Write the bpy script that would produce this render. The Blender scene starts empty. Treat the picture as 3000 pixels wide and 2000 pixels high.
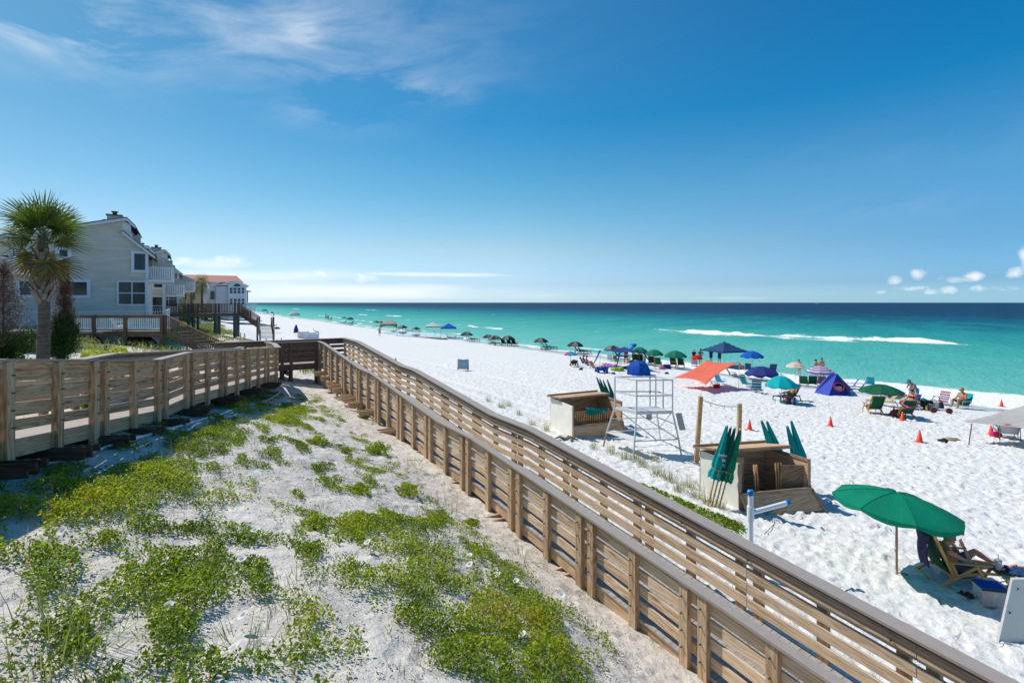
import bpy, bmesh, math, random
import numpy as np
from mathutils import Vector, Matrix, noise as mnoise
random.seed(7); RNG = np.random.default_rng(7)
S = bpy.context.scene
COL = S.collection
R = math.radians
F = 1500.0; HOR = 886.0; CZ = 7.2        # focal length in photo pixels, horizon row, eye height above the sea
# ---------------- camera ----------------
cam = bpy.data.cameras.new('camera'); camo = bpy.data.objects.new('camera', cam); COL.objects.link(camo)
S.camera = camo; camo.location = (0, 0, CZ); camo.rotation_euler = (R(90), 0, 0)
cam.sensor_width = 36; cam.lens = 36*F/3000; cam.shift_y = -(1000-HOR)/3000; cam.clip_start = .1; cam.clip_end = 40000
# ---------------- sun and sky ----------------
SUNEL = 50; SDX, SDY = -.871, .491          # direction towards the sun on the ground plan
sun = bpy.data.lights.new('sun', 'SUN'); suno = bpy.data.objects.new('sun', sun); COL.objects.link(suno)
sun.energy = 4.0; sun.angle = R(.5); sun.color = (1, .955, .88)
sdir = Vector((SDX*math.cos(R(SUNEL)), SDY*math.cos(R(SUNEL)), math.sin(R(SUNEL))))
suno.rotation_euler = sdir.to_track_quat('Z', 'Y').to_euler(); suno.location = (-20, 20, 40)
S.view_settings.view_transform = 'Standard'; S.view_settings.look = 'None'; S.view_settings.gamma = 1
S.view_settings.exposure = .2
W = bpy.data.worlds.new('World'); S.world = W; W.use_nodes = True
nt = W.node_tree; N = nt.nodes; L = nt.links; N.clear()
def nn(t, **kw):
    x = N.new(t)
    for k, v in kw.items(): setattr(x, k, v)
    return x
def lk(a, b): L.new(a, b)
def mth(op, a, b=None, c=None, clamp=False):
    x = N.new('ShaderNodeMath'); x.operation = op; x.use_clamp = clamp
    for i, q in enumerate((a, b, c)):
        if q is None: continue
        if isinstance(q, (int, float)): x.inputs[i].default_value = q
        else: L.new(q, x.inputs[i])
    return x.outputs[0]
sky = nn('ShaderNodeTexSky', sky_type='NISHITA'); sky.sun_disc = False; sky.sun_elevation = R(SUNEL)
sky.sun_rotation = math.atan2(SDX, SDY); sky.air_density = 1.0; sky.dust_density = .6; sky.ozone_density = 2.5; sky.altitude = 0
tc = nn('ShaderNodeTexCoord'); sep = nn('ShaderNodeSeparateXYZ'); lk(tc.outputs['Generated'], sep.inputs[0])
gx, gy, gz = sep.outputs
az = mth('ARCTAN2', gx, gy)                       # 0 = straight ahead, + = right
el = mth('ARCSINE', gz)
# high cirrus streaks, combed along one direction
vm = nn('ShaderNodeCombineXYZ')
lk(mth('ADD', mth('MULTIPLY', az, 2.2), mth('MULTIPLY', el, 1.6)), vm.inputs[0]); lk(mth('SUBTRACT', mth('MULTIPLY', el, 9.0), mth('MULTIPLY', az, 1.6)), vm.inputs[1])
n1 = nn('ShaderNodeTexNoise'); n1.inputs['Scale'].default_value = 1.5; n1.inputs['Detail'].default_value = 9; n1.inputs['Roughness'].default_value = .62; n1.inputs['Distortion'].default_value = .5
lk(vm.outputs[0], n1.inputs['Vector'])
def bump2(a0, e0, wa, we):                         # soft blob at azimuth a0, elevation e0
    da = mth('DIVIDE', mth('SUBTRACT', az, a0), wa); de = mth('DIVIDE', mth('SUBTRACT', el, e0), we)
    r2 = mth('ADD', mth('MULTIPLY', da, da), mth('MULTIPLY', de, de))
    return mth('POWER', 2.718, mth('MULTIPLY', r2, -1.0))
cir = None
for a0, e0, wa, we, k in ((-.77, .38, .16, .05, 1.1), (-.62, .45, .35, .07, .7), (-.30, .47, .30, .10, .35), (-.385, .455, .035, .025, .95), (-.22, .385, .12, .022, .8), (-.34, .33, .09, .025, .6), (-.74, .39, .10, .025, .8), (.62, .15, .12, .02, .25), (.72, .24, .25, .03, .12)):
    b = mth('MULTIPLY', bump2(a0, e0, wa, we), k); cir = b if cir is None else mth('ADD', cir, b)
cir = mth('MULTIPLY', cir, mth('MULTIPLY', mth('SUBTRACT', n1.outputs[0], .41), 3.8, clamp=True), clamp=True)
# low cumulus bank over the horizon
vm2 = nn('ShaderNodeCombineXYZ'); lk(mth('MULTIPLY', az, 8.0), vm2.inputs[0]); lk(mth('MULTIPLY', el, 12.0), vm2.inputs[1])
n2 = nn('ShaderNodeTexNoise'); n2.inputs['Scale'].default_value = 3.0; n2.inputs['Detail'].default_value = 9; n2.inputs['Roughness'].default_value = .62; n2.inputs['Distortion'].default_value = .4
lk(vm2.outputs[0], n2.inputs['Vector'])
vm3 = nn('ShaderNodeCombineXYZ'); lk(mth('MULTIPLY', az, 2.5), vm3.inputs[0]); lk(mth('MULTIPLY', el, 24.0), vm3.inputs[1])
n3 = nn('ShaderNodeTexNoise'); n3.inputs['Scale'].default_value = 1.6; n3.inputs['Detail'].default_value = 7; lk(vm3.outputs[0], n3.inputs['Vector'])
def cloudset(lst, noi, amp, gain):
    c = None
    for a0, e0, wa, we, k in lst:
        b = mth('MULTIPLY', bump2(a0, e0, wa, we), k); c = b if c is None else mth('MAXIMUM', c, b)
    return mth('MULTIPLY', mth('MULTIPLY', mth('SUBTRACT', c, .12), 4, clamp=True), mth('MULTIPLY', mth('SUBTRACT', mth('ADD', c, mth('MULTIPLY', mth('SUBTRACT', noi, .5), amp)), .5), gain, clamp=True))
puff = cloudset([(.645, .036, .020, .010, .95), (.668, .043, .014, .013, .95), (.66, .022, .03, .007, .75), (.625, .016, .014, .006, .7), (.715, .033, .022, .007, .95), (.735, .038, .018, .009, 1.0), (.708, .020, .016, .009, .85), (.685, .016, .014, .007, .8), (.775, .042, .016, .012, 1.05), (.79, .060, .014, .022, 1.0), (.75, .020, .05, .006, .7), (-.36, .052, .03, .014, .85), (-.28, .048, .03, .014, .85), (-.50, .072, .05, .016, .8), (-.58, .062, .05, .014, .75)], n2.outputs[0], 2.2, 1.7)
bank = cloudset([(-.42, .048, .22, .020, .86), (-.14, .054, .19, .0065, 1.05), (-.52, .066, .08, .016, .9), (-.30, .024, .36, .024, .95), (.0, .012, .35, .012, .62), (.45, .008, .3, .008, .55), (-.7, .03, .2, .02, .7)], n3.outputs[0], 1.2, 1.9)
cumf = mth('MAXIMUM', mth('MULTIPLY', puff, .75), mth('MULTIPLY', bank, .72))
cumf = mth('MULTIPLY', cumf, mth('MULTIPLY', el, 120, clamp=True), clamp=True)
clf = mth('MAXIMUM', mth('MULTIPLY', cir, .40), cumf)
def gain(stops):
    x = N.new('ShaderNodeValToRGB'); e = x.color_ramp.elements
    while len(e) < len(stops): e.new(.5)
    for i, (p_, c_) in enumerate(stops): e[i].position = p_/.6; e[i].color = tuple(c/2 for c in c_)+(1,)
    L.new(mth('DIVIDE', el, .6, clamp=True), x.inputs[0]); return x.outputs[0]
gc = gain([(0, (.95, 1.36, 1.98)), (.034, (.74, .97, 1.42)), (.10, (.78, .94, 1.0)), (.20, (.42, .86, .93)), (.34, (.14, .72, .93)), (.5, (.24, .74, .92))])
gr_ = gain([(0, (.66, 1.2, 1.9)), (.034, (.40, .74, 1.25)), (.10, (.36, .71, 1.0)), (.20, (.36, .84, 1.04)), (.34, (.06, .74, 1.02)), (.5, (.03, .66, 1.0))])
gl = gain([(0, (.80, 1.1, 1.6)), (.034, (.66, .86, 1.2)), (.10, (.66, .80, .88)), (.20, (.46, .74, .80)), (.34, (.30, .66, .74)), (.5, (.30, .60, .70))])
def rmix(f_, a_, b_):
    x = nn('ShaderNodeMix', data_type='RGBA'); lk(f_, x.inputs['Factor']); lk(a_, x.inputs['A']); lk(b_, x.inputs['B']); return x.outputs['Result']
g_ = rmix(mth('DIVIDE', az, .75, clamp=True), gc, gr_); g_ = rmix(mth('DIVIDE', az, -.75, clamp=True), g_, gl)
gm = nn('ShaderNodeMix', data_type='RGBA', blend_type='MULTIPLY'); gm.inputs['Factor'].default_value = 1; lk(sky.outputs[0], gm.inputs['A']); lk(g_, gm.inputs['B'])
gs = nn('ShaderNodeVectorMath', operation='SCALE'); lk(gm.outputs['Result'], gs.inputs[0]); gs.inputs['Scale'].default_value = 1.92
mix = nn('ShaderNodeMix', data_type='RGBA'); lk(clf, mix.inputs['Factor']); lk(gs.outputs[0], mix.inputs['A'])
mix.inputs['B'].default_value = (8.0, 8.2, 8.4, 1)
bg = nn('ShaderNodeBackground'); bg.inputs['Strength'].default_value = .115; lk(mix.outputs['Result'], bg.inputs['Color'])
wo = nn('ShaderNodeOutputWorld'); lk(bg.outputs[0], wo.inputs['Surface'])
S.render.engine = 'CYCLES'; S.cycles.max_bounces = 6; S.cycles.diffuse_bounces = 3; S.cycles.transparent_max_bounces = 8

# ---------------- tagging ----------------
def tag(o, label=None, cat=None, group=None, kind=None):
    if label: o['label'] = label
    if cat: o['category'] = cat
    if group: o['group'] = group
    if kind: o['kind'] = kind
    return o
def empty(name, loc=(0, 0, 0), rz=0, label=None, cat=None, group=None):
    o = bpy.data.objects.new(name, None); COL.objects.link(o); o.location = loc; o.rotation_euler = (0, 0, rz)
    o.empty_display_size = .2
    return tag(o, label, cat, group)
KIDS = {}
def reg(o, parent):
    if parent is not None:
        o.parent = parent; KIDS.setdefault(parent.name, []).append(o)
def copy_tree(o, loc=None, rz=None, label=None, group=None, parent=None, sc=None):
    c = o.copy(); COL.objects.link(c)
    if parent is not None: reg(c, parent)
    if loc is not None: c.location = loc
    if rz is not None: c.rotation_euler = (0, 0, rz)
    if sc is not None: c.scale = (sc, sc, sc) if not isinstance(sc, tuple) else sc
    if label: c['label'] = label
    if group: c['group'] = group
    for k in list(KIDS.get(o.name, [])): copy_tree(k, parent=c)
    return c

# ---------------- materials ----------------
class NT:
    def __init__(s, name):
        s.m = bpy.data.materials.new(name); s.m.use_nodes = True; s.t = s.m.node_tree; s.N = s.t.nodes; s.b = s.N['Principled BSDF']; s.out = s.N['Material Output']
    def n(s, t, **kw):
        x = s.N.new(t)
        for k, v in kw.items(): setattr(x, k, v)
        return x
    def l(s, a, b): s.t.links.new(a, b)
    def math(s, op, a, b=None, c=None, clamp=False):
        x = s.N.new('ShaderNodeMath'); x.operation = op; x.use_clamp = clamp
        for i, q in enumerate((a, b, c)):
            if q is None: continue
            if isinstance(q, (int, float)): x.inputs[i].default_value = q
            else: s.l(q, x.inputs[i])
        return x.outputs[0]
    def noise(s, vec, scale, detail=4, rough=.5, dist=0):
        x = s.n('ShaderNodeTexNoise'); x.inputs['Scale'].default_value = scale; x.inputs['Detail'].default_value = detail
        x.inputs['Roughness'].default_value = rough; x.inputs['Distortion'].default_value = dist
        if vec is not None: s.l(vec, x.inputs['Vector'])
        return x.outputs[0]
    def ramp(s, fac, stops):
        x = s.n('ShaderNodeValToRGB'); e = x.color_ramp.elements
        while len(e) < len(stops): e.new(.5)
        for i, (p, c) in enumerate(stops): e[i].position = p; e[i].color = (*c, 1) if len(c) == 3 else c
        s.l(fac, x.inputs[0]); return x.outputs[0]
    def mix(s, fac, a, b, bt='MIX'):
        x = s.n('ShaderNodeMix', data_type='RGBA', blend_type=bt)
        for k, q in (('Factor', fac), ('A', a), ('B', b)):
            if isinstance(q, (int, float)): x.inputs[k].default_value = q
            elif isinstance(q, tuple): x.inputs[k].default_value = (*q, 1) if len(q) == 3 else q
            else: s.l(q, x.inputs[k])
        return x.outputs['Result']
    def bump(s, h, strength=.3, dist=.02):
        x = s.n('ShaderNodeBump'); x.inputs['Strength'].default_value = strength; x.inputs['Distance'].default_value = dist
        s.l(h, x.inputs['Height']); s.l(x.outputs[0], s.b.inputs['Normal'])
    def coord(s, which='Object'):
        if not hasattr(s, 'tc'): s.tc = s.n('ShaderNodeTexCoord')
        return s.tc.outputs[which]
    def mapping(s, vec, scale=(1, 1, 1), rot=(0, 0, 0)):
        x = s.n('ShaderNodeMapping'); x.inputs['Scale'].default_value = scale; x.inputs['Rotation'].default_value = rot; s.l(vec, x.inputs['Vector']); return x.outputs[0]
MC = {}
def sc3(c, k): return tuple(min(1, max(0, x*k)) for x in c[:3])
def plain(name, c, rough=.6, var=.14, scale=6, bump=.15, metal=0, spec=.4, bscale=40):
    """painted / plastic / cloth / metal: slightly uneven colour and a fine bump"""
    if name in MC: return MC[name]
    t = NT(name); v = t.coord()
    f = t.noise(v, scale, 5, .6)
    t.l(t.ramp(f, [(.3, sc3(c, 1-var)), (.7, sc3(c, 1+var*.6))]), t.b.inputs['Base Color'])
    t.b.inputs['Roughness'].default_value = rough; t.b.inputs['Metallic'].default_value = metal; t.b.inputs['Specular IOR Level'].default_value = spec
    if bump: t.bump(t.noise(v, bscale, 3), bump, .01)
    MC[name] = t.m; return t.m
def cloth(name, c, trans=.25, rough=.8):
    if name in MC: return MC[name]
    t = NT(name); v = t.coord(); f = t.noise(v, 3, 4, .6)
    col = t.ramp(f, [(.3, sc3(c, .88)), (.7, sc3(c, 1.08))]); t.l(col, t.b.inputs['Base Color']); t.b.inputs['Roughness'].default_value = rough; t.b.inputs['Specular IOR Level'].default_value = .25
    t.bump(t.noise(v, 9, 3), .25, .03)
    tr = t.n('ShaderNodeBsdfTranslucent'); t.l(col, tr.inputs[0]); ms = t.n('ShaderNodeMixShader'); ms.inputs[0].default_value = trans
    t.l(t.b.outputs[0], ms.inputs[1]); t.l(tr.outputs[0], ms.inputs[2]); t.l(ms.outputs[0], t.out.inputs[0])
    MC[name] = t.m; return t.m
def stripes(name, cols, scale, axis='UV', trans=.2):
    """stripes of flat colours along uv.x"""
    if name in MC: return MC[name]
    t = NT(name); sp = t.n('ShaderNodeSeparateXYZ'); t.l(t.coord('UV'), sp.inputs[0])
    f = t.math('FRACT', t.math('MULTIPLY', sp.outputs[0], scale)); x = t.n('ShaderNodeValToRGB'); x.color_ramp.interpolation = 'CONSTANT'
    e = x.color_ramp.elements
    while len(e) < len(cols): e.new(.5)
    for i, c in enumerate(cols): e[i].position = i/len(cols); e[i].color = (*c, 1)
    t.l(f, x.inputs[0]); t.l(x.outputs[0], t.b.inputs['Base Color']); t.b.inputs['Roughness'].default_value = .8
    t.bump(t.noise(t.coord(), 9, 3), .25, .03)
    tr = t.n('ShaderNodeBsdfTranslucent'); t.l(x.outputs[0], tr.inputs[0]); ms = t.n('ShaderNodeMixShader'); ms.inputs[0].default_value = trans
    t.l(t.b.outputs[0], ms.inputs[1]); t.l(tr.outputs[0], ms.inputs[2]); t.l(ms.outputs[0], t.out.inputs[0])
    MC[name] = t.m; return t.m
def wood(name, c1, c2, c3, rough=.8, k=1.0, bump=.5):
    """board grain along uv.x (metres); uv carries a random offset for every board"""
    if name in MC: return MC[name]
    t = NT(name); uv = t.coord('UV')
    m = t.mapping(uv, (1.2*k, 9*k, 1)); warp = t.noise(m, 1.0, 3, .5, .6)
    sp = t.n('ShaderNodeSeparateXYZ'); t.l(uv, sp.inputs[0])
    ring = t.math('SINE', t.math('ADD', t.math('MULTIPLY', sp.outputs[1], 85*k), t.math('MULTIPLY', warp, 26)))
    fine = t.noise(t.mapping(uv, (3, 140, 1)), 1, 4, .6)
    slow = t.noise(t.mapping(uv, (.25, .35, 1)), 1, 2, .5)
    g = t.math('ADD', t.math('MULTIPLY', ring, .16), t.math('ADD', t.math('MULTIPLY', fine, .55), t.math('MULTIPLY', slow, .75)))
    g = t.math('SUBTRACT', g, .15)
    col = t.ramp(g, [(.22, c3), (.45, c2), (.75, c1)])
    blot = t.noise(t.mapping(uv, (1.4, 5, 1)), 1.7, 4, .65)
    col = t.mix(t.math('MULTIPLY', t.math('SUBTRACT', blot, .52), 2.2, clamp=True), col, sc3(c3, .75))
    wthr = t.noise(t.mapping(uv, (.5, .8, 1)), 1.3, 5, .7); g3 = sum(c1)/3; col = t.mix(t.math('MULTIPLY', t.math('MULTIPLY', t.math('SUBTRACT', wthr, .5), 2.4, clamp=True), .6), col, (g3*.95, g3*.86, g3*.76)) if g3 > .25 else col
    knot = t.n('ShaderNodeTexVoronoi'); t.l(t.mapping(uv, (1.1, 5.5, 1)), knot.inputs['Vector']); knot.inputs['Scale'].default_value = 1; col = t.mix(t.math('MULTIPLY', t.math('SUBTRACT', .16, knot.outputs['Distance']), 7, clamp=True), col, sc3(c3, .55))
    t.l(col, t.b.inputs['Base Color']); t.b.inputs['Roughness'].default_value = rough; t.b.inputs['Specular IOR Level'].default_value = .25
    t.bump(t.math('ADD', t.math('MULTIPLY', fine, .7), t.math('MULTIPLY', ring, .2)), bump, .006)
    MC[name] = t.m; return t.m
def leafm(name, stops, trans=.42, rough=.5):
    """leaves: colour picked per leaf from uv.x"""
    if name in MC: return MC[name]
    t = NT(name); sp = t.n('ShaderNodeSeparateXYZ'); t.l(t.coord('UV'), sp.inputs[0])
    col = t.ramp(sp.outputs[0], stops)
    col = t.mix(t.math('MULTIPLY', t.noise(t.coord(), 1.3, 3), .5), col, sc3(stops[len(stops)//2][1], .8))
    t.l(col, t.b.inputs['Base Color']); t.b.inputs['Roughness'].default_value = rough; t.b.inputs['Specular IOR Level'].default_value = .35
    tr = t.n('ShaderNodeBsdfTranslucent'); t.l(col, tr.inputs[0]); ms = t.n('ShaderNodeMixShader'); ms.inputs[0].default_value = trans
    t.l(t.b.outputs[0], ms.inputs[1]); t.l(tr.outputs[0], ms.inputs[2]); t.l(ms.outputs[0], t.out.inputs[0])
    MC[name] = t.m; return t.m
def glassm(name, c, rough=.05):
    if name in MC: return MC[name]
    t = NT(name); v = t.coord(); f = t.noise(v, .8, 4, .6, .5)
    t.l(t.ramp(f, [(.35, sc3(c, .5)), (.65, sc3(c, 1.6))]), t.b.inputs['Base Color']); t.b.inputs['Roughness'].default_value = rough; t.b.inputs['Specular IOR Level'].default_value = .6
    MC[name] = t.m; return t.m

# ---------------- mesh builder ----------------
class MB:
    def __init__(s): s.v = []; s.f = []; s.uv = []; s.mi = []; s.M = None
    def add(s, vs, fs, uvs=None, mi=0):
        b = len(s.v); s.v += [tuple(p) for p in vs]
        for i, f in enumerate(fs):
            s.f.append([b+j for j in f]); s.uv.append(uvs[i] if uvs else [(vs[j][0], vs[j][1]) for j in f]); s.mi.append(mi)
        return s
    def beam(s, a, b, w, h, up=(0, 0, 1), mi=0, off=(0, 0), uvk=None, ends=True):
        """box from a to b; w = across, h = along up"""
        a = Vector(a); b = Vector(b); d = b-a; ln = d.length
        if ln < 1e-6: return s
        d.normalize(); up = Vector(up); side = d.cross(up)
        if side.length < 1e-4: side = d.cross(Vector((1, 0, 0)))
        side.normalize(); u2 = side.cross(d).normalized()
        a = a+side*off[0]+u2*off[1]; b = b+side*off[0]+u2*off[1]
        c = [(-w/2, -h/2), (w/2, -h/2), (w/2, h/2), (-w/2, h/2)]
        vs = [a+side*x+u2*y for x, y in c]+[b+side*x+u2*y for x, y in c]
        ou, ov = random.random()*50, random.random()*50
        per = [0, w, w+h, 2*w+h, 2*w+2*h]; fs = []; uvs = []
        for i in range(4):
            j = (i+1) % 4; fs.append([j, i, i+4, j+4]); uvs.append([(ou, ov+per[i+1]), (ou, ov+per[i]), (ou+ln, ov+per[i]), (ou+ln, ov+per[i+1])])
        fs += [[0, 1, 2, 3], [7, 6, 5, 4]]; e = [(ou, ov), (ou, ov+w), (ou+h, ov+w), (ou+h, ov)]; uvs += [e, e]
        return s.add(vs, fs, uvs, mi)
    def box(s, c, sz, mi=0, rz=0):
        c = Vector(c); ax = Vector((math.cos(rz), math.sin(rz), 0)); return s.beam(c-ax*sz[0]/2, c+ax*sz[0]/2, sz[1], sz[2], mi=mi)
    def sweep(s, pts, side, w, h, mi=0, o=0):
        """vertical-section beam along a bent path; side = horizontal unit vector; o = offset along side"""
        side = Vector(side).normalized(); Z = Vector((0, 0, 1)); n = len(pts); vs = []; L0 = 0; ls = []
        for i, p in enumerate(pts):
            p = Vector(p)+side*o
            if i: L0 += (Vector(pts[i])-Vector(pts[i-1])).length
            ls.append(L0); vs += [p-side*w/2-Z*h/2, p+side*w/2-Z*h/2, p+side*w/2+Z*h/2, p-side*w/2+Z*h/2]
        per = [0, w, w+h, 2*w+h, 2*w+2*h]; ou, ov = random.random()*50, random.random()*50; fs = []; uvs = []
        for k in range(n-1):
            for i in range(4):
                j = (i+1) % 4; fs.append([k*4+j, k*4+i, k*4+4+i, k*4+4+j]); uvs.append([(ou+ls[k], ov+per[i+1]), (ou+ls[k], ov+per[i]), (ou+ls[k+1], ov+per[i]), (ou+ls[k+1], ov+per[i+1])])
        m = (n-1)*4; fs += [[0, 1, 2, 3], [m+3, m+2, m+1, m]]; e = [(ou, ov), (ou, ov+w), (ou+h, ov+w), (ou+h, ov)]; uvs += [e, e]
        return s.add(vs, fs, uvs, mi)
    def tube(s, pts, r, seg=8, mi=0, cap=True, round_=False):
        pts = [Vector(p) for p in pts]; n = len(pts); rr = [r]*n if isinstance(r, (int, float)) else list(r)
        if round_:
            d0 = (pts[0]-pts[1]).normalized(); d1 = (pts[-1]-pts[-2]).normalized(); P = []; Q = []
            for t in (80, 50, 25): P.append(pts[0]+d0*rr[0]*math.sin(R(t))); Q.append(rr[0]*math.cos(R(t)))
            P += pts; Q += rr
            for t in (25, 50, 80): P.append(pts[-1]+d1*rr[-1]*math.sin(R(t))); Q.append(rr[-1]*math.cos(R(t)))
            pts, rr, n = P, Q, len(P)
        vs = []; prev = None; ls = [0]
        for i in range(1, n): ls.append(ls[-1]+(pts[i]-pts[i-1]).length)
        for i, p in enumerate(pts):
            t = (pts[min(i+1, n-1)]-pts[max(i-1, 0)]); t = t.normalized() if t.length > 1e-9 else Vector((0, 0, 1))
            if prev is None:
                a = t.cross(Vector((0, 0, 1)));
                if a.length < .05: a = t.cross(Vector((0, 1, 0)))
            else:
                a = prev-t*prev.dot(t)
                if a.length < 1e-4: a = t.cross(Vector((0, 0, 1)))
            a.normalize(); prev = a; b = t.cross(a)
            vs += [p+(a*math.cos(k*2*math.pi/seg)+b*math.sin(k*2*math.pi/seg))*rr[i] for k in range(seg)]
        ou, ov = random.random()*50, random.random()*50; fs = []; uvs = []; ci = 2*math.pi*max(rr)/seg
        for i in range(n-1):
            for k in range(seg):
                k2 = (k+1) % seg; fs.append([i*seg+k, i*seg+k2, (i+1)*seg+k2, (i+1)*seg+k]); uvs.append([(ou+ls[i], ov+k*ci), (ou+ls[i], ov+k*ci+ci), (ou+ls[i+1], ov+k*ci+ci), (ou+ls[i+1], ov+k*ci)])
        if cap:
            fs += [list(range(seg))[::-1], [(n-1)*seg+k for k in range(seg)]]; e = [(ou, ov)]*seg; uvs += [e, e]
        return s.add(vs, fs, uvs, mi)
    def ell(s, c, r, seg=12, rings=8, mi=0, M=None, zmin=-1, jit=0):
        c = Vector(c); vs = []; fs = []
        for i in range(rings+1):
            th = math.pi*i/rings; z = max(math.cos(th), zmin)
            for k in range(seg):
                ph = 2*math.pi*k/seg; v = Vector((r[0]*math.sin(th)*math.cos(ph), r[1]*math.sin(th)*math.sin(ph), r[2]*z))
                if jit: v *= 1+jit*(mnoise.noise(v*3/max(r)+c)*1.5)
                if M: v = M @ v
                vs.append(c+v)
        for i in range(rings):
            for k in range(seg):
                k2 = (k+1) % seg; fs.append([i*seg+k, (i+1)*seg+k, (i+1)*seg+k2, i*seg+k2])
        uvs = [[(j % seg/seg, j//seg/rings) for j in f] for f in fs]
        return s.add(vs, fs, uvs, mi)
    def lathe(s, prof, seg=16, c=(0, 0, 0), mi=0):
        c = Vector(c); vs = []; fs = []
        for r_, z in prof: vs += [c+Vector((r_*math.cos(2*math.pi*k/seg), r_*math.sin(2*math.pi*k/seg), z)) for k in range(seg)]
        for i in range(len(prof)-1):
            for k in range(seg):
                k2 = (k+1) % seg; fs.append([i*seg+k, i*seg+k2, (i+1)*seg+k2, (i+1)*seg+k])
        uvs = [[(j % seg/seg, j//seg/len(prof)) for j in f] for f in fs]
        return s.add(vs, fs, uvs, mi)
    def prism(s, poly, vec, mi=0):
        """planar polygon extruded by vec"""
        poly = [Vector(p) for p in poly]; vec = Vector(vec); n = len(poly); vs = poly+[p+vec for p in poly]
        fs = [list(range(n)), [n+i for i in range(n)][::-1]]+[[(i+1) % n, i, n+i, n+(i+1) % n] for i in range(n)]
        e = (poly[1]-poly[0]).normalized(); q = (poly[2]-poly[0]); q = (q-e*q.dot(e)).normalized(); ou, ov = random.random()*9, random.random()*9
        P = lambda p: (ou+(p-poly[0]).dot(e), ov+(p-poly[0]).dot(q)+(p-poly[0]).dot(vec.normalized()))
        return s.add(vs, fs, [[P(vs[j]) for j in f] for f in fs], mi)
    def surf(s, grid, mi=0, th=0):
        """grid[i][j] of points -> sheet (th>0 gives it a back face)"""
        n, m = len(grid), len(grid[0]); vs = [Vector(p) for r_ in grid for p in r_]; fs = [[i*m+j, (i+1)*m+j, (i+1)*m+j+1, i*m+j+1] for i in range(n-1) for j in range(m-1)]
        uvs = [[(k//m/(n-1), k % m/(m-1)) for k in f] for f in fs]
        s.add(vs, fs, uvs, mi); return s
    def build(s, name, mats, parent=None, smooth=False, loc=None, flip=True):
        me = bpy.data.meshes.new(name); me.from_pydata(s.v, [], s.f); ul = me.uv_layers.new(name='UVMap')
        flat = np.array([c for f in s.uv for p in f for c in p], dtype=np.float32)
        ul.data.foreach_set('uv', flat); me.polygons.foreach_set('material_index', s.mi)
        if smooth: me.polygons.foreach_set('use_smooth', [True]*len(s.f))
        for m in (mats if isinstance(mats, (list, tuple)) else [mats]): me.materials.append(m)
        if flip:
            bm = bmesh.new(); bm.from_mesh(me); bmesh.ops.recalc_face_normals(bm, faces=bm.faces); bm.to_mesh(me); bm.free()
        me.update(); o = bpy.data.objects.new(name, me); COL.objects.link(o); reg(o, parent)
        if loc is not None: o.location = loc
        return o
def solidify(o, t=.01):
    m = o.modifiers.new('thickness', 'SOLIDIFY'); m.thickness = t; m.offset = 0; return o

# ---------------- terrain ----------------
D2 = (-.5453, .8382); N2 = (.8382, .5453)       # along the shore, towards the sea
def sn(s, n, z=None):
    x = D2[0]*s+N2[0]*n; y = D2[1]*s+N2[1]*n
    return (x, y) if z is None else Vector((x, y, z))
KS = np.array([-400., -12, 4.6, 9, 15, 22, 28, 45, 75, 150, 4000])
KN = np.array([-400., -8, -2, 2, 5.8, 9, 12, 20, 27, 40, 46.5, 60, 120, 400])
HT = np.array([
 [1.8, 2.2, 2.3, 3.3, 5.2, 5.4, 5.55, 5.85, 6.1, 6.75, 7.2, 8.2, 11, 12],
 [1.8, 2.2, 2.3, 3.2, 5.2, 5.4, 5.55, 5.85, 6.1, 6.75, 7.2, 8.2, 11, 12],
 [1.8, 2.1, 2.3, 3.2, 5.1, 5.35, 5.55, 5.85, 6.1, 6.75, 7.2, 8.2, 11, 12],
 [1.8, 2.05, 2.25, 3.3, 4.75, 5.2, 5.5, 5.85, 6.1, 6.75, 7.2, 8.2, 11, 12],
 [1.8, 2.0, 2.2, 3.15, 4.35, 5.0, 5.45, 5.85, 6.1, 6.75, 7.2, 8.2, 11, 12],
 [1.8, 1.95, 2.3, 3.5, 4.0, 4.8, 5.4, 5.85, 6.1, 6.75, 7.2, 8.2, 11, 12],
 [1.8, 1.95, 2.4, 3.5, 3.95, 4.7, 5.3, 5.85, 6.1, 6.75, 7.2, 8.2, 11, 12],
 [1.8, 2.1, 2.9, 3.5, 4.1, 4.9, 5.5, 5.9, 6.15, 6.8, 7.2, 8.2, 11, 12],
 [2.0, 2.5, 3.2, 3.7, 4.2, 4.9, 5.6, 6.0, 6.2, 6.8, 7.2, 8.2, 11, 12],
 [2.0, 2.5, 3.2, 3.7, 4.3, 5.1, 5.7, 6.0, 6.25, 6.8, 7.2, 8.2, 11, 12],
 [2.0, 2.5, 3.2, 3.7, 4.3, 5.1, 5.7, 6.0, 6.25, 6.8, 7.2, 8.2, 11, 12]])
def _bil(s, n):
    i = np.clip(np.searchsorted(KS, s)-1, 0, len(KS)-2); j = np.clip(np.searchsorted(KN, n)-1, 0, len(KN)-2)
    a = (s-KS[i])/(KS[i+1]-KS[i]); b = (n-KN[j])/(KN[j+1]-KN[j])
    return HT[i, j]*(1-a)*(1-b)+HT[i+1, j]*a*(1-b)+HT[i, j+1]*(1-a)*b+HT[i+1, j+1]*a*b
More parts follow.
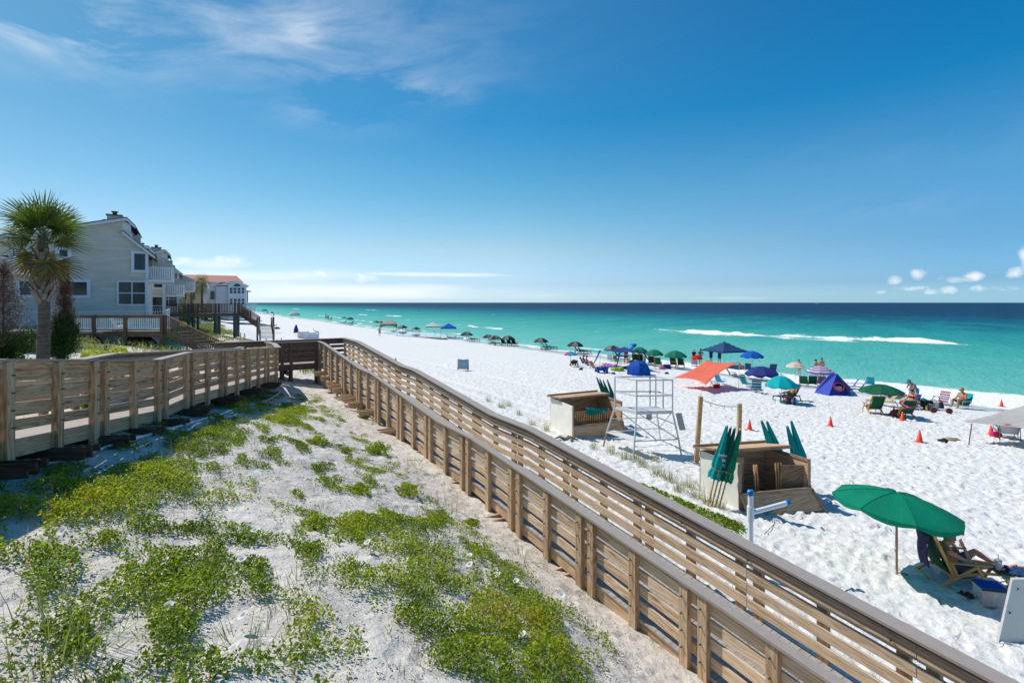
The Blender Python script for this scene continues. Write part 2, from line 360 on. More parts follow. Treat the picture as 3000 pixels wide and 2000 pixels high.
def vnoise(x, y, seed=0):
    xi = np.floor(x).astype(np.int64); yi = np.floor(y).astype(np.int64); fx = x-xi; fy = y-yi
    fx = fx*fx*(3-2*fx); fy = fy*fy*(3-2*fy)
    def h(a, b):
        k = (a*374761393+b*668265263+seed*974634777) & 0xffffffff; k = ((k ^ (k >> 13))*1274126177) & 0xffffffff
        return ((k ^ (k >> 16)) & 0xffff)/65535.0
    return (h(xi, yi)*(1-fx)+h(xi+1, yi)*fx)*(1-fy)+(h(xi, yi+1)*(1-fx)+h(xi+1, yi+1)*fx)*fy
def fbm(x, y, oct=4, seed=0):
    r = 0; a = .5; t = 0
    for k in range(oct): r = r+a*vnoise(x*2**k, y*2**k, seed+k); t += a; a *= .5
    return r/t
def hz(s, n):
    s = np.asarray(s, float); n = np.asarray(n, float); h = 0
    for a in (-1, 0, 1):
        for b in (-1, 0, 1): h = h+_bil(s+a*1.1, n+b*.9)
    h = h/9
    dune = np.clip((11-n)/6, .25, 1); sea = np.clip((n-40)/6, 0, 1)
    h = h+(fbm(s/3.1, n/2.6, 3, 5)-.5)*.34*dune*(1-sea)+(vnoise(s/25, n/9, 9)-.5)*.25*sea
    return CZ-h
def xy_sn(x, y): return D2[0]*x+D2[1]*y, N2[0]*x+N2[1]*y
def ground(x, y):
    s, n = xy_sn(x, y); return float(hz(s, n))
YS = np.geomspace(2.5, 6000, 500)
def G(u, v):
    """ground point seen at photo pixel (u, v)"""
    ax = (u-1500)/F; az_ = -(v-HOR)/F
    def dif(Y): s, n = xy_sn(ax*Y, Y); return CZ+az_*Y-np.maximum(hz(s, n), 0)
    d = dif(YS); k = np.argmax(d < 0) if (d < 0).any() else len(YS)-1
    Y = np.linspace(YS[max(k-1, 0)], YS[k], 60); d = dif(Y); j = np.argmax(d < 0) if (d < 0).any() else 59
    y = float(Y[j]); return Vector((ax*y, y, CZ+az_*y))
def P(u, v, Y): return Vector(((u-1500)/F*Y, Y, CZ-(v-HOR)/F*Y))
def uv_of(x, y, z): return 1500+F*x/y, HOR+F*(CZ-z)/y
# ---------------- sand sheet ----------------
def axis(segs):
    out = [segs[0][0]]
    for a, b, d0, d1 in segs:
        x = a
        while x < b:
            t = (x-a)/(b-a); x += d0*(d1/d0)**t
            out.append(min(x, b))
    return np.unique(np.round(np.array(out), 4))
an = axis([(-400, -60, 60, 12), (-60, -5, 8, .3), (-5, 7, .085, .085), (7, 24, .1, .1), (24, 60, .12, .9), (60, 400, 8, 90)])
as_ = axis([(-400, -30, 60, 8), (-30, -2, 4, .3), (-2, 20, .085, .1), (20, 50, .12, .3), (50, 400, .4, 9), (400, 5000, 20, 400)])
SS, NN_ = np.meshgrid(as_, an, indexing='ij'); ZZ = hz(SS, NN_)
# trampled sand: thousands of shallow footprints and kicked-up rims
pit = np.zeros_like(ZZ)
def splat(cs, cn, dep, r1, r2, ang):
    i0, i1 = np.searchsorted(as_, [cs-.45, cs+.45]); j0, j1 = np.searchsorted(an, [cn-.45, cn+.45])
    if i1-i0 < 2 or j1-j0 < 2: return
    a = SS[i0:i1, j0:j1]-cs; b = NN_[i0:i1, j0:j1]-cn; c, s_ = math.cos(ang), math.sin(ang)
    p = (a*c+b*s_)/r1; q = (-a*s_+b*c)/r2; d = p*p+q*q
    pit[i0:i1, j0:j1] += -dep*np.exp(-d*1.2)+dep*.55*np.exp(-(np.sqrt(d)-1.45)**2*5)
for _ in range(30000):
    cs = RNG.uniform(-2, 46); cn = RNG.uniform(7.6, 40)
    splat(cs, cn, RNG.uniform(.025, .07), RNG.uniform(.10, .16), RNG.uniform(.055, .085), RNG.uniform(0, 3.14))
track = np.ones_like(ZZ)
for tn in (15.2, 16.9, 19.6, 21.3):
    track *= 1-.9*np.exp(-((NN_-tn-1.2*np.sin(SS/26+tn))/.33)**4)*np.clip((SS-9)/4, 0, 1)
pit *= track
soft = np.clip((SS+30)/20, 0, 1)*np.clip((60-SS)/30, 0, 1)
ZZ = ZZ+pit*np.clip((44-NN_)/8, 0, 1)
beachw = np.clip((NN_-7)/2, 0, 1)*np.clip((44-NN_)/6, 0, 1)
ZZ += soft*beachw*(fbm(SS/.42, NN_/.34, 3, 21)-.5)*.06
dunew = np.clip((7-NN_)/1.5, 0, 1)*np.clip((NN_+9)/4, 0, 1)
ZZ += soft*dunew*((fbm(SS/.5, NN_/.4, 4, 31)-.5)*.10)
ns, nnn = SS.shape
VX = D2[0]*SS+N2[0]*NN_; VY = D2[1]*SS+N2[1]*NN_
vv = np.stack([VX, VY, ZZ], -1).reshape(-1, 3)
def grid_mesh(name, vv, ns, nn2, mats):
    idx = np.arange(ns*nn2).reshape(ns, nn2)
    f = np.stack([idx[:-1, :-1], idx[:-1, 1:], idx[1:, 1:], idx[1:, :-1]], -1).reshape(-1, 4)
    me = bpy.data.meshes.new(name); me.vertices.add(len(vv)); me.vertices.foreach_set('co', vv.ravel().astype(np.float32))
    me.loops.add(f.size); me.polygons.add(len(f)); me.loops.foreach_set('vertex_index', f.ravel().astype(np.int32)); me.polygons.foreach_set('loop_start', np.arange(0, f.size, 4, dtype=np.int32))
    me.polygons.foreach_set('use_smooth', np.ones(len(f), dtype=bool)); me.update(calc_edges=True); me.validate()
    if me.polygons[0].normal.z < 0: me.flip_normals()
    for m in mats: me.materials.append(m)
    o = bpy.data.objects.new(name, me); COL.objects.link(o); return o
def attr(o, name, arr):
    a = o.data.attributes.new(name, 'FLOAT', 'POINT'); a.data.foreach_set('value', np.ascontiguousarray(arr.ravel(), dtype=np.float32))
t = NT('white_sand'); v = t.coord()
ad = t.n('ShaderNodeAttribute'); ad.attribute_name = 'dune'; aw = t.n('ShaderNodeAttribute'); aw.attribute_name = 'wet'; ag = t.n('ShaderNodeAttribute'); ag.attribute_name = 'grassy'
big = t.noise(v, .55, 5, .6); mid = t.noise(v, 5, 5, .65); fin = t.noise(v, 60, 4, .7); grit = t.noise(v, 210, 2, .6)
beach = t.ramp(mid, [(.3, (.60, .59, .575)), (.6, (.77, .76, .745))])
dry = t.ramp(t.math('ADD', t.math('MULTIPLY', mid, .6), t.math('MULTIPLY', big, .4)), [(.3, (.50, .445, .39)), (.62, (.74, .685, .625))])
speck = t.math('MULTIPLY', t.math('SUBTRACT', t.math('ADD', t.math('MULTIPLY', grit, .55), t.math('MULTIPLY', fin, .45)), .53), 9, clamp=True)
dry = t.mix(t.math('MULTIPLY', speck, .75), dry, (.13, .10, .075))
col = t.mix(ad.outputs['Fac'], beach, dry)
gr = t.ramp(t.noise(v, .9, 6, .7), [(.35, (.10, .10, .035)), (.55, (.22, .21, .09)), (.7, (.5, .47, .38))])
col = t.mix(ag.outputs['Fac'], col, gr)
col = t.mix(aw.outputs['Fac'], col, (.40, .38, .34)); t.l(col, t.b.inputs['Base Color'])
t.l(t.math('SUBTRACT', .92, t.math('MULTIPLY', aw.outputs['Fac'], .78)), t.b.inputs['Roughness']); t.b.inputs['Specular IOR Level'].default_value = .3
vo = t.n('ShaderNodeTexVoronoi'); vo.inputs['Scale'].default_value = 3.4; t.l(v, vo.inputs['Vector']); vo.inputs['Randomness'].default_value = 1
foot = t.math('MULTIPLY', t.math('MINIMUM', vo.outputs['Distance'], .42), 2.0)
dry_f = t.math('SUBTRACT', 1.0, aw.outputs['Fac'])
hgt = t.math('ADD', t.math('MULTIPLY', foot, t.math('MULTIPLY', dry_f, .75)), t.math('ADD', t.math('MULTIPLY', mid, t.math('MULTIPLY', dry_f, .9)), t.math('MULTIPLY', fin, t.math('MULTIPLY', dry_f, .12))))
at_ = t.n('ShaderNodeAttribute'); at_.attribute_name = 'track'; hgt = t.math('MULTIPLY', hgt, at_.outputs['Fac'])
t.bump(hgt, .75, .085)
land = grid_mesh('sand', vv, ns, nnn, [t.m]); tag(land, kind='structure')
wig = (fbm(SS/6, NN_/6, 3, 3)-.5)*3
attr(land, 'dune', np.clip((7.6+wig*.5-NN_)/1.5, 0, 1)*.95)
attr(land, 'wet', np.clip((NN_+wig*1.2-42.8)/2.2, 0, 1))
gw = np.clip((fbm(SS/9, NN_/5, 4, 12)-.36)*5, 0, 1)*np.clip((SS-30)/6, 0, 1)*np.clip((7.0-NN_)/3, 0, 1)
attr(land, 'grassy', np.clip(gw+np.clip((-2.5-NN_)/2, 0, 1)*.5*np.clip((fbm(SS/2, NN_/2, 3, 2)-.4)*5, 0, 1), 0, 1))
attr(land, 'track', .25+.75*track)
land.data.update()

# ---------------- sea ----------------
bn = axis([(38, 60, .35, .35), (60, 125, .45, .6), (125, 420, .9, 12), (420, 9000, 30, 900), (9000, 30000, 3000, 5000)])
bs = axis([(-9000, -100, 2000, 40), (-100, -10, 8, 1.2), (-10, 150, .8, .9), (150, 500, 1.4, 9), (500, 3000, 20, 200), (3000, 25000, 1500, 4000)])
BS, BN = np.meshgrid(bs, bn, indexing='ij')
near = np.clip((500-np.hypot(BS, BN))/400, 0, 1)
swell = np.sin(BN/6.3+1.3*np.sin(BS/38)+2*vnoise(BS/40, BN/30, 4))*.10+(fbm(BS/5, BN/3, 3, 8)-.5)*.22
depth = np.clip((BN-44)/30, .12, 1)
def ridge(c, w): return np.exp(-((BN-c)/w)**2)
foam = np.zeros_like(BN)
edge = 46.2+(vnoise(BS/7, BN*0, 14)-.5)*3.0+(vnoise(BS/22, BN*0, 15)-.5)*3
closer = np.clip((70-BS)/60, 0, 1)
foam += np.clip((1-np.abs(BN-edge-1.4-2.4*closer)/(1.5+4.4*closer))*2.6, 0, 1)*(.62+.36*closer)*(.75+.5*vnoise(BS/3, BN/1.6, 44))
e2 = 53.5+(vnoise(BS/9, BN*0, 24)-.5)*5
foam += ridge(e2, 1.3)*np.clip(vnoise(BS/8, BN/9, 25)*2.4-1.2, 0, 1)*.9
wz = np.zeros_like(BN)
def breaker(n0, s0, s1, amp, wid=1.7, bend=0, hgt=.55, trail=5):
    global foam, wz
    c = n0+bend*((BS-s0)/(s1-s0)-.5)+(vnoise(BS/6, BS*0, int(n0))-.5)*2.2
    env = np.clip((BS-s0)/6, 0, 1)*np.clip((s1-BS)/6, 0, 1)
    d = BN-c
    env = env*(.5+.5*np.clip(vnoise(BS/3.2, BS*0+2, int(s0))*3.2-.9, 0, 1)*np.clip(.4+vnoise(BS/1.3, BN/1.1, 71), 0, 1)) if amp < .94 else env
    wid = wid*(.45+.9*vnoise(BS/4.2, BS*0+7, int(n0)))
    foam += env*amp*np.clip(1-np.abs(d)/wid, 0, 1)**.7*(.65+.5*vnoise(BS/5, BN/2, 33))
    foam += env*amp*.42*np.exp(-np.clip(-d, 0, 99)/trail)*(d < 0)
    wz += env*hgt*np.exp(-((d-1.4)/1.9)**2)
breaker(104.5, 62, 99, .9, 2.0, 5, .7)
breaker(108, 30, 66, .85, 2.2, -7, .7)
breaker(101, 66, 92, .6, 1.6, 0, .1, 4)
breaker(103.5, 40, 80, .62, 2.2, 0, .1, 6)
breaker(110.5, 24, 42, .6, 1.2, 0, .2)
breaker(86, 88, 98, .7, .8, 0, .2)
breaker(74, 112, 150, .9, 1.6, 3, .4, 3)
breaker(96, 245, 275, .9, 2.0, 3, .4, 3)
breaker(90, 285, 312, .8, 1.8, 0, .3, 3)
breaker(60, 160, 215, .85, 1.6, 2, .2, 2)
breaker(64, 235, 300, .8, 1.5, 2, .2, 2)
breaker(150, 430, 500, .8, 3, 4, .3, 3)
breaker(110, 560, 660, .8, 4, 4, .3, 3)
for k in range(46):
    s0 = float(RNG.uniform(60, 700)); breaker(float(RNG.uniform(70, 230)), s0, s0+float(RNG.uniform(8, 26)), float(RNG.uniform(.4, .8)), float(RNG.uniform(.5, 1.3)), float(RNG.uniform(-2, 2)), .1, 1)
BZ = (swell*depth*near)+wz
vv2 = np.stack([D2[0]*BS+N2[0]*BN, D2[1]*BS+N2[1]*BN, BZ], -1).reshape(-1, 3)
t = NT('sea_water'); v = t.coord(); av = t.n('ShaderNodeAttribute'); av.attribute_name = 'offshore'; af = t.n('ShaderNodeAttribute'); af.attribute_name = 'foam'
m = t.mapping(v, (1, 1, 1), (0, 0, R(-57))); pat = t.noise(t.mapping(m, (.02, .10, 1)), 1, 6, .6, .4); pat2 = t.noise(t.mapping(m, (.25, .9, 1)), 1, 5, .6)
dd = t.math('ADD', av.outputs['Fac'], t.math('MULTIPLY', t.math('SUBTRACT', pat, .5), .34))
dd = t.math('ADD', dd, t.math('MULTIPLY', t.math('SUBTRACT', pat2, .5), .26))
col = t.ramp(dd, [(0, (.36, .56, .48)), (.07, (.14, .46, .40)), (.30, (.055, .36, .31)), (.50, (.012, .235, .235)), (.66, (.002, .11, .16)), (.82, (.002, .045, .10)), (1, (.002, .03, .08))])
pat3 = t.noise(t.mapping(m, (.035, .22, 1)), 1, 5, .6, .3); col = t.mix(t.math('MULTIPLY', t.math('SUBTRACT', pat3, .5), 2.2, clamp=True), col, (.10, .36, .42)) if False else col
fr = t.noise(v, 1.1, 7, .72, .3); fr2 = t.noise(v, .25, 4, .6)
fm = t.math('MULTIPLY', t.math('SUBTRACT', t.math('ADD', af.outputs['Fac'], t.math('MULTIPLY', t.math('ADD', fr, t.math('MULTIPLY', fr2, .5)), 1.25)), 1.33), 2.8, clamp=True)
fm = t.math('MULTIPLY', fm, t.math('MULTIPLY', af.outputs['Fac'], 6, clamp=True))
col = t.mix(fm, col, (.86, .88, .88)); t.l(col, t.b.inputs['Base Color'])
t.l(t.math('ADD', .22, t.math('MULTIPLY', fm, .6)), t.b.inputs['Roughness']); t.b.inputs['Specular IOR Level'].default_value = 0; t.b.inputs['IOR'].default_value = 1.01
wv = t.math('ADD', t.noise(t.mapping(m, (.9, 2.2, 1)), 1, 6, .6), t.math('MULTIPLY', t.noise(v, 7, 3, .6), .25))
t.bump(t.math('ADD', wv, t.math('MULTIPLY', fm, t.math('MULTIPLY', fr, .8))), .6, .35)
gls = t.n('ShaderNodeBsdfGlossy'); gls.inputs['Roughness'].default_value = .22; gls.inputs['Color'].default_value = (1, 1, 1, 1); bmp = [x for x in t.N if x.type == 'BUMP'][0]; t.l(bmp.outputs[0], gls.inputs['Normal']); ms = t.n('ShaderNodeMixShader'); t.l(t.math('MULTIPLY', t.math('SUBTRACT', 1.0, fm, clamp=True), .11), ms.inputs[0]); t.l(t.b.outputs[0], ms.inputs[1]); t.l(gls.outputs[0], ms.inputs[2]); t.l(ms.outputs[0], t.out.inputs[0])
sea = grid_mesh('sea', vv2, *BS.shape, [t.m]); tag(sea, kind='structure')
off = np.interp(BN, [40, 50, 75, 95, 130, 180, 250, 350, 550, 1500, 30000], [0, .07, .20, .30, .43, .56, .68, .82, .95, 1, 1]); attr(sea, 'offshore', off); attr(sea, 'foam', np.clip(foam, 0, 1.4)); sea.data.update()
# ---------------- timber materials ----------------
M_PT = wood('new_pine_timber', (.62, .455, .30), (.50, .35, .215), (.29, .18, .10))
M_PT2 = wood('rail_board_timber', (.72, .555, .39), (.60, .44, .295), (.36, .235, .14))
M_DK = wood('dark_beam_timber', (.15, .085, .055), (.09, .05, .033), (.04, .022, .015))  # dark brown timber for boardwalk beams, terrace back wall and short post
M_BR = wood('brown_and_shaded_timber', (.245, .165, .11), (.185, .12, .08), (.095, .06, .04))  # brown timber; on the landing its dark tone stands in for shade
M_GR = wood('weathered_grey_timber', (.20, .185, .17), (.13, .12, .11), (.07, .06, .055))
M_CAP = plain('composite_cap_board', (.34, .295, .265), .7, .08, 9, .2, bscale=160)
M_DECK = wood('composite_deck_board', (.43, .385, .345), (.37, .33, .295), (.30, .265, .235), k=.6, bump=.2)
M_BOLT = plain('galvanised_bolt', (.16, .12, .09), .5, .2, 30, .1, metal=.5)
M_PIPE = plain('bronze_handrail_pipe', (.18, .14, .115), .32, .15, 8, .05, metal=.6)
M_CONC = plain('raw_concrete', (.42, .40, .37), .9, .2, 9, .4)
class Line:
    """straight run in plan: origin o, unit dir d, unit side q (towards the walker); h(t) = cap height below the eye"""
    def __init__(s, o, d, q, prof): s.o = Vector((o[0], o[1], 0)); s.d = Vector((d[0], d[1], 0)); s.q = Vector((q[0], q[1], 0)); s.p = sorted(prof)
    def h(s, t): return float(np.interp(t, [a for a, b in s.p], [b for a, b in s.p]))
    def at(s, t, off=0, dz=0): p = s.o+s.d*t+s.q*off; return Vector((p.x, p.y, CZ-s.h(t)+dz))
    def path(s, t0, t1, off=0, dz=0): return [s.at(t, off, dz) for t in [t0]+[a for a, b in s.p if t0 < a < t1]+[t1]]
BOARDS = [(.20, .19), (.43, .15), (.66, .15), (.89, .15)]
def railing(ln, t0, t1, posts, parent, capw=.25, capo=.10, foot=None, bolts=True, mats=(M_PT, M_PT2), pdepth=None, handrail=False, inset=.045, name='railing', facer=True, bolt_side=-1):
    """side -q is the outer face; posts stand outside the boards"""
    pm, bm_ = mats
    bmb = MB(); cuts = [t0]
    ps = sorted(posts)
    for a, b in zip(ps[:-1], ps[1:]):
        if b-a < .5: cuts.append((a+b)/2)
    cuts.append(t1)
    for a, b in zip(cuts[:-1], cuts[1:]):
        for dz, hh in BOARDS: bmb.sweep(ln.path(a+.004, b-.004, 0, -dz+random.uniform(-.004, .004)), ln.q, .038, hh, o=.019+inset)
    r = bmb.build(name, bm_, parent)
    cp = MB(); cp.sweep(ln.path(t0, t1, 0, -.018), ln.q, capw, .036, o=capo); c = cp.build('cap_board', M_CAP, r)
    tr = MB(); tr.sweep(ln.path(t0, t1, 0, -.036-.045), ln.q, .038, .085, o=inset-.020); tr.build('trim_board', pm, r)
    for t in posts:
        p = ln.at(t); g = max(ground(p.x, p.y)-.25, -1) if foot is None else p.z-foot
        m = MB(); w = Vector(ln.q)
        a = ln.at(t, 0, -.038); b = Vector((a.x, a.y, g)); m.beam(b, a, .09, .14, up=ln.d)
        if bolts:
            for dz, hh in BOARDS:
                c0 = ln.at(t+.015, -.045, -dz-.02); m.tube([c0, c0-ln.q*.035], .011, 6, mi=1)
        m.build('post', [pm, M_BOLT], r)
    if handrail:
        hr = MB(); hp = ln.path(t0, t1, inset+.115, -.13); hr.tube(hp, .024, 8)
        for t in posts[::2]: a = ln.at(t+.1, inset+.04, -.2); b = ln.at(t+.1, inset+.115, -.15); hr.tube([a, a+ln.q*.05, b], .009, 5)
        hr.build('handrail', M_PIPE, r)
    return r
def deck(ln, t0, t1, w, parent, drop=1.07, off=0.02, name='deck', mat=None, step=.14):
    m = MB(); t = t0
    while t < t1-.01:
        a, b = t+.003, min(t+step, t1)-.003; p = [ln.at(a, off, -drop), ln.at(a, off+w, -drop), ln.at(b, off+w, -drop), ln.at(b, off, -drop)]
        ou, ov = random.random()*50, random.random()*50; lo = [x-Vector((0, 0, .03)) for x in p]
        m.add(p+lo, [[3, 2, 1, 0], [0, 1, 5, 4], [1, 2, 6, 5], [2, 3, 7, 6], [3, 0, 4, 7]], [[(ou, ov+.14), (ou+w, ov+.14), (ou+w, ov), (ou, ov)]]+[[(ou, ov), (ou+w, ov), (ou+w, ov+.03), (ou, ov+.03)]]*4)
        t += step
    return m.build(name, mat or M_DECK, parent, flip=False)
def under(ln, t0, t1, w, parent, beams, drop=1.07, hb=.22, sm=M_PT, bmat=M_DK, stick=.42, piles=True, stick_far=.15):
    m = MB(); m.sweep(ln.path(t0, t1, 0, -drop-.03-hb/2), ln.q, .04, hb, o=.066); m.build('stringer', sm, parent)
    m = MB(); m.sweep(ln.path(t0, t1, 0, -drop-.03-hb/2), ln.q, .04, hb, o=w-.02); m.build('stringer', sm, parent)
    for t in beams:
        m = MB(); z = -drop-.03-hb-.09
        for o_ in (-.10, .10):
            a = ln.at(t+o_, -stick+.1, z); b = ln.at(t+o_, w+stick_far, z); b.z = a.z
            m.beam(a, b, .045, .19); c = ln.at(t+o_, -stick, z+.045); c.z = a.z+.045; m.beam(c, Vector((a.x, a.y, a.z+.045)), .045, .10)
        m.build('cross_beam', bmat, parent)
        if piles:
            m = MB()
            for o_ in (.25, w-.25):
                a = ln.at(t, o_, z-.02); g = ground(a.x, a.y)-.3
                if a.z-g > .3: m.beam(Vector((a.x, a.y, g)), a, .14, .14, up=ln.d)
            if m.v: m.build('support_pile', M_BR, parent)
# ---------------- the long ramp down to the beach ----------------
ramp = empty('beach_ramp', sn(27, 6.6, 3.6), label='long wooden access ramp with slatted railings sloping down to the sand', cat='ramp')
ramp.location = (0, 0, 0)
RP = [(28.0, 1.89), (26.6, 1.89), (25.3, 1.92), (19.4, 2.49), (18.1, 2.51), (12.4, 3.13), (10.6, 3.16), (2.8, 3.95), (-4, 4.6)]
oL = sn(0, 5.79); oR = sn(0, 7.46)
LL = Line(oL, D2, N2, RP); LR = Line(oR, D2, (-N2[0], -N2[1]), RP)
secs = [4.57+2.18*k for k in range(-3, 11)]
pl = [s0+x for s0 in secs for x in (0, .94, 1.88) if -2.2 < s0+x < 26.3]
RR_L = railing(LL, -2.3, 26.45, pl+[26.35], ramp, capw=.15, capo=-.005)
RR_R = railing(LR, -2.3, 27.95, [x+.25 for x in pl]+[27.0, 27.85], ramp, capw=.25, capo=.035, handrail=True)
tmp = MB(); tmp.tube(LL.path(-2.3, 26.3, .16, -.17), .022, 8)
for x in pl[::2]: a = LL.at(x+.1, .085, -.22); b = LL.at(x+.1, .16, -.19); tmp.tube([a, a+LL.q*.04, b], .009, 5)
tmp.build('handrail', M_PIPE, RR_L)
deck(LL, -2.3, 26.45, 1.62, ramp)
under(LL, -2.3, 26.45, 1.70, ramp, [s0+x for s0 in secs for x in (.47,) if s0 > -2][:12], bmat=M_PT, stick=.5, piles=False)
# a few beams whose ends rest on the sand in the foreground, and short piles at the far end
for k, t_ in enumerate((19.6, 20.7, 21.9, 23.0, 24.1, 25.2)):
    m = MB(); z = -1.07-.25-.09
    for o_ in (-.08, .08):
        a = LL.at(t_+o_, -.42, z); b = LL.at(t_+o_, 1.9, z); b.z = a.z; m.beam(a, b, .045, .19)
    m.build('cross_beam', M_PT, ramp)
    m = MB(); a = LL.at(t_, .3, z-.02); m.beam(Vector((a.x, a.y, ground(a.x, a.y)-.3)), a, .14, .14, up=LL.d); m.build('support_pile', M_BR, ramp)
# ---------------- junction platform ----------------
plat = empty('boardwalk_platform', (0, 0, 0), label='shaded timber landing where the boardwalk turns onto the ramp', cat='landing')
PH = 1.89
LF = Line(sn(26.4, 0), N2, D2, [(-3, PH), (9, PH)]); LB = Line(sn(28.0, 0), N2, (-D2[0], -D2[1]), [(-3, PH), (9, PH)])
railing(LF, 3.55, 5.74, [3.62, 4.12, 4.52, 5.66], plat, capw=.13, capo=0, mats=(M_BR, M_BR), bolts=False)  # landing rails take the dark brown so their shade sits in the colour
railing(LB, 1.45, 7.55, [1.5, 2.7, 3.8, 4.1, 5.2, 6.3, 6.6], plat, capw=.25, capo=.03, mats=(M_BR, M_BR), bolts=False, foot=1.4)
m = MB(); z0 = CZ-PH-1.07
def pp(s_, n_, dz=0): return Vector((*sn(s_, n_), z0+dz))
poly = [(23.0, 3.45), (25.3, 3.55), (26.42, 3.55), (26.42, 5.8), (26.42, 7.5), (27.98, 7.5), (27.98, 1.4), (25.6, 1.75), (23.6, 1.7)]
m.prism([pp(a, b, -.035) for a, b in poly], (0, 0, .035)); m.build('deck', M_DECK, plat)
m = MB(); m.beam(pp(26.44, 3.5, -.17), pp(26.44, 5.9, -.17), .04, .26); m.beam(pp(27.95, 1.4, -.17), pp(27.95, 7.5, -.17), .04, .26)
for n_ in (4.3, 7.2):
    m.beam(pp(25.9, n_, -.38), pp(28.2, n_, -.38), .09, .19)
m.build('stringer', M_BR, plat)
for s_, n_ in ((26.6, 4.15), (26.7, 4.55), (27.7, 4.3), (26.6, 7.3), (27.8, 7.3), (27.7, 2.0)):
    m = MB(); a = pp(s_, n_, -.3); m.beam(Vector((a.x, a.y, ground(a.x, a.y)-.3)), a, .15, .15); m.build('support_pile', M_BR, plat)
# ---------------- left boardwalk ----------------
bw = empty('boardwalk', (0, 0, 0), label='raised timber boardwalk with horizontal rails crossing the dune at left', cat='boardwalk')
DW = Vector((-.2062, .9785, 0)); EW = Vector((.9785, .2062, 0))
def tY(u): Y = 7774/(1184-u); X = (u-1500)/1500*Y; return X*DW.x+Y*DW.y
e_near = -5.07
oW = EW*e_near
WP = [(2.0, .42), (7.86, .73), (12.1, 1.20), (13.75, 1.195), (22.9, 1.86), (25, 1.9)]
LN = Line((oW.x, oW.y), DW, -EW, WP)
us = [13.3+8, 160+9, 269.5+6, 300+6, 387+5, 458+4, 480+4, 542+4, 558.5+4, 605+3, 645+3, 657+3, 691.5+3, 720+2, 728.7+2, 754.7+2, 776+2, 783.5+2, 807+2]
pw = [tY(u) for u in us]; pw = [pw[0]-.36-2.3*k+x for k in (1, 0) for x in (-2.2, -1.1, 0) if pw[0]-.36-2.3*k+x > 2.4]+pw
tend = tY(815)
def rail_w(ln, t0, t1, posts, **k): return railing(ln, t0, t1, posts, bw, **k)
M_WW = wood('warm_shaded_timber', (.76, .47, .27), (.58, .34, .185), (.28, .15, .075)); M_WW2 = wood('warm_shaded_board', (.70, .44, .265), (.54, .325, .185), (.27, .145, .075))  # boardwalk copies of the timber, tinted warm to offset bluish sky light in shade
rail_w(LN, 2.2, tend, pw, mats=(M_WW, M_WW2), capw=.19, capo=.05, foot=1.42)
oF = EW*(e_near-1.72); LFAR = Line((oF.x, oF.y), DW, EW, WP)
rail_w(LFAR, 2.2, 23.6, [x+.4 for x in pw]+[22.9, 23.5], capw=.25, capo=.06, handrail=True, bolts=False)
deck(LN, 2.2, tend+.2, 1.70, bw)
bm_t = [p for i, p in enumerate(pw) if i % 3 == 1]+[(p+pw[i+1])/2 for i, p in enumerate(pw[:-1]) if pw[i+1]-p < .6]
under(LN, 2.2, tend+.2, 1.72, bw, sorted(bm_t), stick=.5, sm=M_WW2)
# turning cap at the end of the near rail
m = MB(); zc = CZ-1.86
a = LN.at(tend); b = Vector((*sn(25.2, 3.6), a.z)); c = Vector((*sn(26.4, 3.45), a.z))
m.beam(a, b, .22, .036, off=(0, -.02)); m.beam(b, c, .22, .036, off=(0, -.0225)); tc_ = m.build('end_cap', M_DECK, bw)
m = MB()
for dz, hh in BOARDS: m.beam(a-Vector((0, 0, dz)), b-Vector((0, 0, dz)), .038, hh); m.beam(b-Vector((0, 0, dz)), c-Vector((0, 0, dz)), .038, hh)
m.build('end_railing', M_PT2, bw)
m = MB(); m.beam(b-Vector((0, 0, 1.4)), b-Vector((0, 0, .05)), .1, .1); m.build('post', M_PT, bw)
# ---------------- irrigation pipe on the dune ----------------
m = MB(); pts = []
for u, v_ in ((-60, 1424), (20, 1400), (130, 1370), (250, 1340), (370, 1300), (480, 1268), (560, 1245), (640, 1222), (700, 1197), (745, 1187), (775, 1180), (808, 1163), (822, 1150)):
    p = G(u, v_); p.z = float(hz(*xy_sn(p.x, p.y)))+.05; pts.append(p)
P2 = []
for a, b in zip(pts[:-1], pts[1:]): P2 += [a, a.lerp(b, .5)]
P2.append(pts[-1])
for p in P2: p.z = max(p.z, float(hz(*xy_sn(p.x, p.y)))+.045)
m.tube(P2, .024, 10); tag(m.build('irrigation_pipe', plain('white_pvc', (.72, .76, .78), .35, .05, 5, .05), smooth=True), 'thin white plastic pipe lying on the sand beneath the boardwalk', 'pipe')
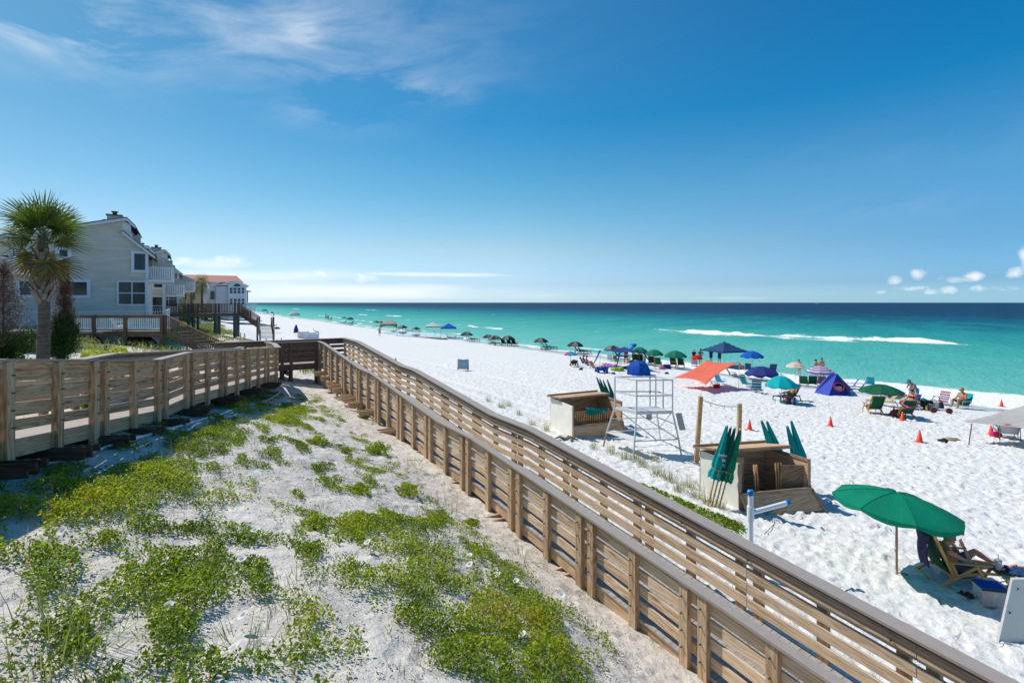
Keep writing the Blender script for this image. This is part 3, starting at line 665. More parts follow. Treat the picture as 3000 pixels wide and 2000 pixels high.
# ---------------- leaves helper ----------------
def leaves_mesh(name, pos, nor, size, mat, parent=None, asp=1.6, rnd=None, up=None, fold=.25, col=None):
    """many small folded leaves; pos (n,3), nor (n,3) leaf normal, size (n,), all as ONE mesh"""
    n = len(pos); nor = nor/np.maximum(np.linalg.norm(nor, axis=1, keepdims=True), 1e-6)
    if up is None: up = RNG.normal(size=(n, 3))
    t = np.cross(nor, up); t /= np.maximum(np.linalg.norm(t, axis=1, keepdims=True), 1e-6); b = np.cross(nor, t)
    L_ = (size*asp/2)[:, None]; w = (size/2)[:, None]
    v = np.stack([pos-t*L_, pos+b*w+nor*w*fold, pos+t*L_, pos-b*w+nor*w*fold], 1).reshape(-1, 3)
    me = bpy.data.meshes.new(name); me.vertices.add(4*n); me.vertices.foreach_set('co', v.ravel().astype(np.float32))
    i = np.arange(n)*4; f = np.stack([i, i+1, i+2, i, i+2, i+3], -1).reshape(-1)
    me.loops.add(6*n); me.loops.foreach_set('vertex_index', f.astype(np.int32)); me.polygons.add(2*n); me.polygons.foreach_set('loop_start', np.arange(0, 6*n, 3, dtype=np.int32))
    me.update(calc_edges=True); c = RNG.random(n) if col is None else col
    uv = me.uv_layers.new(name='UVMap'); a = np.repeat(c, 6); uv.data.foreach_set('uv', np.stack([a, a*0+.5], -1).ravel().astype(np.float32))
    me.materials.append(mat); o = bpy.data.objects.new(name, me); COL.objects.link(o); reg(o, parent); return o
M_COVER = leafm('dune_vine_leaves', [(0, (.035, .09, .008)), (.3, (.10, .22, .012)), (.6, (.30, .43, .02)), (.85, (.55, .60, .04)), (.96, (.62, .50, .03)), (1, (.5, .22, .03))], .55)
M_GRASS = leafm('dune_grass_blades', [(0, (.10, .15, .03)), (.45, (.24, .29, .06)), (.8, (.42, .43, .13)), (1, (.46, .36, .17))], .35)
M_DRYG = leafm('dry_sea_oat_stems', [(0, (.20, .17, .09)), (.6, (.36, .31, .18)), (1, (.45, .40, .26))], .3)
M_PALM = leafm('palm_fan_leaves', [(0, (.025, .055, .012)), (.4, (.06, .12, .018)), (.75, (.15, .22, .03)), (.9, (.30, .28, .06)), (1, (.20, .10, .05))], .4)
M_DEAD = leafm('dead_brown_foliage', [(0, (.07, .032, .024)), (.5, (.16, .075, .052)), (1, (.28, .15, .105))], .15)
M_DGREEN = leafm('juniper_foliage', [(0, (.015, .045, .008)), (.6, (.05, .12, .015)), (1, (.14, .22, .03))], .2)
M_LIT = leafm('litter', [(0, (.06, .04, .03)), (.6, (.16, .11, .075)), (1, (.34, .27, .2))], 0)
M_TRUNK = None
t = NT('palm_bark'); v = t.coord(); sp = t.n('ShaderNodeSeparateXYZ'); t.l(v, sp.inputs[0])
ring = t.noise(t.mapping(v, (2, 2, 26)), 1, 4, .7); col = t.ramp(t.math('ADD', t.math('MULTIPLY', ring, .7), t.math('MULTIPLY', t.noise(v, 9, 4), .3)), [(.3, (.045, .033, .027)), (.5, (.115, .088, .07)), (.7, (.21, .17, .14))])
t.l(col, t.b.inputs['Base Color']); t.b.inputs['Roughness'].default_value = .9; t.bump(ring, .8, .03); M_TRUNK = t.m
M_BOOT = plain('palm_leaf_base', (.24, .20, .17), .85, .35, 7, .4)
def blade(m, base, dirv, ln, w, droop, col, seg=4, mi=0):
    d = Vector(dirv).normalized(); side = d.cross(Vector((0, 0, 1)))
    if side.length < .05: side = Vector((1, 0, 0))
    side.normalize(); side = (Matrix.Rotation(random.uniform(-.9, .9), 3, d) @ side); p = Vector(base); vs = []; st = ln/seg
    for i in range(seg+1):
        ww = w*(1-(i/seg)**1.5)*.5+w*.03; vs += [p-side*ww, p+side*ww]; p = p+d*st; d = (d+Vector((0, 0, -droop*(i+1)/seg))).normalized()
    fs = [[2*i, 2*i+1, 2*i+3, 2*i+2] for i in range(seg)]; return m.add(vs, fs, [[(col, .5)]*4]*seg, mi)
def fan_frond(m, base, azi, elev, plen, flen, dead=0, nseg=30):
    """one costapalmate leaf: arching stalk and a fan of narrow drooping segments"""
    d = Vector((math.cos(azi)*math.cos(elev), math.sin(azi)*math.cos(elev), math.sin(elev))); p = Vector(base); pts = [p.copy()]
    for i in range(5): d = (d+Vector((0, 0, -.07-.22*dead))).normalized(); p = p+d*plen/5; pts.append(p.copy())
    m.tube(pts, [.022, .018, .015, .013, .012, .010], 5, mi=1)
    side = d.cross(Vector((0, 0, 1))).normalized(); nrm = side.cross(d).normalized(); tw = random.uniform(-1.0, 1.0); side = Matrix.Rotation(tw, 3, d) @ side; nrm = Matrix.Rotation(tw, 3, d) @ nrm
    for k in range(nseg):
        a = (k/(nseg-1)-.5)*R(215); r = flen*(.55+.45*math.cos(a*.62))*random.uniform(.88, 1.06)
        dd = (d*math.cos(a)+side*math.sin(a)+nrm*(.20*abs(math.sin(a))+random.uniform(-.05, .05))).normalized()
        q = p+d*.03; wv = dd.cross(nrm).normalized(); vs = []; st = r/5; e = dd.copy(); c = min(1, max(0, random.gauss(.42, .2)))
        if dead: c = 1 if random.random() < .75 else .85
        for i in range(6):
            w = .021*(1-abs(i/5-.35)*1.05)*(1 if i < 5 else .1)+.002; vs += [q-wv*w, q+wv*w]; q = q+e*st
            e = (e+Vector((0, 0, -(.02+.11*(i/5)**2*(1.3+2*dead))))).normalized()
        m.add(vs, [[2*i, 2*i+1, 2*i+3, 2*i+2] for i in range(5)], [[(c if i < 4 else min(1, c+.3), .5)]*4 for i in range(5)], 0)
def palm(name, base, hgt, tr, crown, nf, label, boots=True, small=False):
    o = empty(name, base, 0, label, 'palm tree'); m = MB(); hb = hgt*.52
    pts = [Vector((0.05*math.sin(z*.8), .03*z/hgt, z)) for z in np.linspace(-.3, hgt, 14)]
    m.tube(pts, [tr*(1.10-.25*i/13)*(1+.03*random.uniform(-1, 1)) for i in range(14)], 18); m.build('trunk', M_TRUNK, o, smooth=True)
    if boots:
        m = MB(); nb = 62
        for k in range(nb):
            z = hb+(hgt*.86-hb)*(k/nb)**1.05; a = k*2.39996; e = .62+.25*(k/nb)
            c = Vector((math.cos(a), math.sin(a), 0)); tg = Vector((-math.sin(a), math.cos(a), 0)); b0 = Vector((0, .03*z/hgt, z))+c*tr*.80
            ln = .34*random.uniform(.85, 1.2)+(.10 if k < 4 else 0); rows = []
            for i in range(5):
                q = b0+c*(ln*.46*(i/4)**1.4)+Vector((0, 0, ln*(i/4)*.9)); w = (.085, .07, .052, .040, .032)[i]; rows.append([q-tg*w-c*.02, q+c*.022, q+tg*w-c*.02])
            m.surf(rows)
        ob = m.build('leaf_bases', M_BOOT, o); ob.modifiers.new('thick', 'SOLIDIFY').thickness = .022
    top = Vector((0, .03, hgt))
    for k in range(nf):
        a = k*2.39996+random.uniform(-.2, .2); q = k/(nf-1); el_ = 1.35-q*1.45+random.uniform(-.3, .3)-(.7 if q > .84 else 0); m = MB()
        fan_frond(m, top+Vector((0, 0, -.25*q)), a, el_, crown*.36*random.uniform(.6, 1.35), crown*.68, dead=1 if q > .84 else 0, nseg=14 if small else 30); m.build('frond', [M_PALM, plain('palm_stalk', (.13, .15, .045), .6, .2, 8)], o, flip=False)
    return o
pb = G(123, 1042); pY = 15.2
pbase = P(123, 1060, pY); pbase.z = ground(pbase.x, pbase.y)-.05
random.seed(11)
big_palm = palm('cabbage_palm', pbase, P(128, 690, pY).z-pbase.z, .150, 1.34, 24, 'tall fan palm with jagged old leaf bases standing behind the boardwalk at far left')
def conifer(name, base, hgt, rad, label, dead_from, n=5200):
    o = empty(name, base, 0, label, 'juniper'); m = MB(); m.tube([(0, 0, -.1), (0, 0, hgt*.95)], [.05, .008], 6); m.build('trunk', M_BR, o)
    for part, lo, hi, mt, nn_ in (('green_foliage', .03, dead_from+.06, M_DGREEN, int(n*.9)), ('dead_foliage', dead_from-.12, 1.0, M_DEAD, int(n*.8))):
        if hi <= lo+.07: continue
        nb = 110; cl = []
        zz = RNG.uniform(lo, hi, nb); aa = RNG.uniform(0, 6.28, nb)
        prof = ((1-zz)**.85+.03)*np.minimum(1, zz*6+.7)*rad*1.05; tp = np.stack([np.cos(aa)*prof, np.sin(aa)*prof, zz*hgt+prof*.9], -1)*RNG.uniform(.75, 1.08, (nb, 1))**.5
        k = RNG.integers(0, nb, nn_); f = RNG.uniform(.15, 1, nn_)[:, None]; root = np.stack([zz*0, zz*0, zz*hgt], -1)
        pos = root[k]*(1-f)+tp[k]*f+RNG.normal(size=(nn_, 3))*np.array([.045, .045, .06])*(1+rad)
        d = tp[k]-root[k]+np.array([0, 0, .3])+RNG.normal(size=(nn_, 3))*.25
        leaves_mesh(part, pos, RNG.normal(size=(nn_, 3)), RNG.uniform(.014, .03, nn_)*(1 if mt is M_DGREEN else .7), mt, o, asp=4.5, up=np.cross(RNG.normal(size=(nn_, 3)), d))
    return o
for (u, vb, vt, Y, rad, lab, df) in ((187, 1030, 785, 18.5, .50, 'pointed juniper with a dead brown top and green base right of the tall palm', .40), (10, 1010, 768, 17.0, .95, 'dead brown cone shaped juniper at the left edge of the picture', .14)):
    b = P(u, vb, Y); b.z = ground(b.x, b.y); conifer('juniper', b, P(u, vt, Y).z-b.z, rad, lab, df, 15000)
# ---------------- dune ground cover ----------------
blobs = [  # u, v, ru, rv, weight: where the photograph shows the vine mat
 (250, 1440, 330, 75, .95), (120, 1500, 200, 90, 1), (300, 1500, 200, 80, 1.1), (480, 1430, 260, 90, 1.0), (620, 1450, 180, 90, .8), (60, 1640, 120, 60, .7), (220, 1680, 160, 70, .8), (420, 1640, 220, 90, .85),
 (380, 1720, 150, 60, .85), (560, 1760, 120, 80, .9), (520, 1850, 170, 80, .8), (470, 1880, 120, 70, .7), (760, 1700, 120, 90, .6), (880, 1680, 120, 70, .6), (340, 1950, 200, 60, .7), (620, 1960, 260, 50, .6), (150, 1980, 160, 40, .6),
 (640, 1270, 110, 45, .75), (700, 1190, 100, 30, .7), (840, 1240, 70, 45, .75), (570, 1310, 120, 50, .7), (760, 1330, 120, 60, .4), (690, 1520, 140, 60, .45),
 (1080, 1560, 140, 50, .9), (1010, 1540, 120, 40, .6), (1180, 1600, 200, 80, 1.0), (1260, 1680, 220, 90, 1.15), (1120, 1740, 220, 80, 1.0), (1400, 1720, 180, 80, 1.1), (1350, 1830, 220, 80, 1.05), (1480, 1800, 160, 80, 1.0), (1560, 1850, 160, 80, 1.0), (1600, 1940, 170, 70, 1.0), (1420, 1940, 220, 80, 1.0), (1200, 1850, 160, 50, .6), (1080, 1940, 150, 60, .45),
 (1460, 1600, 100, 50, .65), (1590, 1700, 90, 60, .85), (1700, 1800, 70, 80, .85), (1760, 1900, 70, 80, .8), (1040, 1640, 150, 50, .5), (940, 1800, 200, 60, .35), (1390, 1540, 120, 40, .35), (860, 1580, 200, 60, .3), (1000, 1400, 260, 90, .18), (1150, 1450, 200, 120, .12), (800, 1850, 900, 200, .22), (700, 1400, 400, 200, .22), (300, 1850, 300, 150, .3)]
def blobf(u, v):
    f = np.zeros_like(u)
    for bu, bv, ru, rv, w in blobs: f = np.maximum(f, w*np.exp(-(((u-bu)/ru)**2+((v-bv)/rv)**2)*1.1))
    return f
nc = 1600000
cs = RNG.uniform(1.2, 24, nc); cn = RNG.uniform(-5.5, 5.5, nc); zz = hz(cs, cn); xx = D2[0]*cs+N2[0]*cn; yy = D2[1]*cs+N2[1]*cn
ok = yy > 2.4; cs, cn, xx, yy, zz = (a[ok] for a in (cs, cn, xx, yy, zz)); U, V = 1500+F*xx/yy, HOR+F*(CZ-zz)/yy
pat = fbm(cs/.42, cn/.34, 5, 41); dens = blobf(U, V)
vis = (U > -200) & (U < 2300) & (V < 2250) & (V > 1090)
prob = np.clip((dens+(pat-.5)*2.8-.28)*1.05+(pat > .52)*np.clip(dens*.3, 0, .07), 0, 1)*np.clip((5.0-cn)/.8, 0, 1)*np.clip(.72+(fbm(cs/.16, cn/.14, 3, 19)-.42)*3.0, .2, 1)
keep = vis & (RNG.random(len(cs)) < prob)
cs, cn, xx, yy, zz, pat, dd_ = (a[keep] for a in (cs, cn, xx, yy, zz, pat, (dens)))
print('cover leaves', len(cs))
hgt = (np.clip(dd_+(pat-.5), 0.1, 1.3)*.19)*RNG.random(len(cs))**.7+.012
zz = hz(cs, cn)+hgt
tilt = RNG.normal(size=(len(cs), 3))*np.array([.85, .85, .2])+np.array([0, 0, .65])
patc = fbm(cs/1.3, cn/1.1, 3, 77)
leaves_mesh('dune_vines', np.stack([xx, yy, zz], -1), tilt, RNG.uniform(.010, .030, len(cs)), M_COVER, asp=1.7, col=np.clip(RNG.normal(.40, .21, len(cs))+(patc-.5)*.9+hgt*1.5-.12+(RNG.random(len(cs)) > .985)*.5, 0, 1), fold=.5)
tag(bpy.data.objects['dune_vines'], kind='stuff', label='bright green vine leaves creeping over the dune sand', cat='vines')
# thin grass and dry stems growing through the vines
ng = 70000; a = RNG.uniform(1.2, 22, ng); b = RNG.uniform(-5, 5.4, ng); x = D2[0]*a+N2[0]*b; y = D2[1]*a+N2[1]*b; z = hz(a, b); uu, vv_ = 1500+F*x/np.maximum(y, 1), HOR+F*(CZ-z)/np.maximum(y, 1)
q = fbm(a/.6, b/.5, 4, 91); pr = np.clip((q-.5)*5, 0, 1)*(.15+np.clip(blobf(uu, vv_), 0, 1)*.75); k = (RNG.random(ng) < pr) & (y > 2.4); x, y, z = x[k], y[k], z[k]; h_ = RNG.uniform(.05, .17, len(x))
leaves_mesh('thin_grass', np.stack([x, y, z+h_*.42], -1), np.stack([RNG.normal(size=len(x)), RNG.normal(size=len(x)), x*0+.2], -1), h_*.06+.002, M_GRASS, asp=11, up=np.stack([RNG.normal(size=len(x)), RNG.normal(size=len(x)), x*0+.3], -1), col=np.clip(RNG.normal(.6, .28, len(x)), 0, 1))
tag(bpy.data.objects['thin_grass'], kind='stuff', label='thin grass blades and dry stems growing through the dune vines', cat='grass')
# vine runners and dry litter
nl = 90000; a = RNG.uniform(1.2, 22, nl); b = RNG.uniform(-5, 5.6, nl); q = fbm(a/.8, b/.7, 4, 55); k = RNG.random(nl) < np.clip((q-.36)*4, 0, 1); a, b = a[k], b[k]
leaves_mesh('beach_litter', np.stack([D2[0]*a+N2[0]*b, D2[1]*a+N2[1]*b, hz(a, b)+.012], -1), RNG.normal(size=(len(a), 3))*.5+np.array([0, 0, 1.]), RNG.uniform(.004, .012, len(a)), M_LIT, asp=3.5)
tag(bpy.data.objects['beach_litter'], kind='stuff', label='small dry twigs and dead leaves scattered over the dune sand', cat='litter')
# ---------------- grass tufts (each a plant) ----------------
def tuft_proto(n, ln, spread, w, droop, mat, stems=0, leafy=0):
    m = MB()
    for i in range(n):
        a = random.uniform(0, 6.28); r = random.random()**.6*spread*.25; sp_ = random.random()*spread
        blade(m, (math.cos(a)*r, math.sin(a)*r, -.02), (math.cos(a)*sp_, math.sin(a)*sp_, 1), ln*random.uniform(.5, 1.1), w, droop*random.uniform(.3, 1.5), min(1, max(0, random.gauss(.45, .25))))
    for i in range(stems):
        a = random.uniform(0, 6.28); blade(m, (math.cos(a)*.05, math.sin(a)*.05, 0), (math.cos(a)*.15, math.sin(a)*.15, 1), ln*random.uniform(1.3, 1.9), w*.7, .12, random.uniform(.8, 1), 6)
    return m
def bush_proto(n, r, h):
    pos = RNG.normal(size=(n, 3)); pos /= np.linalg.norm(pos, axis=1, keepdims=True); pos[:, 2] = np.abs(pos[:, 2]); pos *= RNG.uniform(.45, 1, (n, 1))**.5
    pos *= (1+.25*np.sin(pos[:, :1]*7+pos[:, 1:2]*5)); return pos*np.array([r, r, h])
tufts = {}
random.seed(5)
for key, args in {'fine': (80, .26, 1.2, .006, .3, M_GRASS), 'arch': (60, .50, 1.5, .007, .65, M_GRASS), 'spiky': (60, .26, 1.5, .009, .15, M_GRASS), 'dry': (60, .26, 1.1, .005, .3, M_DRYG)}.items():
    m = tuft_proto(*args[:5], None); me = m.build('grass_tuft', args[5], None, flip=False); tufts[key] = me.data; bpy.data.objects.remove(me)
GRP = 'grass tufts growing on the dune'
spots = [  # u, v, scale, kind, label
 (150, 1890, 1.25, 'arch', 'long arching grass tuft at the lower left corner of the dune'), (235, 1900, 1.0, 'arch', 'second arching grass tuft, just right of the lower left one'), (390, 1580, .9, 'arch', 'grass tuft in the middle of the left vine mat'), (330, 1560, .7, 'fine', 'small grass tuft at the left of the vine mat'),
 (1240, 1650, 1.0, 'arch', 'brownish arching grass in the middle of the right vine mat'), (1290, 1640, .9, 'dry', 'dry brown tuft beside the arching grass in the right vine mat'), (1090, 1460, 1.0, 'dry', 'dry sprig on bare sand above the right vine mat'), (620, 1320, 1.25, 'fine', 'rounded grey green tuft above the left vine mat'), (700, 1235, 1.0, 'spiky', 'spiky tuft in the boardwalk shade near its far end'),
 (795, 1215, 1.1, 'spiky', 'spiky tuft at the tip of the boardwalk shadow'), (1287, 1490, 1.3, 'spiky', 'spiky green tuft alone on bare sand beside the ramp'), (1090, 1240, 1.1, 'fine', 'thin tuft close to the far half of the ramp'), (985, 1240, .9, 'fine', 'thin tuft left of the one near the ramp'), (1060, 1345, .8, 'fine', 'fine tuft at the left foot of the round bush'),
 (1195, 1370, 1.1, 'spiky', 'tuft between the round bush and the ramp'), (1100, 1380, .7, 'fine', 'small tuft right of the two pale ones on bare sand'), (930, 1500, .8, 'dry', 'dry tuft left of the two low bushes'), (1225, 1510, 1.0, 'dry', 'dry tuft under the bushy plant in mid dune'), (1540, 1640, 1.0, 'spiky', 'tuft on the bare strip beside the ramp posts'),
 (1190, 1930, 1.0, 'dry', 'dry brown tuft near the bottom edge below the right vine mat'), (870, 1740, 1.1, 'fine', 'grass tuft in the middle of the dune foreground'), (720, 1900, 1.2, 'fine', 'tall thin tuft at the bottom of the dune between the vine mats'), (760, 1330, .7, 'fine', 'small tuft behind the bare sand patch'), (470, 1345, 1.1, 'spiky', 'dark tuft lying in the shade under the boardwalk'),
 (560, 1330, .9, 'arch', 'arching tuft at the shade edge under the boardwalk'), (1580, 1960, .9, 'dry', 'dry tuft at the bottom edge near the ramp'), (1840, 1780, .8, 'spiky', 'small sprig at the foot of the near ramp posts'), (1735, 1760, .7, 'fine', 'small sprig beside the near ramp beam end'), (940, 1370, .8, 'dry', 'dry sprig on the bare sand left of the round bush')]
for u, v_, sc_, kd, lab in spots:
    p = G(u, v_); o = bpy.data.objects.new('grass_tuft', tufts[kd]); COL.objects.link(o); o.location = p; o.rotation_euler = (0, 0, random.uniform(0, 6)); o.scale = (sc_,)*3; tag(o, lab, 'grass tuft', GRP)
BG = 'low bushes on the open sand of the dune'
for u, v_, r, h, n, lab in ((1106, 1325, .34, .24, 1500, 'round light green bush on bare sand, the largest beside the ramp'), (1052, 1440, .27, .13, 900, 'flat bright green bush in the middle of the bare sand'), (1190, 1440, .33, .15, 900, 'straggly olive bush right of the flat bright one'), (925, 1300, .26, .16, 900, 'pale grey green bush left of the round one'), (1012, 1325, .17, .12, 500, 'small pale bush beside the pale grey green one'), (920, 1540, .22, .11, 600, 'dark green low bush above the right vine mat'), (1065, 1225, .22, .13, 600, 'small bush near the shade of the ramp'), (870, 1200, .25, .10, 700, 'low bush by the sand path under the landing'), (1380, 1535, .16, .1, 400, 'tiny leafy plant beside the ramp on bare sand')):
    p = G(u, v_); q = bush_proto(n, r, h)
    root = empty('low_bush', p, 0, lab, 'bush', BG)
    leaves_mesh('foliage', q, q+RNG.normal(size=q.shape)*.12, RNG.uniform(.018, .034, n), M_COVER, root, asp=2, col=np.clip(RNG.normal(.55, .2, n), 0, 1))
    m = MB()
    for k in range(9): a = k*.7; m.tube([(0, 0, -.03), (math.cos(a)*r*.7, math.sin(a)*r*.7, h*.6)], [.006, .002], 4)
    m.build('stems', M_BR, root)
# white morning glory flowers
M_FLW = cloth('flower_petal', (.88, .88, .84), .3); M_YEL = plain('flower_centre', (.6, .5, .1), .6)
fm_ = MB(); prof = [(.004, 0), (.006, .02), (.018, .035), (.034, .040)]; fm_.lathe(prof, 10); fl_me = fm_.build('white_flower', M_FLW).data; fl_me.materials.append(M_YEL); bpy.data.objects.remove(bpy.data.objects['white_flower'])
for u, v_, w in ((297, 1430, 'topmost on the left vine mat'), (262, 1405, 'in the shade edge of the left vine mat'), (452, 1420, 'on the right part of the left vine mat'), (192, 1590, 'at the bare edge of the left vine mat'), (497, 1820, 'between the two small vine patches at bottom left'), (490, 1680, 'in the middle of the left vine patches'), (720, 1845, 'on bare grey sand at the bottom'), (750, 1585, 'on the sparse sand in mid dune'), (710, 1675, 'lying on sand in mid dune'), (1081, 1618, 'at the upper left of the right vine mat'), (1179, 1615, 'upper middle of the right vine mat'), (1191, 1675, 'in the dense part of the right vine mat'), (1378, 1655, 'at the right rim of the right vine mat'), (1452, 1697, 'near the dense right rim'), (1462, 1712, 'just below another near the right rim'), (1512, 1730, 'right of two others near the rim'), (1646, 1767, 'on the strip beside the ramp'), (690, 1950, 'on sand at the very bottom'), (1535, 1895, 'low in the right vine mat'), (1380, 1680, 'beside the bare strip')):
    p = G(u, v_); o = bpy.data.objects.new('white_flower', fl_me); COL.objects.link(o); o.location = p+Vector((0, 0, .10)); o.rotation_euler = (random.uniform(.1, .5), random.uniform(-.5, -.1), random.uniform(-.6, .6)); o.scale = (1.5,)*3
    tag(o, 'white trumpet flower '+w, 'flower', 'white flowers among the dune vines')
# ---------------- sea oats strip beyond the ramp ----------------
random.seed(9)
oat = MB(); oat_l = tuft_proto(80, .5, .7, .008, .3, None, stems=5); om = oat_l.build('sea_oats', M_GRASS, None, flip=False); oat_me = om.data; bpy.data.objects.remove(om)
k = 0
places = [(1430, 1175, .9), (1470, 1195, 1.1), (1490, 1190, .9), (1520, 1215, .8), (1560, 1245, .9), (1600, 1262, 1.0), (1650, 1285, .6), (1790, 1330, 1.0), (1830, 1345, 1.1), (1880, 1365, 1.1), (1925, 1395, 1.2), (1960, 1410, 1.1), (1860, 1350, .9), (1990, 1440, 1.1), (2040, 1460, 1.0), (2075, 1475, 1.1), (2110, 1490, .8), (2020, 1430, .9), (1740, 1315, .8), (2060, 1430, .8), (1915, 1350, .8)]
words = ['first (farthest)', 'second', 'third', 'fourth', 'fifth', 'sixth', 'seventh', 'eighth', 'ninth', 'tenth', 'eleventh', 'twelfth', 'thirteenth', 'fourteenth', 'fifteenth', 'sixteenth', 'seventeenth', 'eighteenth', 'nineteenth', 'twentieth', 'last (nearest)']
places.sort(key=lambda q: q[0])
for (u, v_, sc_), w in zip(places, words):
    o = bpy.data.objects.new('sea_oats', oat_me); COL.objects.link(o); o.location = G(u, v_); o.rotation_euler = (0, 0, random.uniform(0, 6)); o.scale = (sc_,)*3
    tag(o, w+' sea oats clump from the left along the beach side of the ramp', 'sea oats', 'sea oats clumps behind the ramp rail')
n2_ = 230000; a = RNG.uniform(1, 22, n2_); b = RNG.uniform(7.6, 11.5, n2_); x = D2[0]*a+N2[0]*b; y = D2[1]*a+N2[1]*b; z = hz(a, b); uu, vv_ = 1500+F*x/y, HOR+F*(CZ-z)/y
lim = np.interp(uu, [1400, 1700, 1760, 1860, 1990, 2120, 2190], [-9, 0, .5, .9, 1, 1, .0]); cen = np.interp(uu, [1400, 1700, 1760, 1850, 2000, 2100, 2190], [1200, 1320, 1342, 1390, 1455, 1500, 1560])
pr = np.clip(lim, 0, 1)*np.exp(-((vv_-cen)/26)**2)*np.clip((fbm(a/.5, b/.4, 3, 61)-.33)*5, 0, 1); k = RNG.random(n2_) < pr*1.2
x, y, z = x[k], y[k], z[k]; leaves_mesh('vine_strip', np.stack([x, y, z+RNG.random(len(x))*.09+.01], -1), RNG.normal(size=(len(x), 3))*.6+np.array([0, 0, .7]), RNG.uniform(.025, .05, len(x)), M_COVER, asp=2.2, col=np.clip(RNG.normal(.35, .2, len(x)), 0, 1))
tag(bpy.data.objects['vine_strip'], kind='stuff', label='strip of green vines on the beach side of the ramp', cat='vines')
# ---------------- houses ----------------
def siding(name, c, step=.19):
    t = NT(name); v = t.coord(); sp = t.n('ShaderNodeSeparateXYZ'); t.l(v, sp.inputs[0])
    fr = t.math('FRACT', t.math('DIVIDE', sp.outputs[2], step)); row = t.math('FLOOR', t.math('DIVIDE', sp.outputs[2], step))
    cmb = t.n('ShaderNodeCombineXYZ'); t.l(row, cmb.inputs[2]); t.l(sp.outputs[0], cmb.inputs[0]); t.l(sp.outputs[1], cmb.inputs[1])
    f = t.noise(t.mapping(cmb.outputs[0], (.5, .5, 3.3)), 1, 4, .6)
    t.l(t.ramp(f, [(.3, sc3(c, .86)), (.7, sc3(c, 1.1))]), t.b.inputs['Base Color']); t.b.inputs['Roughness'].default_value = .85
    t.bump(t.math('SUBTRACT', 1, fr), .45, .03); return t.m
M_SID = siding('grey_lap_siding', (.60, .55, .48)); M_SID2 = siding('pale_blue_siding', (.62, .62, .62), .25)
M_TRIM = plain('white_painted_trim', (.66, .70, .75), .5, .08, 4, .1)
M_ROOF = plain('dark_shingle_roof', (.17, .17, .17), .9, .25, 5, .6, bscale=25)
M_GLD = glassm('dark_window_glass', (.012, .014, .018), .12); M_FRD = plain('dark_window_frame', (.035, .04, .045), .4, .1, 5, 0)
M_RED = plain('red_metal_roof', (.44, .155, .12), .55, .12, 1, .2); M_PEACH = plain('peach_stucco', (.55, .36, .23), .9, .1, 2, .2); M_BRWALL = plain('tan_stucco', (.30, .22, .16), .9, .1, 2, .2)
M_WH = plain('white_stucco', (.62, .65, .70), .8, .08, 1.5, .2); M_LTROOF = plain('pale_metal_roof', (.62, .66, .68), .5, .1, 1, .2)
M_FROST = cloth('frosted_balcony_panel', (.62, .72, .72), .35, .4); M_VINYL = plain('white_vinyl', (.78, .80, .83), .4, .05, 5, .05)
M_POOL = plain('pool_water', (.05, .22, .30), .08, .3, 2, .3, bscale=5)
def SP(x, y):                    # photo detail pixel -> full photo pixel
    return .3252*x, 530+.3252*y
class Plane:
    """vertical plane s = s0 (facing back along the shore); works in (n, z)"""
    def __init__(s, s0): s.s0 = s0
    def nz(s, u, v):
        k = (u-1500)/F; A = D2[0]*s.s0; B = D2[1]*s.s0; n = (k*B-A)/(N2[0]-k*N2[1]); Y = B+N2[1]*n
        return n, CZ-(v-HOR)/F*Y
    def p(s, n, z, ds=0): return Vector((*sn(s.s0+ds, n), z))
def window(pl, parent, r, cols=1, rows=1, trim=.16, frame=M_TRIM, mull=M_FRD, ds=0, blind=False, name='window', fr=.05):
    """r = (n0, z0, n1, z1) of the glass opening"""
    n0, z0, n1, z1 = r; m = MB(); d = -.05+ds
    if trim:
        for a, b, c, e in ((n0-trim, z1+trim/2, n1+trim, z1+trim/2), (n0-trim, z0-trim/2, n1+trim, z0-trim/2)): m.beam(pl.p(a, b, d), pl.p(c, e, d), .07, trim)
        for a in (n0-trim/2, n1+trim/2): m.beam(pl.p(a, z0, d+.002), pl.p(a, z1, d+.002), trim, .07, up=D2+(0,))
    if not m.v: m.beam(pl.p(n0, z0, d), pl.p(n1, z0, d), .05, .04)
    w = m.build(name, frame, parent)
    g = MB(); g.prism([pl.p(n0, z0, ds-.012), pl.p(n1, z0, ds-.012), pl.p(n1, z1, ds-.012), pl.p(n0, z1, ds-.012)], Vector((D2[0], D2[1], 0))*.02); g.build('pane', M_GLD, w)
    q = MB(); f2 = fr
    for k in range(cols+1): a = n0+(n1-n0)*k/cols; q.beam(pl.p(a, z0, d+.03), pl.p(a, z1, d+.03), f2, .03, up=D2+(0,))
    for k in range(rows+1): b = z0+(z1-z0)*k/rows; q.beam(pl.p(n0, b, d+.028), pl.p(n1, b, d+.028), .03, f2)
    q.build('sash', mull, w)
    if blind:
        b_ = MB(); b_.prism([pl.p(n0+.05, z0+(z1-z0)*.25, ds-.02), pl.p(n1-.05, z0+(z1-z0)*.25, ds-.02), pl.p(n1-.05, z1-.05, ds-.02), pl.p(n0+.05, z1-.05, ds-.02)], Vector((D2[0], D2[1], 0))*-.008); b_.build('blind', M_VINYL, w)
    return w
def balusters(m, a, b, h, step=.12, w=.035, rail=.05, post=0):
    a = Vector(a); b = Vector(b); L_ = (b-a).length; k = int(L_/step)
    for i in range(k+1): p = a.lerp(b, i/max(k, 1)); m.beam(p+Vector((0, 0, .08)), p+Vector((0, 0, h-.03)), w, w)
    m.beam(a+Vector((0, 0, h)), b+Vector((0, 0, h)), .08, rail); m.beam(a+Vector((0, 0, .09)), b+Vector((0, 0, .09)), .04, .05)
P1 = Plane(51.5)
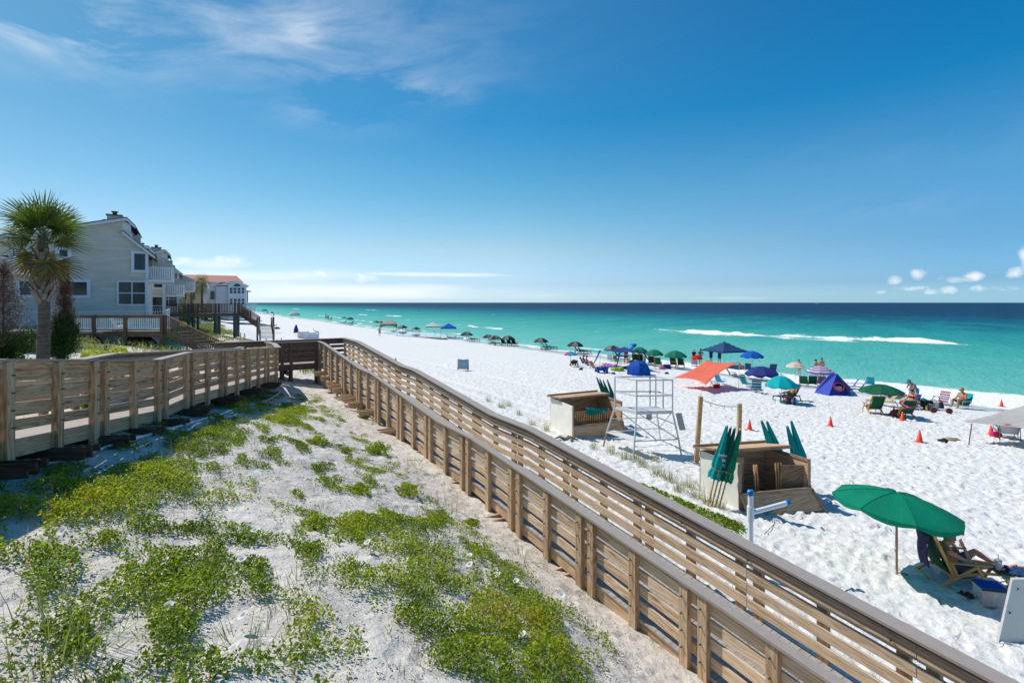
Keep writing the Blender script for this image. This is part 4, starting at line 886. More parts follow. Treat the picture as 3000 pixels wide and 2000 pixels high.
def gable_house(name, label, zoff=0, base_s=51.5, full=True):
    o = empty(name, (0, 0, 0), 0, label, 'house'); q = lambda x, y: P1.nz(*SP(x, y)); dz = Vector((D2[0], D2[1], 0))
    zb = 3.2
    pk = q(1100, 350); cl = q(1100, 462); ev = q(1332, 632); lf = q(0, 507); slope = (pk[1]-lf[1])/(pk[0]-lf[0]); nL = -30; zL = pk[1]-slope*(pk[0]-nL)
    poly = [(ev[0], zb), ev, cl, pk, (nL, zL), (nL, zb)]; DEP = 8.5
    m = MB(); m.prism([P1.p(a, b) for a, b in poly], dz*DEP); m.build('wall', M_SID, o)
    def slab(n0, z0, n1, z1, th=.14, s0=-.35, s1=DEP+.3, nm='roof', lift=.02):
        m = MB(); m.prism([P1.p(n0, z0+lift, s0), P1.p(n1, z1+lift, s0), P1.p(n1, z1+lift+th, s0), P1.p(n0, z0+lift+th, s0)], dz*(s1-s0)); rf = m.build(nm, M_ROOF, o)
        m = MB(); m.prism([P1.p(n0, z0-.14, s0-.03), P1.p(n1, z1-.14, s0-.03), P1.p(n1, z1+lift+.04, s0-.03), P1.p(n0, z0+lift+.04, s0-.03)], dz*.025); m.build('fascia', M_TRIM, rf)
    slab(pk[0], pk[1], nL, zL)
    e2 = q(1398, 690); slab(cl[0]+.02, cl[1], e2[0], e2[1])
    tip = q(1222, 420); mid = q(1150, 352); slab(pk[0]-.02, pk[1]+.02, mid[0], mid[1]+.02, nm='dormer_roof', s1=DEP+.3); slab(mid[0], mid[1], tip[0], tip[1], nm='dormer_roof', s1=DEP+.3)
    # clerestory wall and its windows on the sea side
    m = MB(); a = pk[0]+.55
    m.prism([P1.p(pk[0], cl[1]-.3, .02), P1.p(a, cl[1]-.55, .02), P1.p(a, mid[1]-.35, .02), P1.p(pk[0], pk[1]-.02, .02)], dz*(DEP-.1)); m.build('clerestory', M_TRIM, o)
    m = MB()
    for k in range(5): z0 = cl[1]-.1; m.prism([P1.p(a+.01, z0, .4+k*1.6), P1.p(a+.01, z0, 1.7+k*1.6), P1.p(a+.01, z0+.85, 1.7+k*1.6), P1.p(a+.01, z0+.85, .4+k*1.6)], Vector((N2[0], N2[1], 0))*.02)
    m.build('clerestory_window', M_GLD, o)
    # corner boards
    m = MB(); m.beam(P1.p(ev[0]-.06, zb, -.03), P1.p(ev[0]-.06, ev[1]-.1, -.03), .18, .06, up=D2+(0,)); m.build('corner_board', M_TRIM, o)
    def R4(x0, y0, x1, y1): a = q(x0, y1); b = q(x1, y0); return (a[0], a[1], b[0], b[1])
    window(P1, o, R4(1210, 658, 1308, 800), 2, 1, .22)
    window(P1, o, R4(1066, 910, 1310, 1112), 2, 2, .10, mull=M_TRIM, fr=.07)
    if full:
        window(P1, o, R4(537, 622, 610, 682), 1, 1, .24); window(P1, o, R4(122, 618, 238, 698), 1, 1, .2, blind=True)
        window(P1, o, R4(570, 912, 784, 1028), 2, 1, .22); window(P1, o, R4(178, 905, 400, 1026), 2, 1, .22)
    # chimney, vents
    c = q(1008, 352); m = MB(); m.beam(P1.p(c[0], c[1]-.3, 2.2), P1.p(c[0], c[1]+.62, 2.2), .95, .9, up=D2+(0,)); ch = m.build('chimney', M_SID, o)
    m = MB(); m.beam(P1.p(c[0], c[1]+.60, 2.2), P1.p(c[0], c[1]+.70, 2.2), 1.1, 1.05, up=D2+(0,)); m.tube([P1.p(c[0], c[1]+.7, 2.2), P1.p(c[0], c[1]+.95, 2.2)], .16, 10); m.tube([P1.p(c[0], c[1]+.93, 2.2), P1.p(c[0], c[1]+1.0, 2.2)], .25, 10); m.build('chimney_cap', M_FRD, ch)
    c = q(900, 380); m = MB(); m.prism([P1.p(c[0]-.75, c[1]-.3, 3), P1.p(c[0]+.75, c[1]-.3, 3), P1.p(c[0]+.75, c[1]+.35, 3), P1.p(c[0], c[1]+.75, 3), P1.p(c[0]-.75, c[1]+.35, 3)], dz*1.2); m.build('roof_vent', M_SID, o)
    c = q(1190, 500); m = MB(); m.beam(P1.p(c[0], c[1]-.9, 3.2), P1.p(c[0], c[1]+.40, 3.2), .8, .8, up=D2+(0,)); m.build('chimney', M_SID, o)
    # balcony
    b0 = q(1340, 887); b1 = q(1503, 887); n0, n1, zf = ev[0], ev[0]+1.75, b0[1]; m = MB()
    m.prism([P1.p(n0, zf-.18, .15), P1.p(n1, zf-.18, .15), P1.p(n1, zf, .15), P1.p(n0, zf, .15)], dz*6.5); bl = m.build('balcony', M_VINYL, o)
    m = MB(); balusters(m, P1.p(n0+.05, zf, .2), P1.p(n1, zf, .2), 1.02, .15, .06); balusters(m, P1.p(n1-.05, zf, .2), P1.p(n1-.05, zf, 6.6), 1.02, .15, .06); m.build('balustrade', M_VINYL, bl)
    m = MB(); m.prism([P1.p(n0, zf+.2, 6.65), P1.p(n1+.1, zf+.2, 6.65), P1.p(n1+.1, zf+1.6, 6.65), P1.p(n0, ev[1]+.1, 6.65)], dz*.15); m.build('side_wall', M_SID, o)
    m = MB()
    for k in range(3): m.prism([P1.p(n0+.02, zf+.05, .6+2*k), P1.p(n0+.02, zf+.05, 2.2+2*k), P1.p(n0+.02, zf+2.1, 2.2+2*k), P1.p(n0+.02, zf+2.1, .6+2*k)], Vector((N2[0], N2[1], 0))*.02); m.prism([P1.p(n0+.02, zb+.9, .6+2*k), P1.p(n0+.02, zb+.9, 2.2+2*k), P1.p(n0+.02, zb+2.9, 2.2+2*k), P1.p(n0+.02, zb+2.9, .6+2*k)], Vector((N2[0], N2[1], 0))*.02)
    m.build('glass_door', M_GLD, o)
    return o
h1 = gable_house('grey_house', 'large grey clapboard house with white framed windows and chimney behind the fan palm')
h2 = copy_tree(h1, label='farther grey house with chimney and balcony, between the large grey house and the red roof')
dx, dy = sn(24.5, 2.1); h2.location = (dx, dy, -.35)
h3 = copy_tree(h1, label='third grey row house, mostly hidden behind the farther grey house'); dx, dy = sn(12, .9); h3.location = (dx, dy, -1.1)
# white house with arched window
P3 = Plane(157); q3 = lambda x, y: P3.nz(500+.1531*x, 780+.1531*y); dz3 = Vector((D2[0], D2[1], 0))
wh = empty('white_house', (0, 0, 0), 0, 'white two storey beach house with an arched window facing the dunes', 'house')
def poly3(pts, dep, mat, nm, par, ds=0): m = MB(); m.prism([P3.p(*q3(x, y), ds) for x, y in pts], dz3*dep); return m.build(nm, mat, par)
poly3([(1100, 1000), (1450, 1000), (1450, 350), (1290, 295), (1240, 290), (1100, 350)], 12, M_WH, 'wall', wh)
poly3([(870, 1000), (1100, 1000), (1100, 380), (870, 385)], 9, M_SID2, 'wing', wh, .8); poly3([(620, 1000), (870, 1000), (870, 385), (740, 385), (740, 410), (620, 410)], 9, M_SID2, 'wing', wh, 1.8)
poly3([(860, 372), (1110, 362), (1240, 278), (1160, 283)], 10, M_LTROOF, 'roof', wh, .3); poly3([(1240, 276), (1290, 286), (1500, 378), (1490, 392), (1260, 296), (1235, 290), (1090, 372), (1085, 358)], 12, M_LTROOF, 'roof', wh, -.5)
poly3([(700, 300), (960, 298), (870, 380), (740, 380)], 8, M_LTROOF, 'roof', wh, 1.2)
for x0, x1 in ((1125, 1182), (1203, 1260), (1281, 1336), (1357, 1412)):
    for y0, y1 in ((405, 522), (615, 735)):
        a = q3(x0, y1); b = q3(x1, y0); window(P3, wh, (a[0], a[1], b[0], b[1]), 1, 2, .22, mull=M_TRIM, fr=.12)
c = q3(1270, 392); r_ = (q3(1338, 392)[0]-q3(1203, 392)[0])/2; m = MB(); m.prism([P3.p(c[0]+r_*math.cos(R(a)), c[1]+r_*math.sin(R(a)), -.05) for a in range(0, 181, 15)], dz3*.04); aw = m.build('arched_window', M_GLD, wh)
c = q3(805, 500); m = MB(); m.prism([P3.p(c[0]+x, c[1]+y, 1.7) for x, y in [(-.45, -1.9), (.45, -1.9), (.45, 0)]+[(.45*math.cos(R(a)), .45*math.sin(R(a))) for a in (30, 60, 90, 120, 150)]+[(-.45, 0)]], dz3*.05); m.build('arched_window', M_GLD, wh)
m = MB(); a = q3(1450, 790); balusters(m, P3.p(a[0], a[1], -1), P3.p(a[0]+2.2, a[1], -1), 1.2, .35, .12); m.prism([P3.p(a[0]-.2, a[1]-.8, -1), P3.p(a[0]+2.2, a[1]-.8, -1), P3.p(a[0]+2.2, a[1]-.02, -1), P3.p(a[0]-.2, a[1]-.02, -1)], dz3*6); m.build('balcony', M_VINYL, wh)
poly3([(1450, 462), (1540, 475), (1538, 488), (1450, 480)], 6, M_RED, 'porch_roof', wh, -.5)
m = MB(); a = q3(1468, 690); b = q3(1468, 490); m.beam(P3.p(*a, 0), P3.p(*b, 0), .25, .25); m.build('porch_post', M_BRWALL, wh)
# red roofed building
P4 = Plane(195); q4 = lambda x, y: P4.nz(500+.1531*x, 780+.1531*y)
rr = empty('red_roofed_building', (0, 0, 0), 0, 'wide building with a red metal roof behind the white house', 'building')
def poly4(pts, dep, mat, nm, ds=0, par=None): m = MB(); m.prism([P4.p(*q4(x, y), ds) for x, y in pts], dz3*dep); return m.build(nm, mat, par or rr)
poly4([(150, 1000), (1340, 1000), (1340, 300), (150, 295)], 14, M_BRWALL, 'wall')
a, b, c, d_ = q4(180, 290), q4(1392, 310), q4(1300, 165), q4(275, 137); m = MB()
A, B, C_, D_ = P4.p(*a, -1), P4.p(*b, -1), P4.p(*c, 7), P4.p(*d_, 7); C_.z = D_.z = (C_.z+D_.z)/2; B.z = A.z; A2, B2 = P4.p(*a, 15), P4.p(*b, 15); A2.z = B2.z = A.z
m.add([A, B, C_, D_, A2, B2], [[0, 1, 2, 3], [1, 5, 2], [5, 4, 3, 2], [4, 0, 3], [0, 4, 5, 1]]); m.build('roof', M_RED, rr)
pe = empty('peach_house', (0, 0, 0), 0, 'small peach coloured house with pink roof between the grey house and the white house', 'house'); P5 = Plane(150); q5 = lambda x, y: P5.nz(500+.1531*x, 780+.1531*y)
m = MB(); m.prism([P5.p(*q5(x, y)) for x, y in ((150, 1000), (575, 1000), (575, 475), (150, 475))], dz3*6); m.build('wall', M_PEACH, pe)
m = MB(); m.prism([P5.p(*q5(x, y), -.4) for x, y in ((140, 478), (590, 478), (560, 435), (180, 450))], dz3*7); m.build('roof', plain('pink_tile_roof', (.58, .30, .25), .8, .15, 3, .3), pe)
for x0, x1 in ((430, 460), (250, 300)): a = q5(x0, 640); b = q5(x1, 500); window(P5, pe, (a[0], a[1], b[0], b[1]), 1, 1, 0)
# frosted balcony house at the left edge
hb_ = empty('balcony_house', (0, 0, 0), 0, 'corner of a grey house with a frosted glass balcony cut off by the left edge', 'house')
yy0 = 23; q0 = lambda x, y, Y=yy0: P(*SP(x, y), Y)
m = MB(); m.prism([q0(-600, 560), q0(82, 690), q0(82, 600), q0(-600, 200)], (-4.2, 4, 0)); m.build('wall', M_SID, hb_)
m = MB(); m.prism([q0(-600, 170), q0(100, 588), q0(100, 612), q0(-600, 215)], (-4.8, 4.5, 0)); m.build('roof', M_ROOF, hb_)
m = MB(); m.prism([q0(-600, 770), q0(-600, 815), q0(250, 845, 24), q0(250, 838, 24)], (0, .8, 0)); sl = m.build('balcony_floor', M_VINYL, hb_)
m = MB()
for x0, x1 in ((-600, -90), (-85, 85), (92, 175), (182, 250)):
    t0 = (x0+600)/850; t1 = (x1+600)/850; m.prism([q0(x0, 770+t0*66), q0(x1, 770+t1*66), q0(x1, 640+t1*90 if x1 > 90 else 665), q0(x0, 640+t0*90 if x0 > 90 else 665)], (0, .02, 0))
m.build('balcony_panel', M_FROST, sl)
m = MB(); m.beam(q0(-600, 655), q0(90, 665), .06, .05); m.beam(q0(90, 668), q0(255, 735), .06, .05)
for x, y0, y1 in ((88, 668, 825), (178, 700, 832), (253, 735, 842)): m.beam(q0(x, y1), q0(x, y0), .05, .05)
m.build('balcony_rail', M_TRIM, sl)
# ---------------- pool terrace and its timber front ----------------
pt = empty('pool_terrace', (0, 0, 0), 0, 'raised pool terrace with brown timber rail and stairs before the large grey house', 'terrace')
Yt = 31.0; T = lambda u, v, Y=Yt: P(u, v, Y)
zt = T(480, 970).z
m = MB(); m.prism([Vector((-36, 30.6, zt-.12)), Vector((-20.9, 31, zt-.12)), Vector((-26.5, 40, zt-.12)), Vector((-38, 40, zt-.12))], (0, 0, .12)); m.build('terrace_floor', M_CONC, pt)
m = MB(); m.prism([Vector((-32, 33, zt+.004)), Vector((-24, 33, zt+.004)), Vector((-24, 37, zt+.004)), Vector((-32, 37, zt+.004))], (0, 0, .02)); m.build('pool', M_POOL, pt)
fl, frr = T(205, 970), T(480, 970)
m = MB(); m.beam(fl+Vector((0, -.05, -.16)), frr+Vector((0, -.05, -.16)), .1, .34); m.beam(fl+Vector((0, -.06, .95)), frr+Vector((0, -.06, .95)), .14, .05); m.beam(fl+Vector((0, -.06, .86)), frr+Vector((0, -.06, .86)), .04, .12); m.beam(fl+Vector((0, -.06, .08)), frr+Vector((0, -.06, .08)), .05, .07); rl = m.build('front_rail', M_BR, pt)
for u in (212, 280, 371, 478): m = MB(); p = T(u, 970); m.beam(Vector((p.x, p.y-.1, ground(p.x, p.y)-.2)), Vector((p.x, p.y-.1, zt+.98)), .16, .16); m.build('post', M_BR, rl)
m = MB()
for u in np.arange(222, 474, 6.3):
    p = T(u, 970); m.beam(Vector((p.x, p.y-.06, zt+.1)), Vector((p.x, p.y-.06, zt+.82)), .035, .035)
m.build('baluster', M_VINYL, rl)
m = MB()
for (ua, ub) in ((290, 366), (444, 470), (-60, 280)):
    a, b = T(ua, 990), T(ub, 990); z1 = zt-.33; n_ = int((b.x-a.x)/.12)
    for k in range(n_):
        x = a.x+k*.12; hh = 1.0
        m.beam(Vector((x, 31.0, z1-hh)), Vector((min(x+hh, b.x), 31.0, z1-hh+min(hh, b.x-x))), .012, .035, up=(0, 1, 0)); m.beam(Vector((x, 31.02, z1)), Vector((min(x+hh, b.x), 31.02, z1-min(hh, b.x-x))), .012, .035, up=(0, 1, 0))
m.build('lattice', M_VINYL, pt)
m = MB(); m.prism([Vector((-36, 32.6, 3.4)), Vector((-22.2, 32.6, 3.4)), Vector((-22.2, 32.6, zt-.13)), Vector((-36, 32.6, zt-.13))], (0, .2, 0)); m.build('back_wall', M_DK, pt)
def stair(a, b, w, side, n, parent, mt, rail_h=.98, bal=M_BR, strg=.28, both=True):
    """straight flight from a (top) to b (foot); side = across vector"""
    a = Vector(a); b = Vector(b); sd = Vector(side).normalized(); m = MB()
    for o_ in (0, w): m.beam(a+sd*o_-Vector((0, 0, .12)), b+sd*o_-Vector((0, 0, .12)), .05, strg)
    m.build('stringer', mt, parent); m = MB(); run = Vector((b.x-a.x, b.y-a.y, 0))/n
    for k in range(n): p = a+run*(k+.5); z = a.z+(b.z-a.z)*(k+.6)/n; m.beam(Vector((p.x, p.y, z))+sd*.03, Vector((p.x, p.y, z))+sd*(w-.03), run.length*1.0, .045)
    m.build('step', M_GR if mt is M_BR else mt, parent); m = MB()
    for o_ in ((0, w) if both else (0,)):
        A, B = a+sd*o_, b+sd*o_; U = Vector((0, 0, 1)); m.beam(A+U*rail_h, B+U*rail_h, .09, .045); m.beam(A+U*.12, B+U*.12, .04, .07); L_ = (B-A).length; k = int(L_/.15)
        for i in range(k+1): p = A.lerp(B, i/k); m.beam(p+U*.1, p+U*(rail_h-.02), .04, .04)
        for f_ in (0, .5, 1): p = A.lerp(B, f_); m.beam(p-U*.25, p+U*(rail_h+.02), .11, .11)
    m.build('stair_rail', bal, parent)
sa = T(484, 970); sb = P(650, 1051, 29.6); sb.z = max(sb.z, ground(sb.x, sb.y)+.12)
stair(sa, sb, 1.5, (.35, 1, 0), 9, pt, M_BR, both=False)
wf = empty('pool_fence', (0, 0, 0), 0, 'white metal pool fence running along the terrace below the grey house', 'fence'); m = MB()
balusters(m, (T(35, 960).x, 31.5, zt), (T(478, 960).x, 31.5, zt), 1.18, .17, .016, .035); balusters(m, (-37, 39.2, zt), (-26.2, 39.2, zt), 1.3, .18, .018, .035); balusters(m, (-21.3, 31.5, zt), (-26.2, 39.2, zt), 1.25, .18, .018, .035); balusters(m, (-37, 24.5, zt-.2), (-30.5, 31.3, zt), 1.18, .17, .016, .035); m.build('fence_panel', plain('grey_white_fence', (.46, .50, .55), .4, .05, 5, .05), wf)
M_ADI = plain('white_adirondack_plastic', (.74, .76, .78), .5, .05, 5, .05)
def adirondack():
    o = empty('adirondack_chair', (0, 0, 0), 0, 'x', 'chair', 'white adirondack chairs near the houses'); m = MB()
    for k in range(5): m.beam((-.24+.12*k, -.25, .36), (-.24+.12*k, .3, .24), .1, .02)
    m.build('seat', M_ADI, o); m = MB()
    for k in range(5): m.beam((-.24+.12*k, .28, .24), (-.26+.13*k, .62, 1.0-.05*abs(k-2)), .1, .02)
    m.build('backrest', M_ADI, o)
    for sx in (-.33, .33):
        m = MB(); m.beam((sx, -.3, .56), (sx, .45, .56), .13, .025); m.beam((sx, -.26, 0), (sx, -.26, .55), .09, .03); m.beam((sx, -.2, .3), (sx, .6, .02), .03, .12); m.build('arm', M_ADI, o)
    return o
ad0 = adirondack(); ad0.location = (-24.3, 31.9, zt); ad0.rotation_euler = (0, 0, 2.5); ad0['label'] = 'white adirondack chair on the pool terrace behind the balusters'
copy_tree(ad0, P(575, 925, 90), -1.2, 'left white adirondack chair on the dune under the timber walkover'); copy_tree(ad0, P(597, 928, 88), .9, 'right white adirondack chair on the dune under the timber walkover')
for o in [x for x in bpy.data.objects if x.name.startswith('adirondack_chair.')]: o.location.z = ground(o.location.x, o.location.y)
# ---------------- timber walkover over the far dune ----------------
wk = empty('dune_walkover', (0, 0, 0), 0, 'dark timber walkover on tall posts with stairs down to the beach', 'walkover')
Yw = 62.0; wl, wr = P(440, 917, Yw-4), P(700, 917, Yw); wr.z = wl.z = CZ-31/F*Yw; WD = Vector((-.30, .95, 0))*1.8
m = MB(); m.prism([wl, wr, wr+WD, wl+WD], (0, 0, -.06)); m.build('walkway_floor', M_BR, wk)
for nm, off_ in (('railing', Vector((0, 0, 0))), ('railing', WD)):
    m = MB(); balusters(m, wl+off_, wr+off_, 1.12, .17, .05, .06); m.beam(wl+off_-Vector((0, 0, .2)), wr+off_-Vector((0, 0, .2)), .06, .3)
    rl = m.build(nm, M_BR, wk)
    for u in (553, 567, 631, 688, 470):
        p = P(u, 917, Yw-4+4*(u-440)/260)+off_; g = ground(p.x, p.y); m = MB(); m.tube([(p.x, p.y, g-.3), (p.x, p.y, wl.z-.1)], .19 if u != 567 else .13, 10); m.build('pile', plain('greenish_treated_pile', (.10, .125, .115), .9, .3, 3, .4), rl)
        m = MB(); m.beam((p.x, p.y, wl.z-.3), (p.x, p.y, wl.z+1.16), .14, .14); m.build('post', M_BR, rl)
f1 = P(754, 953, 60.5); stair(wr, f1, 1.6, (-.3, .95, 0), 11, wk, M_BR)
m = MB(); f2 = f1+Vector((2.0, .2, 0)); m.prism([f1, f2, f2+Vector((-.5, 1.6, 0)), f1+Vector((-.5, 1.6, 0))], (0, 0, -.08)); m.build('landing', M_GR, wk)
f3 = P(762, 993, 57.6); f3.z = max(ground(f3.x, f3.y), 3.1); stair(f1+Vector((.15, -.1, -.05)), f3, 1.5, (1, .1, 0), 10, wk, M_GR, bal=M_GR)
for dx_ in (0, 1.9): m = MB(); m.beam(Vector((f1.x+dx_, f1.y, ground(f1.x, f1.y)-.2)), Vector((f1.x+dx_, f1.y, f1.z+1.0)), .16, .16); m.build('post', M_BR, wk)
# sand fence posts
for k, (u, vb, vt) in enumerate(((812, 990, 964), (823, 992, 960), (829, 991, 972), (840, 992, 968), (841, 989, 963), (852, 992, 970), (780, 992, 974), (800, 990, 975), (705, 975, 955), (715, 978, 958))):
    Y = 54+k*.7; p = P(u, vb, Y); p.z = ground(p.x, p.y); m = MB(); h_ = (vb-vt)/F*Y; m.tube([(0, 0, -.2), (.03*(k % 3-1), 0, h_)], [.06, .05], 6)
    o = m.build('fence_post', M_GR); o.location = p; o.rotation_euler = (.04*(k % 3-1), .05*(k % 2), 0); tag(o, ['first', 'second', 'third', 'fourth', 'fifth', 'sixth', 'seventh', 'eighth', 'ninth', 'tenth'][k]+' weathered stake of the broken sand fence, counting from the beach stairs', 'fence post', 'weathered stakes of the sand fence')
# thin rope post in the yard
pr = P(312, 1035, 24); pr.z = ground(pr.x, pr.y); m = MB(); m.beam(pr, pr+Vector((0, 0, .45)), .12, .12); m.tube([pr+Vector((0, 0, .42)), P(470, 1021, 27)], .012, 5); m.tube([pr+Vector((0, 0, .42)), P(225, 985, 27)], .012, 5); tag(m.build('rope_post', M_GR), 'short grey post with rope behind the boardwalk', 'post')
# yard planting
YG = 'yellow green shrubs in the yard behind the boardwalk'
for u, v_, w_, h_, n, lab, mt in ((330, 1035, 1.3, .35, 2600, 'yellow green groundcover right of the palm trunk', M_COVER), (230, 1040, 1.3, .38, 2600, 'bright groundcover at the foot of the palm', M_COVER), (60, 1000, 1.1, .3, 1500, 'pale green groundcover below the pool fence at left', M_COVER), (45, 1035, .5, .55, 900, 'orange tipped bushy shrub left of the palm', M_COVER), (10, 1040, .6, .9, 1500, 'dark green shrub at the left edge of the boardwalk yard', M_DGREEN), (420, 1022, .9, .25, 1500, 'low scrub in front of the terrace lattice', M_GRASS)):
    p = G(u, v_); Y = 17 if u < 300 else 22; p = P(u, v_, Y); p.z = ground(p.x, p.y); q = bush_proto(n, w_, h_); root = empty('yard_shrub', p, 0, lab, 'shrub', YG)
    leaves_mesh('foliage', q, q+RNG.normal(size=q.shape)*.15, RNG.uniform(.03, .055, n), mt, root, asp=2, col=np.clip(RNG.normal(.75 if mt is M_COVER else .4, .15, n), 0, 1)); m = MB(); m.tube([(0, 0, -.05), (0, 0, h_*.7)], [.03, .01], 5); m.build('stem', M_BR, root)
# marram grass of the far dune as one mass
n_ = 60000; a = RNG.uniform(30, 120, n_); b = RNG.uniform(-6, 7.5, n_); z = hz(a, b); pr = np.clip((fbm(a/6, b/3.5, 4, 12)-.40)*4, 0, 1)*np.clip((7.3-b)/2, 0, 1); k = RNG.random(n_) < pr; a, b, z = a[k], b[k], z[k]
hh = RNG.uniform(.15, .55, len(a))
leaves_mesh('dune_grass', np.stack([D2[0]*a+N2[0]*b, D2[1]*a+N2[1]*b, z+hh*.45], -1), np.stack([RNG.normal(size=len(a)), RNG.normal(size=len(a)), a*0+.25], -1), hh*.10+.03, M_GRASS, asp=7, up=np.stack([RNG.normal(size=len(a)), RNG.normal(size=len(a)), a*0], -1), col=np.clip(RNG.normal(.62, .2, len(a)), 0, 1))
tag(bpy.data.objects['dune_grass'], kind='stuff', label='pale green dune grass under the walkover', cat='grass')
# palms near the far houses
for u, vt, vb, Y, lab in ((592, 822, 893, 100, 'distant fan palm in front of the white house'), (561, 842, 895, 95, 'short distant palm left of the taller one by the white house')):
    p = P(u, vb, Y); zt_ = P(u, vt, Y).z; p.z = ground(p.x, p.y); h_ = zt_-p.z; c = palm('cabbage_palm', p, h_-.8, .22, 2.4 if u > 580 else 2.0, 16, lab, boots=False, small=True)
for u, v_, w_, Y, lab in ((545, 893, 2.6, 92, 'dark shrub thicket between the grey and peach houses'), (606, 897, 2.0, 110, 'light green hedge below the white house'), (525, 890, 2.2, 88, 'dark shrub beside the second grey house')):
    p = P(u, v_, Y); g = ground(p.x, p.y); h_ = max(p.z+1.4-g, 2); p.z = g; q = bush_proto(1800, w_, h_); root = empty('shrub', p, 0, lab, 'shrub'); leaves_mesh('foliage', q, q+RNG.normal(size=q.shape)*.2, RNG.uniform(.12, .25, 1800), M_DGREEN, root, asp=1.5); m = MB(); m.tube([(0, 0, -.1), (0, 0, h_*.6)], [.08, .03], 5); m.build('stem', M_BR, root)
# ---------------- beach furniture builders ----------------
M_WPOLE = plain('varnished_wood_pole', (.45, .25, .11), .5, .2, 6, .1); M_ALU = plain('brushed_aluminium', (.62, .63, .64), .35, .1, 8, .05, metal=.8)
M_WPAINT = plain('chipped_white_paint', (.64, .64, .63), .55, .16, 10, .15); M_BLK = plain('black_plastic', (.02, .02, .022), .5, .1, 5, .05)
M_CHW = wood('chair_wood', (.66, .42, .19), (.54, .31, .12), (.36, .19, .07)); M_CHD = wood('dark_chair_wood', (.17, .125, .09), (.12, .085, .06), (.07, .05, .035))
def C(name, c, tr=.22): return cloth(name, c, tr)
FAB = {'black': C('black_canvas', (.025, .025, .028), .05), 'grey': C('grey_canvas', (.20, .19, .185), .1), 'green': C('green_canvas', (.005, .17, .09), .12), 'dgreen': C('dark_green_canvas', (.008, .10, .055), .1), 'teal': C('teal_canvas', (.0, .30, .33), .15), 'cyan': C('turquoise_canvas', (.0, .42, .46), .25),
 'blue': C('blue_canvas', (.005, .10, .50), .2), 'sky': C('light_blue_canvas', (.05, .42, .66), .2), 'navy': C('navy_canvas', (.025, .035, .20), .1), 'slate': C('slate_blue_canvas', (.015, .065, .16), .08), 'royal': C('royal_blue_nylon', (.004, .085, .45), .15), 'white': C('white_canvas', (.72, .72, .72), .3), 'offw': C('off_white_canvas', (.55, .52, .46), .3),
 'tan': C('tan_canvas', (.45, .38, .26), .25), 'pink': C('magenta_canvas', (.65, .03, .16), .25), 'orange': C('coral_sail_cloth', (.95, .27, .17), .45), 'red': C('red_canvas', (.6, .02, .02), .25), 'olive': C('olive_canvas', (.20, .25, .07), .2), 'yellow': C('yellow_towel', (.62, .42, .04), .2), 'purple': C('purple_cloth', (.14, .10, .42), .2), 'sail': C('pale_grey_sail_cloth', (.50, .485, .47), .25),
 'rose': C('rose_towel', (.72, .22, .26), .2), 'lime': C('lime_vinyl', (.30, .48, .04), .2), 'lilac': C('lilac_vinyl', (.36, .20, .70), .2), 'tealg': C('teal_green_canvas', (.0, .20, .17), .12)}
ST = {'beige': stripes('beige_striped_canvas', [(.62, .45, .32), (.72, .64, .55), (.45, .33, .25), (.70, .58, .48)], 2.5), 'rwb': stripes('purple_pink_striped_canvas', [(.16, .10, .42), (.62, .66, .72), (.60, .10, .16), (.10, .22, .34), (.70, .70, .74), (.24, .12, .45)], 2.0),
 'bluestripe': stripes('blue_striped_webbing', [(.01, .10, .26), (.02, .30, .40), (.55, .60, .60), (.01, .14, .30)], 3), 'redwhite': stripes('red_white_striped_webbing', [(.65, .62, .6), (.55, .04, .05), (.65, .62, .6), (.05, .06, .35)], 2.5), 'whiteblue': stripes('white_blue_webbing', [(.70, .72, .75), (.35, .42, .55)], 5)}
def pal(k): return FAB.get(k) or ST[k]
